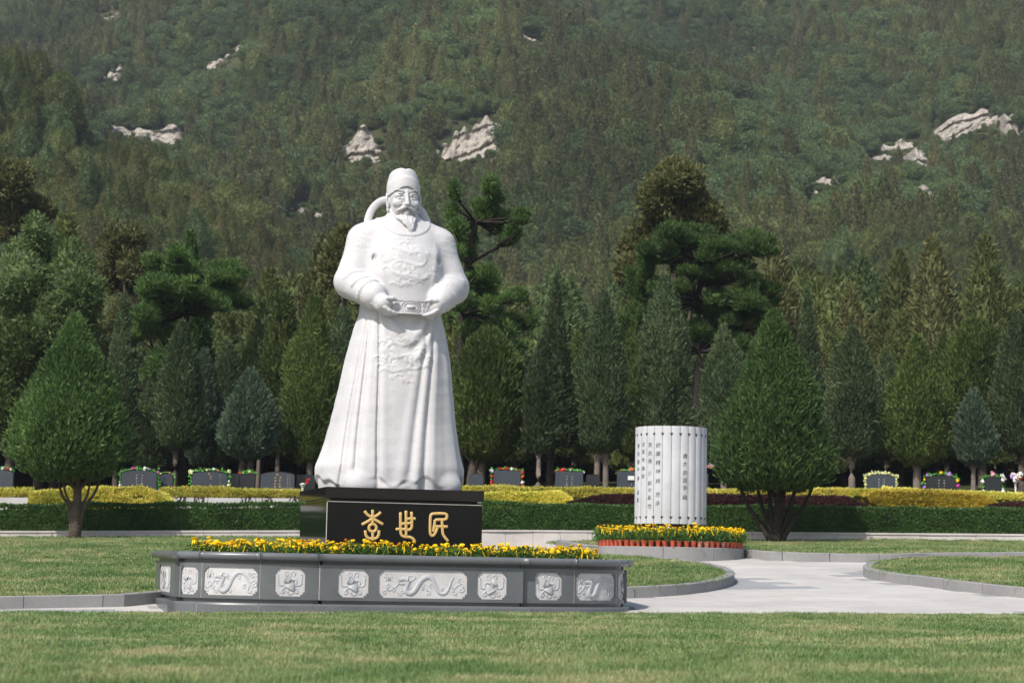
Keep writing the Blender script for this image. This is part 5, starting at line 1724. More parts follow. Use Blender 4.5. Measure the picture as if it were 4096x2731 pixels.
# pines with layered branches
def pine(xb, Y, trunk_px, pads, label, seed, ybase=None):
    """trunk_px: trunk points from the ground up; pads: (x, y, half width, half height) of needle layers, pixels"""
    rs = np.random.RandomState(seed)
    bx = at(xb, trunk_px[0][1], Y).x
    zb = gs(bx, Y)
    root = empty('pine_tree', (bx, Y, zb - 0.05))
    tag(root, label, 'tree', 'pines behind the cemetery')
    tp = [(0, 0, 0)] + [tuple(at(x, y, Y) - Vector((bx, Y, zb))) for x, y in trunk_px[1:]]
    m = len(tp)
    paths = [(tp, list(np.linspace(0.2, 0.035, m)))]
    Ps, Ds, Hs, Os = [], [], [], []
    ta = np.array(tp)
    clumps = []
    for (x, y, hw, hh) in pads:
        k = max(3, int(hw / 14))
        for _ in range(k):
            clumps.append((x + rs.uniform(-0.75, 0.75) * hw, y + rs.uniform(-0.7, 0.7) * hh, rs.uniform(0.34, 0.6) * max(hw, 50) * 0.9, rs.uniform(0.5, 0.95) * hh * 0.8))
    for (x, y, hw, hh) in clumps:
        dy = rs.uniform(-1.3, 1.3)
        c = np.array(at(x, y, Y) - Vector((bx, Y, zb))) + np.array([0, dy, 0])
        rx, rz = hw * Y / FPX, hh * Y / FPX
        n = int(350 + 3600 * rx * max(rx, 0.4) * 0.5)
        u = rs.normal(size=(n, 3))
        u /= np.linalg.norm(u, axis=1)[:, None]
        u *= rs.uniform(0.25, 1, (n, 1)) ** 0.5
        l = 1 + 0.22 * fnoise(u * 3.0, seed + int(x))
        P = c + u * np.array([rx, min(rx, 1.3) * 0.9, rz]) * l[:, None]
        P[:, 2] = np.maximum(P[:, 2], c[2] - rz * 0.55 + 0.1 * rs.normal(size=n) * rz)
        keep = fnoise((P - c) * 3.6, seed + int(y)) > -0.42
        Ps.append(P[keep])
        Ds.append((u * np.array([0.8, 0.8, 0.3]) + np.array([0, 0, 0.75]))[keep])
        Os.append((u + np.array([0, 0, 0.5]))[keep])
        Hs.append(ball_hull(c + np.array([0, 0, rz * 0.1]), (rx, min(rx, 1.3) * 0.9, rz * 0.75), seed + int(x), 0.4))
        i = int(np.argmin(np.abs(ta[:, 2] - (c[2] - rz * 1.2))))
        paths.append(([tuple(ta[i]), tuple((ta[i] + c) / 2 + np.array([0, 0, -0.08 * rx])), tuple(c - np.array([0, 0, rz * 0.3]))], [0.05, 0.035, 0.014]))
        for q in range(2):
            e = c + np.array([rx * rs.uniform(-0.8, 0.8), rs.uniform(-0.6, 0.6), rz * rs.uniform(-0.2, 0.4)])
            paths.append(([tuple((ta[i] + 2 * c) / 3), tuple(e)], [0.035, 0.01]))
    P, D = np.vstack(Ps), np.vstack(Ds)
    sd = np.clip(0.5 * rs.uniform(0, 1, len(P)) + 0.4 * (0.5 + 0.5 * fnoise(P * 1.7, seed)) + (rs.uniform(0, 1, len(P)) > 0.985) * 0.5, 0, 1)
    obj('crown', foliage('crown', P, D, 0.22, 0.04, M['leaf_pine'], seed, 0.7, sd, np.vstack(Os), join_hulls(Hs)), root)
    obj('trunk', trunk_mesh('trunk', paths, M['bark_dark'], 7), root)
pine(730, 60.5, [(730, 1900), (735, 1500), (745, 1250), (760, 1080)], [(800, 1090, 175, 50), (690, 1190, 150, 62), (880, 1180, 110, 40), (620, 1300, 110, 75), (830, 1230, 80, 40), (610, 1480, 90, 90), (560, 1600, 80, 80), (700, 1060, 90, 60), (640, 1700, 90, 60)],
     'spreading dark pine with flat layers between the bright left juniper and the statue', 71)
pine(1835, 61.5, [(1835, 1900), (1840, 1500), (1850, 1250), (1870, 1050), (1900, 880), (1945, 760), (1970, 690)],
     [(1972, 745, 26, 70), (1950, 850, 95, 55), (1800, 840, 40, 75), (2060, 890, 75, 32), (1865, 930, 70, 60), (2020, 940, 60, 50), (1985, 800, 45, 40), (1900, 1130, 100, 60), (2010, 1210, 90, 55), (1950, 1290, 120, 55), (2090, 1260, 60, 42), (1830, 1200, 80, 60), (2060, 1350, 60, 50), (1870, 1020, 50, 40)],
     'ragged pine with a tall spiky top just right of the statue', 72)
pine(2790, 62.0, [(2790, 1900), (2785, 1600), (2800, 1400), (2790, 1200), (2810, 1050), (2800, 930)],
     [(2900, 985, 150, 50), (2740, 960, 120, 55), (3020, 990, 90, 32), (2640, 1050, 100, 65), (2560, 1130, 70, 70), (2830, 1080, 130, 50), (2960, 1090, 110, 60), (2700, 1170, 110, 60), (2900, 1200, 130, 60), (2560, 1250, 70, 55), (2990, 1260, 100, 70), (2840, 1310, 110, 60), (2500, 1330, 60, 60), (3040, 1170, 80, 50), (2640, 1290, 80, 55), (2950, 1390, 90, 60), (3090, 1330, 60, 60)],
     'big spreading pine with a dark trunk rising behind the scroll', 73)

# leafy trees
def leafy(xb, Y, blobs, mat, label, seed, bark='bark', name='broadleaf_tree', leaf=(0.17, 0.085), dens=1.0, droop=0.0, ybase=1950):
    rs = np.random.RandomState(seed)
    bx = at(xb, ybase, Y).x
    zb = gs(bx, Y)
    root = empty(name, (bx, Y, zb - 0.05))
    tag(root, label, 'tree', 'leafy trees behind the cemetery')
    Ps, Ds, Hs, Os, paths = [], [], [], [], []
    zs = []
    for (x, y, hw, hh) in blobs:
        c = np.array(at(x, y, Y) - Vector((bx, Y, zb))) + np.array([0, rs.uniform(-0.8, 0.8), 0])
        rx, rz = hw * Y / FPX, hh * Y / FPX
        n = int(dens * (500 + 2600 * rx * rz))
        u = rs.normal(size=(n, 3))
        u /= np.linalg.norm(u, axis=1)[:, None]
        l = 1 + 0.3 * fnoise(u * 3.4, seed + int(x))
        P = c + u * (rs.uniform(0.2, 1, (n, 1)) ** 0.45) * np.array([rx, rx, rz]) * l[:, None]
        keep = fnoise((P - c) * 2.8, seed + int(y)) > -0.45
        Ps.append(P[keep])
        Ds.append((u + np.array([0, 0, 0.3 - droop]))[keep])
        Os.append((u + np.array([0, 0, 0.3]))[keep])
        Hs.append(ball_hull(c, (rx, rx, rz), seed + int(x), 0.66))
        zs.append(c)
        paths.append(([(0, 0, c[2] * 0.35), (c[0] * 0.5, c[1] * 0.5, c[2] * 0.7), tuple(c)], [0.09, 0.06, 0.015]))
    top = max(zs, key=lambda q: q[2])
    paths.append(([(0, 0, 0), (0.05, 0, top[2] * 0.4), tuple(top)], [0.17, 0.12, 0.02]))
    P, D = np.vstack(Ps), np.vstack(Ds)
    obj('crown', foliage('crown', P, D, leaf[0], leaf[1], M[mat], seed, 0.7, None, np.vstack(Os), join_hulls(Hs)), root)
    obj('trunk', trunk_mesh('trunk', paths, M[bark], 7), root)
leafy(150, 60.0, [(90, 1120, 150, 110), (260, 1060, 110, 100), (340, 1180, 90, 110), (40, 1250, 120, 130), (200, 1280, 130, 120), (110, 1000, 100, 90), (330, 1320, 70, 110), (150, 930, 70, 70)], 'leaf_silver', 'large silvery green leafy tree behind the bright left juniper', 81, leaf=(0.2, 0.07), droop=0.5)
leafy(30, 58.0, [(30, 1450, 110, 130), (90, 1560, 90, 110), (0, 1600, 110, 120), (130, 1400, 80, 100), (30, 1700, 90, 90)], 'leaf_olive', 'leafy olive green tree at the left edge', 82)
leafy(40, 78.0, [(30, 740, 110, 90), (120, 830, 80, 70), (30, 880, 120, 80), (70, 680, 60, 50)], 'leaf_brown', 'brownish tree top at the left edge above the silvery tree', 83, dens=1.1, leaf=(0.22, 0.11), ybase=1900)
leafy(2690, 70.0, [(2700, 740, 115, 75), (2640, 810, 85, 70), (2770, 820, 105, 80), (2690, 870, 140, 70), (2560, 980, 75, 85), (2520, 1090, 60, 70), (2840, 900, 60, 60), (2700, 690, 70, 40)], 'leaf_brown', 'tall brownish olive tree with a rounded top above the scroll pine', 84, leaf=(0.23, 0.13), dens=1.2, ybase=1900)
leafy(1345, 66.0, [(1345, 990, 45, 70), (1330, 1080, 60, 70), (1300, 1180, 70, 80), (1370, 930, 30, 40)], 'leaf_brown', 'brownish olive tree rising at the left shoulder of the statue', 85, leaf=(0.2, 0.1), ybase=1900)
leafy(500, 72.0, [(500, 980, 85, 80), (470, 1080, 90, 80), (560, 1080, 70, 70)], 'leaf_brown', 'brown foliaged tree behind the fresh green pointed conifer', 86, leaf=(0.22, 0.11), ybase=1900)
leafy(3040, 68.0, [(3080, 1210, 90, 60), (3010, 1270, 70, 60), (3140, 1290, 60, 60)], 'leaf_brown', 'olive brown tree between the scroll pine and the tall dark conifer', 87, leaf=(0.22, 0.11), ybase=1900)
leafy(3700, 70.0, [(3740, 1270, 80, 70), (3680, 1340, 80, 60), (3790, 1350, 60, 60)], 'leaf_brown', 'brown crowned tree behind the broad dull green juniper', 88, leaf=(0.22, 0.11), ybase=1900)

# ------------------------------------------------------------------ hedges and shrubs on the terraces
def shrub_mass(name, rows, mat, label, cat, seed, n, leaf, fronty=None, lump=0.12, group=None, back=0.5):
    """planted mass: rows are (x, y_top, y_bottom) pixels along it at depth Y0; the body reaches 'back' metres behind"""
    rs = np.random.RandomState(seed)
    xs = np.array([r[0] for r in rows], float)
    t = rs.uniform(xs[0], xs[-1], n)
    Y0 = fronty
    yt = np.interp(t, xs, [r[1] for r in rows])
    yb = np.interp(t, xs, [r[2] for r in rows])
    a = np.array([at(x, y, Y0) for x, y in zip(t, yt)])
    b = np.array([at(x, y, Y0) for x, y in zip(t, yb)])
    k = rs.uniform(0, 1, n)
    onfront = rs.uniform(0, 1, n) < 0.62
    zt = a[:, 2]
    zb = b[:, 2]
    z = np.where(onfront, zb + (zt - zb) * k, zt - 0.04 * rs.uniform(0, 1, n))
    y = np.where(onfront, Y0 + 0.05 * rs.uniform(0, 1, n) + 0.12 * (np.clip(k, 0.6, 1) - 0.6), Y0 + back * rs.uniform(0, 1, n))
    P = np.stack([a[:, 0], y, z], 1)
    l = fnoise(np.stack([P[:, 0] * 4, P[:, 1] * 4, P[:, 2] * 5], 1), seed + 1)
    P[:, 2] += np.where(k > 0.5, lump * 0.5 * l * (zt - zb), 0)
    P[:, 1] += lump * 0.6 * l * 0.3
    D = np.where(onfront[:, None], np.array([0, -0.7, 0.6]), np.array([0, -0.15, 1.0])) + 0.0 * P
    c = np.array([P[:, 0].mean(), P[:, 1].mean(), zb.mean()])
    root = empty(name, c)
    tag(root, label, cat, group)
    me = foliage('foliage', P - c, D, leaf[0], leaf[1], M[mat], seed, 0.75, np.clip(0.65 * rs.uniform(0, 1, n) + 0.35 * (0.5 + 0.5 * l), 0, 1), np.where(onfront[:, None], np.array([0, -1.0, 0.4]), np.array([0, -0.3, 1.0])) + 0.0 * P)
    obj('foliage', me, root)
    # closed box added inside so that no light falls through
    xs2 = np.linspace(xs[0], xs[-1], 24)
    mb = MB()
    v = []
    for x in xs2:
        p, q = at(x, np.interp(x, xs, [r[1] for r in rows]), Y0), at(x, np.interp(x, xs, [r[2] for r in rows]), Y0)
        h = p.z - q.z
        for yy, z_ in ((0.10, q.z - 0.35), (0.10, p.z - 0.12 * h - 0.03), (back * 0.95, p.z - 0.12 * h - 0.03), (back * 0.95, q.z - 0.35)):
            v.append((p.x - c[0], Y0 + yy - c[1], z_ - c[2]))
    i = np.arange(23)[:, None] * 4
    j = np.arange(4)[None]
    mb.add(v, np.stack([i + j, i + 4 + j, i + 4 + (j + 1) % 4, i + (j + 1) % 4], -1).reshape(-1, 4))
    mb.build('inner_light_block', M[mat], root)
    return root
shrub_mass('hedge', [(-200, 2020, 2128), (300, 2018, 2126), (690, 2016, 2122), (1195, 2010, 2119), (1945, 2012, 2118), (2500, 2022, 2122), (3000, 2026, 2126), (3600, 2030, 2131), (4300, 2042, 2140)], 'leaf_hedge', 'long clipped dark green hedge above the low pale wall', 'hedge', 91, 90000, (0.055, 0.034), 45.95, 0.2, back=0.9)
YG = 'golden privet shrubs on the terrace'
shrub_mass('privet_row', [(-200, 1955, 1992), (130, 1955, 1990)], 'leaf_yellow', 'short golden privet row behind the leftmost grave edge', 'shrub', 92, 3000, (0.075, 0.04), 50.3, 0.6, YG)
shrub_mass('privet_clump', [(115, 1975, 2025), (180, 1962, 2034), (400, 1958, 2036), (560, 1960, 2034), (640, 1975, 2030), (665, 2005, 2026)], 'leaf_yellow', 'wide mound of golden privet behind the trunk of the left juniper', 'shrub', 93, 14000, (0.075, 0.042), 48.2, 0.4, YG, 1.2)
shrub_mass('privet_row', [(640, 1955, 1990), (900, 1957, 1990), (1200, 1965, 1994)], 'leaf_yellow', 'golden privet row on the white wall left of the pedestal', 'shrub', 94, 9000, (0.075, 0.04), 50.3, 0.6, YG)
shrub_mass('privet_row', [(1850, 1948, 1985), (2050, 1950, 1985), (2280, 1955, 1990), (2520, 1958, 1985), (2840, 1963, 1988)], 'leaf_yellow', 'golden privet row in front of the graves right of the statue', 'shrub', 95, 12000, (0.075, 0.04), 50.0, 0.6, YG)
shrub_mass('privet_clump', [(1930, 1975, 2025), (2050, 1972, 2030), (2150, 1970, 2032), (2250, 1976, 2026), (2285, 1998, 2020)], 'leaf_yellow', 'broad golden privet mound right of the pedestal', 'shrub', 96, 11000, (0.075, 0.042), 48.2, 0.4, YG, 1.2)
shrub_mass('privet_row', [(2815, 1962, 1985), (3100, 1962, 1986), (3400, 1958, 1985), (3520, 1960, 1990)], 'leaf_yellow', 'golden privet strip behind the stems of the right juniper', 'shrub', 97, 9000, (0.075, 0.04), 50.0, 0.6, YG)
shrub_mass('privet_clump', [(3480, 1975, 2010), (3540, 1968, 2035), (3700, 1964, 2040), (3850, 1972, 2042), (3940, 1985, 2044), (3985, 2010, 2040)], 'leaf_gold', 'dull golden shrub mound in front of the arched graves at right', 'shrub', 98, 12000, (0.08, 0.042), 48.2, 0.28, YG, 1.2)
shrub_mass('privet_row', [(3540, 1958, 1990), (3900, 1968, 1995), (4200, 1980, 2010)], 'leaf_yellow', 'golden privet strip at the far right edge', 'shrub', 99, 7000, (0.075, 0.04), 50.2, 0.6, YG)
MR = 'maroon shrub beds on the terrace'
shrub_mass('maroon_bed', [(2268, 2012, 2024), (2380, 1985, 2028), (2520, 1978, 2030), (2800, 1978, 2032)], 'leaf_maroon', 'dark maroon shrub bed left of and behind the scroll', 'shrub', 101, 9000, (0.06, 0.035), 48.0, 0.15, MR, 1.6)
shrub_mass('maroon_bed', [(2800, 1978, 2034), (3200, 1984, 2038), (3380, 1988, 2036), (3470, 2018, 2034)], 'leaf_maroon', 'dark maroon shrub bed behind the stems of the right juniper', 'shrub', 102, 10000, (0.06, 0.035), 48.0, 0.15, MR, 1.6)
shrub_mass('maroon_bed', [(3955, 2020, 2042), (4050, 2012, 2046), (4250, 2012, 2050)], 'leaf_maroon', 'dark maroon shrub bed at the right edge', 'shrub', 103, 4000, (0.06, 0.035), 48.0, 0.15, MR, 1.4)
def terrace_wall(x0, x1, yt, yb, Y, label):
    a, b, c = at(x0, yt[0], Y), at(x1, yt[1], Y), at(x0, yb, Y)
    root = empty('terrace_wall', ((a.x + b.x) / 2, Y, c.z))
    tag(root, label, 'wall')
    n = max(1, int((b.x - a.x) / 1.1))
    for i in range(n):
        t0, t1 = i / n, (i + 1) / n
        mb = MB()
        v = []
        for y in (0.0, 0.2):
            for t in (t0 + 0.002, t1 - 0.002):
                x = a.x + (b.x - a.x) * t
                for z in (c.z - 0.3, a.z + (b.z - a.z) * t):
                    v.append((x - root.location.x, y, z - root.location.z))
        mb.add(v, [[0, 2, 3, 1], [4, 5, 7, 6], [1, 3, 7, 5], [0, 1, 5, 4], [2, 6, 7, 3], [0, 4, 6, 2]])
        mb.build('wall_slab', M['whitewall'], root)
terrace_wall(640, 1215, (1989, 1992), 2030, 49.6, 'whitish low terrace wall left of the pedestal')
terrace_wall(-150, 125, (1988, 1989), 2025, 49.6, 'short piece of whitish terrace wall at the left edge')
def dry_stalks(x, y, Y, seed, label):
    rs = np.random.RandomState(seed)
    b = at(x, y + 24, Y)
    mb = MB()
    for i in range(9):
        dx = rs.uniform(-0.12, 0.12)
        mb.tube([(dx * 0.3, rs.uniform(-0.05, 0.05), -0.15), (dx * 0.8, 0, 0.12), (dx * 1.5, rs.uniform(-0.05, 0.05), rs.uniform(0.18, 0.34))], [0.007, 0.006, 0.003], 4)
        for k in range(3):
            mb.ball((dx * 1.2 + rs.uniform(-0.03, 0.03), 0, rs.uniform(0.08, 0.26)), (0.018, 0.012, 0.025), 5, 4)
    tag(mb.build('rose_bush', M['leaf_maroon'], None, False, b), label, 'shrub', 'withered bushes before the white terrace wall')
for _k, (_x, _d) in enumerate(((720, 'leftmost'), (800, 'second from left'), (978, 'bushiest'), (1065, 'fourth from left'), (1180, 'rightmost'))):
    dry_stalks(_x, 2005, 47.4, 200 + _k, '%s of the five withered bushes before the white terrace wall' % _d if _d != 'bushiest' else 'middle one of the five withered bushes before the white terrace wall')

# ------------------------------------------------------------------ gravestones with artificial flowers
def bloom_mesh(name, mat, r, n=10, seed=0):
    """ruffled ball of petals"""
    rs = np.random.RandomState(seed)
    mb = MB()
    mb.ball((0, 0, 0), (r * 0.72, r * 0.72, r * 0.6), 7, 5)
    for i in range(n):
        a = rs.uniform(0, 2 * PI)
        e = rs.uniform(-0.3, 1.2)
        d = np.array([math.cos(a) * math.cos(e), math.sin(a) * math.cos(e), math.sin(e)])
        s = np.cross(d, [0, 0.1, 1.0])
        s /= np.linalg.norm(s)
        c = d * r * 0.55
        mb.add([c, c + d * r * 0.5 + s * r * 0.38, c + d * r * 0.62, c + d * r * 0.5 - s * r * 0.38], [[0, 1, 2, 3]])
    return mb.mesh(name, mat)
PET = {k: bloom_mesh('bloom', M[k], 0.055, 12, i) for i, k in enumerate(('red', 'magenta', 'pink', 'violet', 'white', 'cream', 'orange_red', 'yellow'))}
GY = 52.3
def headstone(x0, x1, yt, label, shape='arch', mat='headstone', Y=GY, text=0, thick=0.16, yb=1990):
    a, b = at(x0, yt, Y), at(x1, yt, Y)
    cx = (a.x + b.x) / 2
    zb = gs(cx, Y)
    W = b.x - a.x
    Ht = (a.z + b.z) / 2 - zb
    root = empty('headstone', (cx, Y, zb))
    tag(root, label, 'gravestone', 'gravestones in a row before the trees')
    if shape == 'arch':
        drop = 0.075
        t = np.linspace(-1, 1, 17)
        top = [(W / 2 * q, Ht - drop * (abs(q) ** 2.2)) for q in t]
        out = [(-W / 2, 0)] + [(W / 2, 0)] + [(x, z) for x, z in top[::-1]]
    else:
        out = [(-W / 2, 0), (W / 2, 0), (W / 2, Ht), (-W / 2, Ht)]
    out = np.array(out)
    n = len(out)
    mb = MB()
    v = np.vstack([np.c_[out[:, 0], np.full(n, -thick / 2), out[:, 1]], np.c_[out[:, 0], np.full(n, thick / 2), out[:, 1]], [[0, -thick / 2, Ht * 0.4], [0, thick / 2, Ht * 0.4]]])
    k = np.arange(n)
    k1 = (k + 1) % n
    mb.add(v, np.stack([k, n + k, n + k1, k1], 1)[:, ::-1], np.vstack([np.stack([np.full(n, 2 * n), k, k1], 1), np.stack([np.full(n, 2 * n + 1), n + k1, n + k], 1)]))
    bevel(mb.build('slab', M[mat], root), 0.008, 1)
    mb = MB()
    mb.box((0, 0.0, 0.04), (W + 0.12, thick + 0.18, 0.1))
    mb.build('foot', M[mat], root)
    if text:
        rs = np.random.RandomState(int(x0))
        mb = MB()
        def glyph(x, z, s):
            for _ in range(4):
                dx, dz = rs.uniform(-0.4, 0.4, 2) * s
                if rs.uniform() < 0.5: mb.box((x + dx * 0.3, -thick / 2 - 0.002, z + dz), (s * rs.uniform(0.5, 0.95), 0.004, s * 0.16))
                else: mb.box((x + dx, -thick / 2 - 0.002, z + dz * 0.3), (s * 0.16, 0.004, s * rs.uniform(0.5, 0.95)))
        if text == 2:
            for xc in (-0.06, 0.07):
                for i in range(4): glyph(xc * 1.0, Ht - 0.16 - 0.08 * i, 0.058)
            glyph(0.0, Ht - 0.075, 0.06)
            glyph(0.0, Ht - 0.5, 0.06)
            glyph(0.0, Ht - 0.58, 0.06)
            for xc in (0.27, 0.33):
                for i in range(10): glyph(xc, Ht - 0.10 - 0.05 * i, 0.026)
        elif text == 1:
            for i, dz in enumerate((0.07, 0.14, 0.21, 0.38, 0.5)): glyph(0.03 if i else -0.02, Ht - dz, 0.055)
            for i in range(9): glyph(0.28, Ht - 0.1 - 0.055 * i, 0.026)
        else:
            for i in range(5):
                glyph(-0.06, Ht - 0.14 - 0.075 * i, 0.04)
                glyph(0.08, Ht - 0.14 - 0.075 * i, 0.04)
        mb.build('inscription', M['gold'] if text < 3 else M['grout'], root)['kind'] = 'stuff'
    return cx, Y, zb, W, Ht
def garland(st, items, label, leafy=True, side=True, seed=0, leafm='fabric_leaf', rim=None):
    """string of artificial leaves and blooms over a stone; items: (position 0..1 along the arch, kind, size)"""
    cx, Y, zb, W, Ht = st
    rs = np.random.RandomState(seed)
    root = empty('flower_garland', (cx, Y, zb + Ht))
    tag(root, label, 'garland', 'artificial flowers laid on the gravestones')
    n = 60
    t = np.linspace(0, 1, n)
    def pos(q):
        if side:
            s = q * (W + 2 * Ht * 0.75) - Ht * 0.75
            if s < 0: return np.array([-W / 2 - 0.04, -0.02, s])
            if s > W: return np.array([W / 2 + 0.04, -0.02, -(s - W)])
            return np.array([-W / 2 + s, -0.02, 0.035 - 0.07 * abs(2 * s / W - 1) ** 2.2])
        return np.array([-W / 2 + q * W, 0.0, 0.035 - 0.07 * abs(2 * q - 1) ** 2.2])
    mb = MB()
    if leafy:
        for i in range(170):
            p = pos(rs.uniform()) + rs.normal(size=3) * np.array([0.018, 0.02, 0.018])
            d = rs.normal(size=3)
            d /= np.linalg.norm(d)
            s = np.cross(d, rs.normal(size=3))
            s /= np.linalg.norm(s)
            L = rs.uniform(0.05, 0.09)
            mb.add([p, p + d * L * 0.5 + s * L * 0.3, p + d * L, p + d * L * 0.5 - s * L * 0.3], [[0, 1, 2, 3]])
    mb.tube([pos(q) for q in t], 0.012 if rim is None else 0.035, 6)
    mb.build('leaf_string', M[leafm] if rim is None else M[rim], root)['kind'] = 'stuff'
    for q, kind, s in items:
        o = obj('bloom', PET[kind], root, pos(q) + np.array([0, -0.04, rs.uniform(-0.01, 0.02)]), (rs.uniform(0.6, 1.4), 0, rs.uniform(0, 6)))
        o.scale = (s, s, s)
    return root
_s = headstone(-90, 57, 1876, 'plain slate gravestone cut by the left edge', text=0)
garland(_s, [(0.7, 'white', 0.9), (0.84, 'red', 1.1), (0.92, 'white', 0.7), (0.5, 'red', 0.8)], 'red and white flowers on the leftmost gravestone', side=False, seed=1)
_s = headstone(489, 630, 1880, 'slate gravestone with a low arch between the left juniper and a slim trunk', text=3)
garland(_s, [(0.42, 'magenta', 1.1), (0.56, 'white', 0.9), (0.62, 'violet', 0.7), (0.74, 'magenta', 0.9), (0.97, 'violet', 0.8), (0.1, 'white', 0.8)], 'green garland with magenta and white flowers on a low arched gravestone', seed=2)
_s = headstone(640, 694, 1893, 'small slate gravestone beside the slim juniper trunk', Y=52.6)
garland(_s, [(0.2, 'orange_red', 0.5), (0.4, 'cream', 0.5), (0.55, 'orange_red', 0.5), (0.7, 'cream', 0.5), (0.85, 'orange_red', 0.5), (0.95, 'red', 0.5), (0.05, 'magenta', 0.8)], 'thin orange garland on the small slate gravestone', False, seed=3)
_s = headstone(772, 911, 1884, 'slate gravestone with gold characters inside a bright green garland', text=1)
garland(_s, [(0.27, 'cream', 1.3), (0.46, 'cream', 0.9), (0.54, 'white', 0.8), (0.6, 'orange_red', 0.6), (0.72, 'cream', 0.9), (0.9, 'cream', 1.1), (0.84, 'white', 0.6)], 'bright green garland with cream blooms round a gold lettered gravestone', seed=4)
_s = headstone(921, 960, 1892, 'narrow shade-darkened gravestone next to the green garlanded one', 'flat', 'headstone_dark', 53.0)  # shade on this slab and the next is put into their dark colour
_s2 = headstone(962, 1022, 1893, 'shade-darkened gravestone behind the thin trunk of the oval juniper', 'flat', 'headstone_dark', 53.0)
garland(_s2, [(0.0, 'orange_red', 1.2), (0.62, 'cream', 1.1), (0.2, 'cream', 0.5), (0.9, 'cream', 0.6)], 'orange and cream flowers on the two narrow dark gravestones', side=False, seed=5)
headstone(1045, 1180, 1886, 'slate gravestone with gold columns of characters left of the pedestal', text=2)
headstone(1188, 1262, 1898, 'dark gravestone in the shade left of the statue skirt', 'flat', 'headstone_dark', 54.8)
headstone(1876, 1932, 1894, 'blue grey gravestone in the shade just right of the statue', 'arch', 'headstone', 53.6)
_s = headstone(1974, 2083, 1880, 'slate gravestone framed by a red garland', 'flat')
garland(_s, [(0.05, 'red', 1.0), (0.14, 'red', 1.2), (0.22, 'red', 1.0), (0.3, 'white', 1.3), (0.4, 'red', 0.8), (0.5, 'red', 0.8), (0.56, 'white', 1.0), (0.64, 'red', 0.8), (0.72, 'red', 1.0), (0.78, 'orange_red', 1.1), (0.85, 'white', 1.1), (0.9, 'red', 1.0), (0.97, 'red', 1.3), (0.93, 'red', 1.2), (0.02, 'red', 1.1), (0.45, 'red', 0.8), (0.1, 'red', 1.1)], 'red garland with white blooms round a gravestone right of the statue', seed=6)
_s = headstone(2221, 2332, 1884, 'square topped slate gravestone left of the twin pale trunks', 'flat', text=3)
garland(_s, [(0.02, 'red', 0.9), (0.22, 'red', 1.5), (0.3, 'red', 1.2), (0.55, 'white', 0.7), (0.97, 'white', 1.0), (0.52, 'red', 0.6)], 'red and white flowers on the square topped gravestone', side=False, seed=7)
headstone(2345, 2395, 1897, 'dark gravestone beside the twin pale trunks', 'flat', 'headstone_dark', 53.4)
_s = headstone(2468, 2600, 1884, 'slate gravestone half hidden by the left side of the scroll', 'flat', text=3)
garland(_s, [(0.1, 'red', 0.7), (0.42, 'orange_red', 1.1), (0.38, 'white', 0.7)], 'red flowers on the gravestone left of the scroll', side=False, seed=8)
_m = MB()
_m.box((0, 0, 0), (0.17, 0.012, 0.11))
_m.box((0, -0.008, 0.0), (0.12, 0.006, 0.012)).box((0, -0.008, -0.028), (0.10, 0.006, 0.01))
tag(_m.build('paper_note', M['white'], None, False, at(2524, 1911, GY - 0.12)), 'white paper card on the gravestone left of the scroll', 'card')
headstone(2745, 2832, 1893, 'gravestone showing as a grey sliver right of the scroll', 'flat', 'headstone', 53.0)
_s = headstone(3467, 3577, 1897, 'slate gravestone inside a pale cream garland at right', text=3)
garland(_s, [(q, 'cream', 0.75) for q in np.linspace(0.03, 0.97, 20)], 'pale cream garland round the gravestone at right', seed=9, leafm='cream')
_s = headstone(3702, 3822, 1900, 'black arched gravestone under violet and yellow flowers at right', 'arch', 'headstone_dark', text=3)
garland(_s, [(0.3, 'violet', 1.1), (0.5, 'yellow', 1.1), (0.62, 'violet', 1.4), (0.8, 'yellow', 1.3), (0.88, 'magenta', 1.3), (0.1, 'violet', 1.2), (0.2, 'yellow', 0.8)], 'green garland with violet and yellow flowers on the black arched gravestone', seed=10)
_s = headstone(3936, 4003, 1905, 'narrow black gravestone near the right edge', 'arch', 'headstone_dark')
garland(_s, [(0.5, 'pink', 1.7), (0.72, 'white', 1.6), (0.66, 'white', 1.3), (0.24, 'white', 1.1), (0.95, 'white', 1.8), (0.05, 'white', 0.9)], 'pink and white blooms on the narrow black gravestone', seed=11)
def bouquet(x, y, Y, cols, label, s=1.0):
    p = at(x, y, Y)
    root = empty('bouquet', (p.x, Y, p.z))
    tag(root, label, 'bouquet')
    mb = MB()
    mb.tube([(0, 0, -0.45), (0, 0, -0.1), (0, 0, 0.0)], [0.015, 0.03, 0.09], 8)
    mb.build('wrapping', M['white'], root)
    rs = np.random.RandomState(int(x))
    for i, k in enumerate(cols):
        o = obj('bloom', PET[k], root, (rs.uniform(-0.13, 0.13), rs.uniform(-0.08, 0.0), rs.uniform(0, 0.16)), (1, 0, i))
        o.scale = (1.4 * s,) * 3
bouquet(4062, 1920, 52.0, ['white', 'white', 'violet', 'orange_red', 'orange_red', 'white', 'white', 'pink'], 'large white and orange bouquet at the right edge')
bouquet(1211, 1935, 51.8, ['red', 'red'], 'small red flower beside the statue pedestal at left', 0.7)
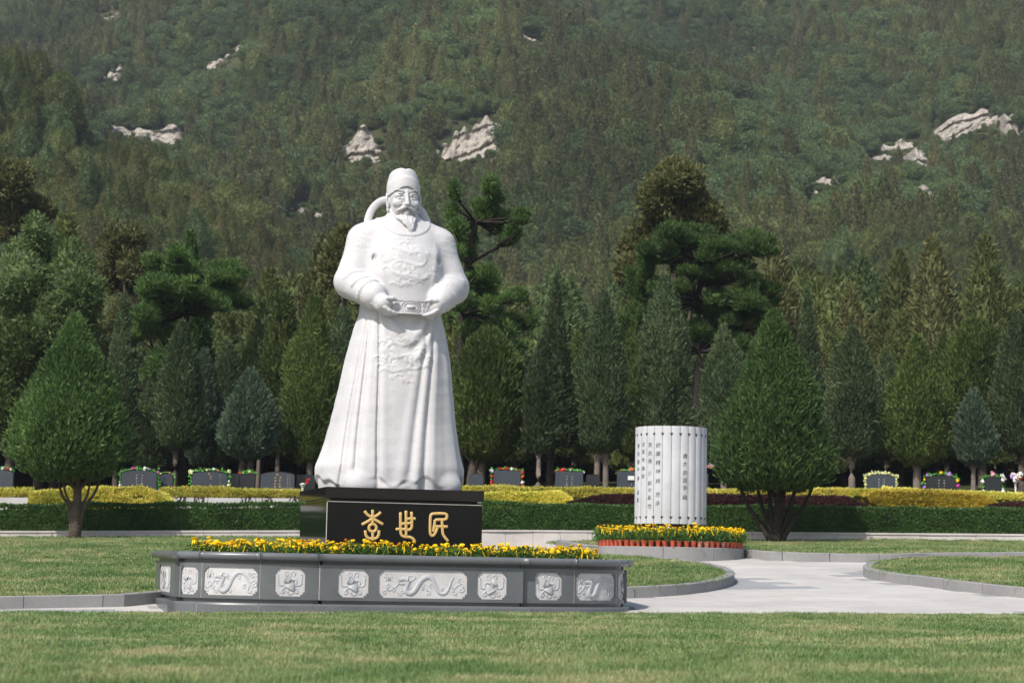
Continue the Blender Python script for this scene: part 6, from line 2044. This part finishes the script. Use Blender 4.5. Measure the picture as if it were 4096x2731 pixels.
# small tiled shelter roof glimpsed right of the scroll
def shelter():
    a = at(2800, 1850, 64.0)
    root = empty('shelter_roof', (a.x + 0.6, 64.0, gs(a.x, 64.0)))
    tag(root, 'pale roof with a rusty edge glimpsed right of the scroll', 'shelter')
    z = a.z - gs(a.x, 64.0)
    mb = MB()
    mb.add([(-0.9, 0, z + 0.12), (0.5, 0, z - 0.25), (0.5, 1.2, z + 0.1), (-0.9, 1.2, z + 0.45), (-0.9, 0, z + 0.07), (0.5, 0, z - 0.3), (0.5, 1.2, z + 0.05), (-0.9, 1.2, z + 0.4)], [[0, 1, 2, 3], [4, 7, 6, 5], [0, 4, 5, 1], [1, 5, 6, 2], [2, 6, 7, 3], [3, 7, 4, 0]])
    mb.build('roof_sheet', M['whitewall'], root)
    mb = MB()
    mb.add([(-0.9, -0.02, z + 0.08), (0.5, -0.02, z - 0.29), (0.5, -0.02, z - 0.38), (-0.9, -0.02, z - 0.01)], [[0, 3, 2, 1]])
    mb.build('eaves_board', M['pot_faded'], root)
    for x, y in ((-0.8, 0.1), (0.4, 0.1), (-0.8, 1.1), (0.4, 1.1)):
        mb = MB()
        mb.tube([(x, y, -0.1), (x, y, z - 0.1)], 0.05, 6)
        mb.build('post', M['bark_dark'], root)
shelter()

# ------------------------------------------------------------------ marigolds
def marigold_bloom(mat, r, seed):
    rs = np.random.RandomState(seed)
    mb = MB()
    mb.ball((0, 0, 0), (r * 0.85, r * 0.85, r * 0.42), 8, 5)
    for ring, (k, z, rr) in enumerate(((9, -0.12, 1.0), (7, 0.18, 0.8), (5, 0.38, 0.5))):
        for i in range(k):
            a = 2 * PI * (i + rs.uniform(-0.2, 0.2)) / k
            d = np.array([math.cos(a), math.sin(a), 0.0])
            s = np.array([-d[1], d[0], 0])
            c = np.array([0, 0, z * r])
            mb.add([c + d * r * rr * 0.4, c + d * r * rr * 0.9 + s * r * 0.36 + [0, 0, r * 0.1], c + d * r * rr * 1.1 + [0, 0, -r * 0.02], c + d * r * rr * 0.9 - s * r * 0.36 + [0, 0, r * 0.1]], [[0, 1, 2, 3]])
    mb.tube([(0, 0, -0.11), (0, 0, -0.02)], [0.004, 0.008], 5, False)
    return mb.mesh('bloom', mat)
MB_Y = [marigold_bloom(M['yellow'], 0.0275, i) for i in range(3)]
MB_O = [marigold_bloom(M['orange'], 0.024, i + 7) for i in range(2)]
def marigold_leaf_mesh(h, w, n, seed):
    rs = np.random.RandomState(seed)
    P = np.stack([rs.normal(size=n) * w * 0.42, rs.normal(size=n) * w * 0.42, h * rs.uniform(0.02, 0.92, n)], 1)
    D = np.stack([P[:, 0] / w, P[:, 1] / w, np.full(n, 0.55)], 1)
    return foliage('leaves', P, D, 0.055, 0.02, M['leaf_marigold'], seed, 0.7)
MLEAF = [marigold_leaf_mesh(0.19, 0.13, 150, i) for i in range(4)]
def marigold(loc, rs, label, group, nb=None, h=0.2, parent=None, pot=False):
    root = empty('potted_marigold' if pot else 'marigold_plant', loc, rs.uniform(0, 6.28))
    tag(root, label, 'flower', group)
    z0 = 0.10 if pot else 0.0
    o = obj('leaves', MLEAF[rs.randint(4)], root, (0, 0, z0))
    s = rs.uniform(0.85, 1.15)
    o.scale = (s, s, s * h / 0.2)
    for i in range(nb if nb is not None else rs.randint(3, 9)):
        a, r = rs.uniform(0, 6.28), 0.085 * math.sqrt(rs.uniform(0, 1))
        q = rs.uniform()
        me = MB_O[rs.randint(2)] if q > 0.96 else MB_Y[rs.randint(3)]
        b = obj('bloom', me, root, (r * math.cos(a), r * math.sin(a), z0 + h * rs.uniform(0.9, 1.25)), (rs.uniform(-0.5, 0.5), rs.uniform(-0.5, 0.5), rs.uniform(0, 6)))
        k = rs.uniform(0.6, 1.3)
        b.scale = (k, k, k)
    return root
def bed():
    rs = np.random.RandomState(11)
    pts = []
    for i in range(-22, 23):
        for j in range(-16, 2):
            a, b = 0.145 * i + rs.uniform(-0.04, 0.04), 0.15 * j + rs.uniform(-0.04, 0.04)
            if max(abs(a), abs(b)) < 1.13: continue
            if b > 0.0 or (b > -0.55 and abs(a) < 1.4): continue
            pts.append((a, b))
    p = np.array(pts)
    p = p[inside(p, BED)]
    ca, sa = math.cos(TH), math.sin(TH)
    # the row next to the rim fills the view: keep the 170 nearest the camera
    w = np.stack([PED.x + p[:, 0] * ca - p[:, 1] * sa, PED.y + p[:, 0] * sa + p[:, 1] * ca], 1)
    # thin out the middle rows, keep the front rows dense
    edge = np.array([np.min(np.hypot(BED[:, 0] - q[0], BED[:, 1] - q[1])) for q in p])
    keep = ((edge < 0.42) | (rs.uniform(0, 1, len(p)) < 0.3)) & (fnoise(p * 3.0, 8) > -0.75)
    for k in np.nonzero(keep)[0]:
        h = 0.168 + rs.uniform(-0.04, 0.045)
        marigold((float(w[k, 0]), float(w[k, 1]), 0.665), rs, 'yellow marigold plant bedded in the granite planter', 'marigolds bedded in the granite planter', None, h)
bed()
def pots():
    rs = np.random.RandomState(5)
    n = 14
    t = np.arange(n) * 2 * PI / n
    prof = [(0.036, 0.0), (0.049, 0.098), (0.055, 0.1), (0.055, 0.116), (0.047, 0.116), (0.044, 0.1)]
    def pot_mesh(mat):
        k = len(prof)
        v = np.array([[r * math.cos(a), r * math.sin(a), z] for a in t for r, z in prof])
        i = np.arange(n)[:, None] * k
        i1 = ((np.arange(n) + 1) % n)[:, None] * k
        j = np.arange(k - 1)[None]
        q = np.stack([i + j, i1 + j, i1 + j + 1, i + j + 1], -1).reshape(-1, 4)
        return npmesh('pot', v, q, mat)
    PM = [pot_mesh(M['pot']), pot_mesh(M['pot_faded'])]
    for r, n_, a0, a1 in ((1.355, 36, -PI * 1.06, PI * 0.06), (1.215, 30, -PI * 1.0, 0.0), (1.075, 24, -PI * 0.98, -PI * 0.02), (0.93, 18, -PI * 0.95, -PI * 0.05)):
        for i in range(n_):
            a = a0 + (a1 - a0) * (i + 0.5) / n_ + rs.uniform(-0.01, 0.01)
            front = r > 1.3
            q = marigold((SCX + r * math.cos(a), SCY + r * math.sin(a), ZT), rs, 'red plastic pot of yellow marigolds on the front rim of the round plinth' if front else 'pot of yellow marigolds in the inner rows round the scroll',
                         'marigold pots on the plinth rim' if front else 'marigold pots in the inner rows', rs.randint(2, 6), 0.2 + rs.uniform(-0.03, 0.05) + (0.04 if r < 1.0 else 0), None, True)
            o = obj('pot', PM[1 if rs.uniform() < 0.1 else 0], q)
            k = rs.uniform(0.98, 1.12)
            o.scale = (k, k, 1.0)
            o.rotation_euler = (rs.uniform(-0.05, 0.05), rs.uniform(-0.05, 0.05), 0)
pots()

# ------------------------------------------------------------------ instanced growth (one object of uncountable stuff each)
def scatter(name, label, P, protos, idx, rot, scl, cat=None):
    me = bpy.data.meshes.new(name)
    me.vertices.add(len(P))
    me.vertices.foreach_set('co', np.ascontiguousarray(P, dtype=np.float32).ravel())
    for nm, typ, arr, key in (('rot', 'FLOAT_VECTOR', rot, 'vector'), ('scl', 'FLOAT_VECTOR', scl, 'vector'), ('pick', 'INT', idx, 'value')):
        a = me.attributes.new(nm, typ, 'POINT')
        a.data.foreach_set(key, np.ascontiguousarray(arr, dtype=np.int32 if typ == 'INT' else np.float32).ravel())
    col = bpy.data.collections.new(name + '_kinds')
    for i, m in enumerate(protos):
        o = bpy.data.objects.new('%s_kind_%02d' % (name, i), m)
        col.objects.link(o)
    ng = bpy.data.node_groups.new(name, 'GeometryNodeTree')
    ng.interface.new_socket('Geometry', in_out='INPUT', socket_type='NodeSocketGeometry')
    ng.interface.new_socket('Geometry', in_out='OUTPUT', socket_type='NodeSocketGeometry')
    gi = ng.nodes.new('NodeGroupInput')
    go = ng.nodes.new('NodeGroupOutput')
    ci = ng.nodes.new('GeometryNodeCollectionInfo')
    ci.inputs['Collection'].default_value = col
    ci.inputs['Separate Children'].default_value = True
    ci.inputs['Reset Children'].default_value = True
    ip = ng.nodes.new('GeometryNodeInstanceOnPoints')
    ip.inputs['Pick Instance'].default_value = True
    def na(n, t):
        q = ng.nodes.new('GeometryNodeInputNamedAttribute')
        q.data_type = t
        q.inputs['Name'].default_value = n
        return q.outputs['Attribute']
    L = ng.links.new
    L(gi.outputs[0], ip.inputs['Points'])
    L(ci.outputs[0], ip.inputs['Instance'])
    L(na('pick', 'INT'), ip.inputs['Instance Index'])
    L(na('rot', 'FLOAT_VECTOR'), ip.inputs['Rotation'])
    L(na('scl', 'FLOAT_VECTOR'), ip.inputs['Scale'])
    L(ip.outputs[0], go.inputs[0])
    o = obj(name, me)
    tag(o, label, cat, None, 'stuff')
    md = o.modifiers.new('growth', 'NODES')
    md.node_group = ng
    return o

# ------------------------------------------------------------------ forest on the hill
def conifer_mesh(H, R, n, leaf, mat, seed, prof=SPIRE, lump=0.22, depth=0.5, droop=0.0):
    rs = np.random.RandomState(seed)
    P, D, l = crown_points(n, [(a, b * R) for a, b in prof], H * 0.93, rs, lump, depth, 4.0, seed)
    P[:, 2] += H * 0.05
    keep = fnoise(P * (5.0 / H) * 1.4, seed + 2) > -0.75
    hv, hq = crown_hull([(a, b * R) for a, b in prof], H * 0.93, lump, 4.0, seed, 0.76, 18, 13)
    return foliage('crown', P[keep], D[keep], leaf[0], leaf[1], M[mat], seed, 0.6, None, radial(P[keep]), (hv + np.array([0, 0, H * 0.05]), hq))
def bush_mesh(H, R, n, leaf, mat, seed):
    rs = np.random.RandomState(seed)
    u = rs.normal(size=(n, 3))
    u /= np.linalg.norm(u, axis=1)[:, None]
    l = 1 + 0.28 * fnoise(u * 2.6, seed)
    P = u * (rs.uniform(0.35, 1, (n, 1)) ** 0.5) * np.array([R, R, H * 0.5]) * l[:, None] + np.array([0, 0, H * 0.45])
    P = P[P[:, 2] > 0]
    D = (P - np.array([0, 0, H * 0.4])) / R + np.array([0, 0, 0.4])
    return foliage('crown', P, D, leaf[0], leaf[1], M[mat], seed, 0.7, None, D, ball_hull((0, 0, H * 0.45), (R, R, H * 0.5), seed, 0.76, 16, 10, 2.6, 0.28))
ROCKS = [  # (x, y, half width, half height) in photograph pixels, label
 (560, 518, 150, 46, 'largest pale rock face low on the left of the hill', 5),
 (890, 232, 85, 26, 'pale rock ledge high on the left of the hill', 6),
 (440, 295, 45, 40, 'small slanting pale scar above the largest left rock face', 7),
 (440, 72, 50, 14, 'thin pale ledge near the top left', 8),
 (1875, 560, 130, 120, 'broken grey rock outcrop above and right of the statue cap', 9),
 (1455, 585, 95, 85, 'grey scree patch above and left of the statue cap', 10),
 (1225, 840, 75, 28, 'low grey rocks left of the statue head', 11),
 (2130, 152, 60, 20, 'row of small pale boulders near the top middle', 12),
 (3860, 480, 120, 80, 'dark seamed rock outcrop on the upper right of the hill', 13),
 (3610, 575, 75, 32, 'tan earth scar left of the seamed outcrop', 14),
 (3685, 650, 42, 62, 'narrow white rock slab below the tan scar', 15),
 (3790, 600, 38, 36, 'small white slab under the seamed outcrop', 16),
 (4070, 490, 32, 75, 'pale rock strip at the right edge', 17),
 (3690, 760, 55, 40, 'small pale boulders below the white slab', 18),
 (3500, 625, 70, 22, 'tan scree streak running down left from the tan scar', 20),
 (3230, 760, 45, 22, 'low end of the scree streak on the right of the hill', 21),
 (3330, 715, 65, 32, 'grey bare patch on the right of the hill', 19),
]
def rocks():
    cl = []
    for x, y, hw, hh, label, seed in ROCKS:
        hw, hh = hw * 1.15, hh * 1.15
        p = hill_point(x, y + hh * 0.7, 95, 640)
        k = p.y / FPX
        R, Hh = hw * k, hh * k
        cl.append((p.x, p.y, R, Hh))
        rs = np.random.RandomState(seed)
        root = empty('rock_outcrop', p)
        tag(root, label, 'rock', 'bare rocks on the hillside')
        mb = MB()
        n, m = 56, 34
        u = np.linspace(-1, 1, n)
        w = np.linspace(0, 1, m)
        U, W = np.meshgrid(u, w, indexing='ij')
        env = np.clip(1 - np.abs(U) ** 4, 0, 1) ** 0.5 * np.clip(0.72 + 0.34 * fnoise(np.stack([U * 4.5, U * 0], -1), seed, 3), 0.3, 1.1)
        X = U * R * (1 + 0.08 * fnoise(np.stack([W * 6, U], -1), seed + 1))
        hz = 2.0 * Hh
        face = np.clip(W / 0.72, 0, 1)
        Zr = face * hz * (env + 0.25 * U * (1 if seed % 2 else -1))                                     # cliff face, then a shelf running back into the slope
        Yb = face * hz * 0.55 + np.clip(W - 0.72, 0, 1) / 0.28 * hz * 2.4
        Zr = Zr + np.clip(W - 0.72, 0, 1) / 0.28 * hz * 0.1 * env
        ns = fnoise(np.stack([X * 0.5, Zr * 0.9], -1), seed + 2, 4)
        crack = np.abs(np.sin(X * 0.9 + 2.2 * ns)) ** 0.35
        st = np.floor(Zr * 0.9 + 0.8 * ns)
        Yb = Yb + (0.45 * (st % 3) - 0.7 * crack + 0.5 * ns) * min(1.0, Hh * 0.5) + 0.18 * fnoise(np.stack([X * 2.6, Zr * 2.6], -1), seed + 3)
        base = np.array([gs(p.x + q, p.y) - p.z for q in X[:, 0]])
        v = np.stack([X, Yb, Zr + base[:, None] - 0.7 + 0.12 * fnoise(np.stack([X * 1.9, Zr * 2 + 3], -1), seed + 4)], -1).reshape(-1, 3)
        i = np.arange(n - 1)[:, None] * m
        j = np.arange(m - 1)[None]
        q = np.stack([i + j, i + m + j, i + m + j + 1, i + j + 1], -1).reshape(-1, 4)
        mb.add(v, q)
        mb.build('rock_face', M['rock'], root)
        for b in range(7):
            r = R * rs.uniform(0.07, 0.2)
            bx, bz = rs.uniform(-1.1, 1.1) * R, rs.uniform(-0.3, 1.2) * Hh
            bb = MB()
            bb.ball((0, 0, 0), (r, r * 0.8, r * 0.7), 7, 5)
            vv, ff = bb.arrays()
            vv = vv + 0.22 * r * np.stack([fnoise(vv * 3 / r, seed + b), fnoise(vv * 3 / r, seed + b + 9), fnoise(vv * 3 / r, seed + b + 5)], 1)
            yy = bz * 1.5
            obj('boulder', npmesh('boulder', vv, ff, M['rock']), root, (bx, yy, gs(p.x + bx, p.y + yy) - p.z + r * 0.3))
    return cl
CLEAR = rocks()
def forest():
    rs = np.random.RandomState(77)
    near = [conifer_mesh(5.2, 1.25, 7000, (0.17, 0.065), 'leaf_hill_olive', 1), conifer_mesh(5.0, 1.15, 7000, (0.17, 0.065), 'leaf_hill_brown', 2), conifer_mesh(4.6, 1.3, 7000, (0.17, 0.07), 'leaf_hill_olive', 3, BUSHY, 0.3),
            bush_mesh(3.6, 1.9, 7000, (0.18, 0.1), 'leaf_hill_green', 4), conifer_mesh(5.6, 1.05, 6000, (0.17, 0.065), 'leaf_hill_green', 5, COLM), bush_mesh(3.0, 1.6, 6000, (0.18, 0.1), 'leaf_hill_olive', 6)]
    far = [conifer_mesh(5.6, 1.35, 2000, (0.3, 0.15), 'leaf_hill_olive', 11, SPIRE, 0.18, 0.3), conifer_mesh(5.2, 1.25, 2000, (0.3, 0.15), 'leaf_hill_brown', 12, SPIRE, 0.18, 0.3), conifer_mesh(4.8, 1.45, 2000, (0.3, 0.16), 'leaf_hill_olive', 13, BUSHY, 0.25, 0.3),
           bush_mesh(3.4, 2.1, 2000, (0.32, 0.2), 'leaf_hill_green', 14), bush_mesh(2.6, 1.9, 1700, (0.32, 0.2), 'leaf_hill_green', 15), conifer_mesh(6.4, 1.2, 1900, (0.3, 0.14), 'leaf_hill_brown', 16, SPIRE, 0.18, 0.3)]
    # jittered rows
    pts = []
    y = 64.0
    while y < 660:
        step = 1.95 + (y - 64) * 0.0030
        w = 0.36 * y + 8
        k = int(2 * w / step)
        x = -w + (np.arange(k) + rs.uniform(0, 1, k)) * step
        pts.append(np.stack([x, y + rs.uniform(-0.9, 0.9, k)], 1))
        y += step * 0.95
    P = np.vstack(pts)
    z = g(P[:, 0], P[:, 1])
    # leave the rock faces and the ground before them open
    con0 = rs.uniform(0, 1, len(P)) < 0.9
    keep = np.ones(len(P), bool)
    for cx, cy, R, Hh in CLEAR:
        dx = (P[:, 0] - cx) / (R * 1.02)
        dy = P[:, 1] - cy
        keep &= ~((np.abs(dx) < 1) & (dy > -np.where(con0, 3.0, 1.0)) & (dy < 3.2 * Hh))
    keep &= ~((P[:, 1] < 70) & (rs.uniform(0, 1, len(P)) < 0.25))
    P, z = P[keep], z[keep]
    mixn = fnoise(np.stack([P[:, 0] * 0.045, P[:, 1] * 0.03], 1), 5)
    spur = (P[:, 1] < 235)
    u = rs.uniform(0, 1, len(P))
    # conifers on the spur and in drifts, leafy scrub between
    con = u < np.where(spur, 0.8, np.clip(0.36 + 0.45 * mixn, 0.05, 0.9))
    pick = np.where(con, rs.choice([0, 0, 1, 2, 5], len(P)), rs.choice([3, 3, 4], len(P)))
    s = rs.uniform(0.7, 1.5, len(P)) * np.where(con, 1.0, 0.9)
    for cx, cy, R, Hh in CLEAR:                       # nothing tall on the line of sight to the bare rocks
        dx = np.abs(P[:, 0] - cx * P[:, 1] / cy) / R
        dy = cy - P[:, 1]
        m = (dx < 1.0) & (dy > 0) & (dy < 170)
        zr = float(g(cx, cy)) + 0.25 * Hh
        sight = EYE + (zr - EYE) * P[:, 1] / cy
        s[m] = np.minimum(s[m], np.maximum(sight[m] - z[m], 0.0) / 5.6)
        low = m & (s < 0.3)
        pick[low] = 4
        s[low] *= 1.5
    ok = s > 0.1
    P, z, pick, s = P[ok], z[ok], pick[ok], s[ok]
    # scrub clinging to the rocks
    for cx, cy, R, Hh in CLEAR:
        k = 26
        ex = cx + rs.uniform(-1.15, 1.15, k) * R
        ey = cy + np.where(rs.uniform(0, 1, k) < 0.6, rs.uniform(-5, 0.2, k), rs.uniform(1.0, 3.2, k) * Hh)
        P = np.vstack([P, np.stack([ex, ey], 1)])
        z = np.r_[z, g(ex, ey) + np.where(ey > cy + 0.3, 0.35 * Hh, 0.0)]
        pick = np.r_[pick, rs.choice([3, 4, 4, 2], k)]
        s = np.r_[s, rs.uniform(0.22, 0.5, k) * min(1.0, 0.35 + Hh * 0.2)]
    order = np.argsort(P[:, 1])
    n_ind = 280
    ind, rest = order[:n_ind], order[n_ind:]
    TR = trunk_mesh('trunk', [([(0, 0, -0.2), (0.03, 0, 1.2), (0, 0, 4.2)], [0.13, 0.1, 0.015])], M['bark_dark'], 6)
    LB = {0: 'olive conifer in the dense wood at the foot of the hill', 1: 'brownish conifer in the dense wood at the foot of the hill', 2: 'bushy olive conifer in the dense wood at the foot of the hill', 3: 'leafy green tree in the dense wood at the foot of the hill', 4: 'slim green conifer in the dense wood at the foot of the hill', 5: 'low olive tree in the dense wood at the foot of the hill'}
    NM = {0: 'conifer_tree', 1: 'conifer_tree', 2: 'conifer_tree', 3: 'broadleaf_tree', 4: 'conifer_tree', 5: 'broadleaf_tree'}
    GRP = {0: 'olive conifers at the foot of the hill', 1: 'brownish conifers at the foot of the hill', 2: 'bushy olive conifers at the foot of the hill', 3: 'leafy trees at the foot of the hill', 4: 'slim green conifers at the foot of the hill', 5: 'low olive trees at the foot of the hill'}
    for i in ind:
        k = int(pick[i])
        k = {0: 0, 1: 1, 2: 2, 3: 3, 4: 4, 5: 5}[k]
        r = empty(NM[k], (float(P[i, 0]), float(P[i, 1]), float(z[i]) - 0.1), float(rs.uniform(0, 6.28)))
        tag(r, LB[k], 'tree', GRP[k])
        sc = float(s[i]) * 1.12
        r.scale = (sc, sc, sc)
        obj('crown', near[k], r, (0, 0, 0.5))
        obj('trunk', TR, r)
    PP = np.c_[P, z - 0.25]
    mid = rest[P[rest, 1] < 215]
    fa = rest[P[rest, 1] >= 215]
    for nm, ids, pr, lb in (('lower_wood', mid, near, 'olive and green trees covering the lower slope and the left spur'), ('upper_wood', fa, far, 'far trees and scrub covering the upper hillside')):
        n = len(ids)
        rot = np.stack([rs.normal(size=n) * 0.05, rs.normal(size=n) * 0.05, rs.uniform(0, 6.28, n)], 1)
        sx = s[ids] * rs.uniform(0.85, 1.15, n)
        scl = np.stack([sx, sx, s[ids]], 1)
        scatter(nm, lb, PP[ids], pr, pick[ids], rot, scl)
    print('forest', len(P))
forest()

# ------------------------------------------------------------------ grass
def tuft(seed, nb, R, hl, wd, lean=0.5):
    rs = np.random.RandomState(seed)
    a = rs.uniform(0, 2 * PI, nb)
    r = R * np.sqrt(rs.uniform(0, 1, nb))
    b = np.stack([r * np.cos(a), r * np.sin(a), np.zeros(nb) - 0.005], 1)
    d = rs.uniform(0, 2 * PI, nb)
    ln = rs.uniform(0.05, lean, nb)
    h = hl * rs.uniform(0.5, 1.15, nb)
    dv = np.stack([np.cos(d), np.sin(d), np.zeros(nb)], 1)
    sv = np.stack([-np.sin(d), np.cos(d), np.zeros(nb)], 1) * (wd * rs.uniform(0.7, 1.2, nb))[:, None] * 0.5
    mid = b + dv * (h * ln * 0.35)[:, None] + np.array([0, 0, 1.0]) * (h * 0.55)[:, None]
    tip = b + dv * (h * ln)[:, None] + np.array([0, 0, 1.0]) * (h * (1 - 0.25 * ln))[:, None]
    v = np.stack([b - sv, b + sv, mid + sv * 0.8, mid - sv * 0.8, tip], 1).reshape(-1, 3)
    k = np.arange(nb)[:, None] * 5
    q = k + np.array([[0, 1, 2, 3]])
    t = k + np.array([[3, 2, 4]])
    sh = rs.uniform(0, 1, nb) ** 1.3
    return npmesh('tuft', v, [q, t], M['grass'], False, {'shade': ('FACE', np.r_[sh, sh])})
def grass(lawn, name, label, dens, protos, smin, smax, clip=None):
    rs = np.random.RandomState(len(label))
    poly = LAWNP[lawn]
    lo, hi = poly.min(0), poly.max(0)
    n = int((hi[0] - lo[0]) * (hi[1] - lo[1]) * dens)
    p = lo + rs.uniform(0, 1, (n, 2)) * (hi - lo)
    p = p[inside(p, poly)]
    p = p[np.abs(p[:, 0]) < 0.32 * p[:, 1] + 0.8]
    if clip: p = p[clip(p)]
    n = len(p)
    z = lawn_z(lawn, p[:, 0], p[:, 1])
    rot = np.stack([rs.normal(size=n) * 0.08, rs.normal(size=n) * 0.08, rs.uniform(0, 6.28, n)], 1)
    dn = 0.85 + 0.25 * fnoise(p * 1.3, 3)
    s = rs.uniform(smin, smax, n) * dn
    scl = np.stack([0.8 + 0.2 * s, 0.8 + 0.2 * s, s], 1)
    scatter(name, label, np.c_[p, z], protos, rs.randint(0, len(protos), n), rot, scl)
    return n
T_near = [tuft(i, 46, 0.075, 0.052, 0.0038, 0.9) for i in range(5)]
T_mid = [tuft(20 + i, 46, 0.10, 0.052, 0.0062, 0.9) for i in range(5)]
T_tall = [tuft(60 + i, 9, 0.04, 0.095, 0.0042, 1.0) for i in range(4)]
T_far = [tuft(40 + i, 46, 0.15, 0.055, 0.011, 0.9) for i in range(4)]
_n = [grass('front', 'grass', 'short grass nearest the camera in the foreground lawn', 150, T_near, 0.7, 1.25, lambda p: (p[:, 1] > 6.2) & (p[:, 1] < 12.5)),
      grass('front', 'grass', 'short grass along the far part of the foreground lawn', 95, T_mid, 0.7, 1.25, lambda p: p[:, 1] >= 12.3),
      grass('front', 'grass', 'taller stray blades in the foreground lawn', 7, T_tall, 0.6, 1.2, lambda p: (p[:, 1] > 6.2) & (fnoise(p * 1.7, 12) > 0.0)),
      grass('left', 'grass', 'short dry grass of the lawn left of the statue', 42, T_far, 0.7, 1.2),
      grass('mid', 'grass', 'short grass of the rounded island behind the planter', 46, T_far, 0.7, 1.2),
      grass('right', 'grass', 'short grass of the lawn island at the right', 44, T_far, 0.7, 1.2),
      grass('back', 'grass', 'short grass of the lawn behind the scroll', 38, T_far, 0.7, 1.2)]
print('tufts', _n)

# ------------------------------------------------------------------ summer haze in the air
def haze():
    m = bpy.data.materials.new('summer_haze')
    m.use_nodes = True
    nt = m.node_tree
    nt.nodes.clear()
    out = nt.nodes.new('ShaderNodeOutputMaterial')
    pv = nt.nodes.new('ShaderNodeVolumePrincipled')
    pv.inputs['Color'].default_value = (0.80, 0.88, 1.0, 1)
    pv.inputs['Density'].default_value = 0.0002
    pv.inputs['Anisotropy'].default_value = 0.0
    nt.links.new(pv.outputs[0], out.inputs['Volume'])
    mb = MB()
    mb.box((0, 355, 135), (1060, 830, 278))
    o = mb.build('haze', m)
    tag(o, 'thin bluish summer haze over the valley and hill', None, None, 'stuff')
haze()
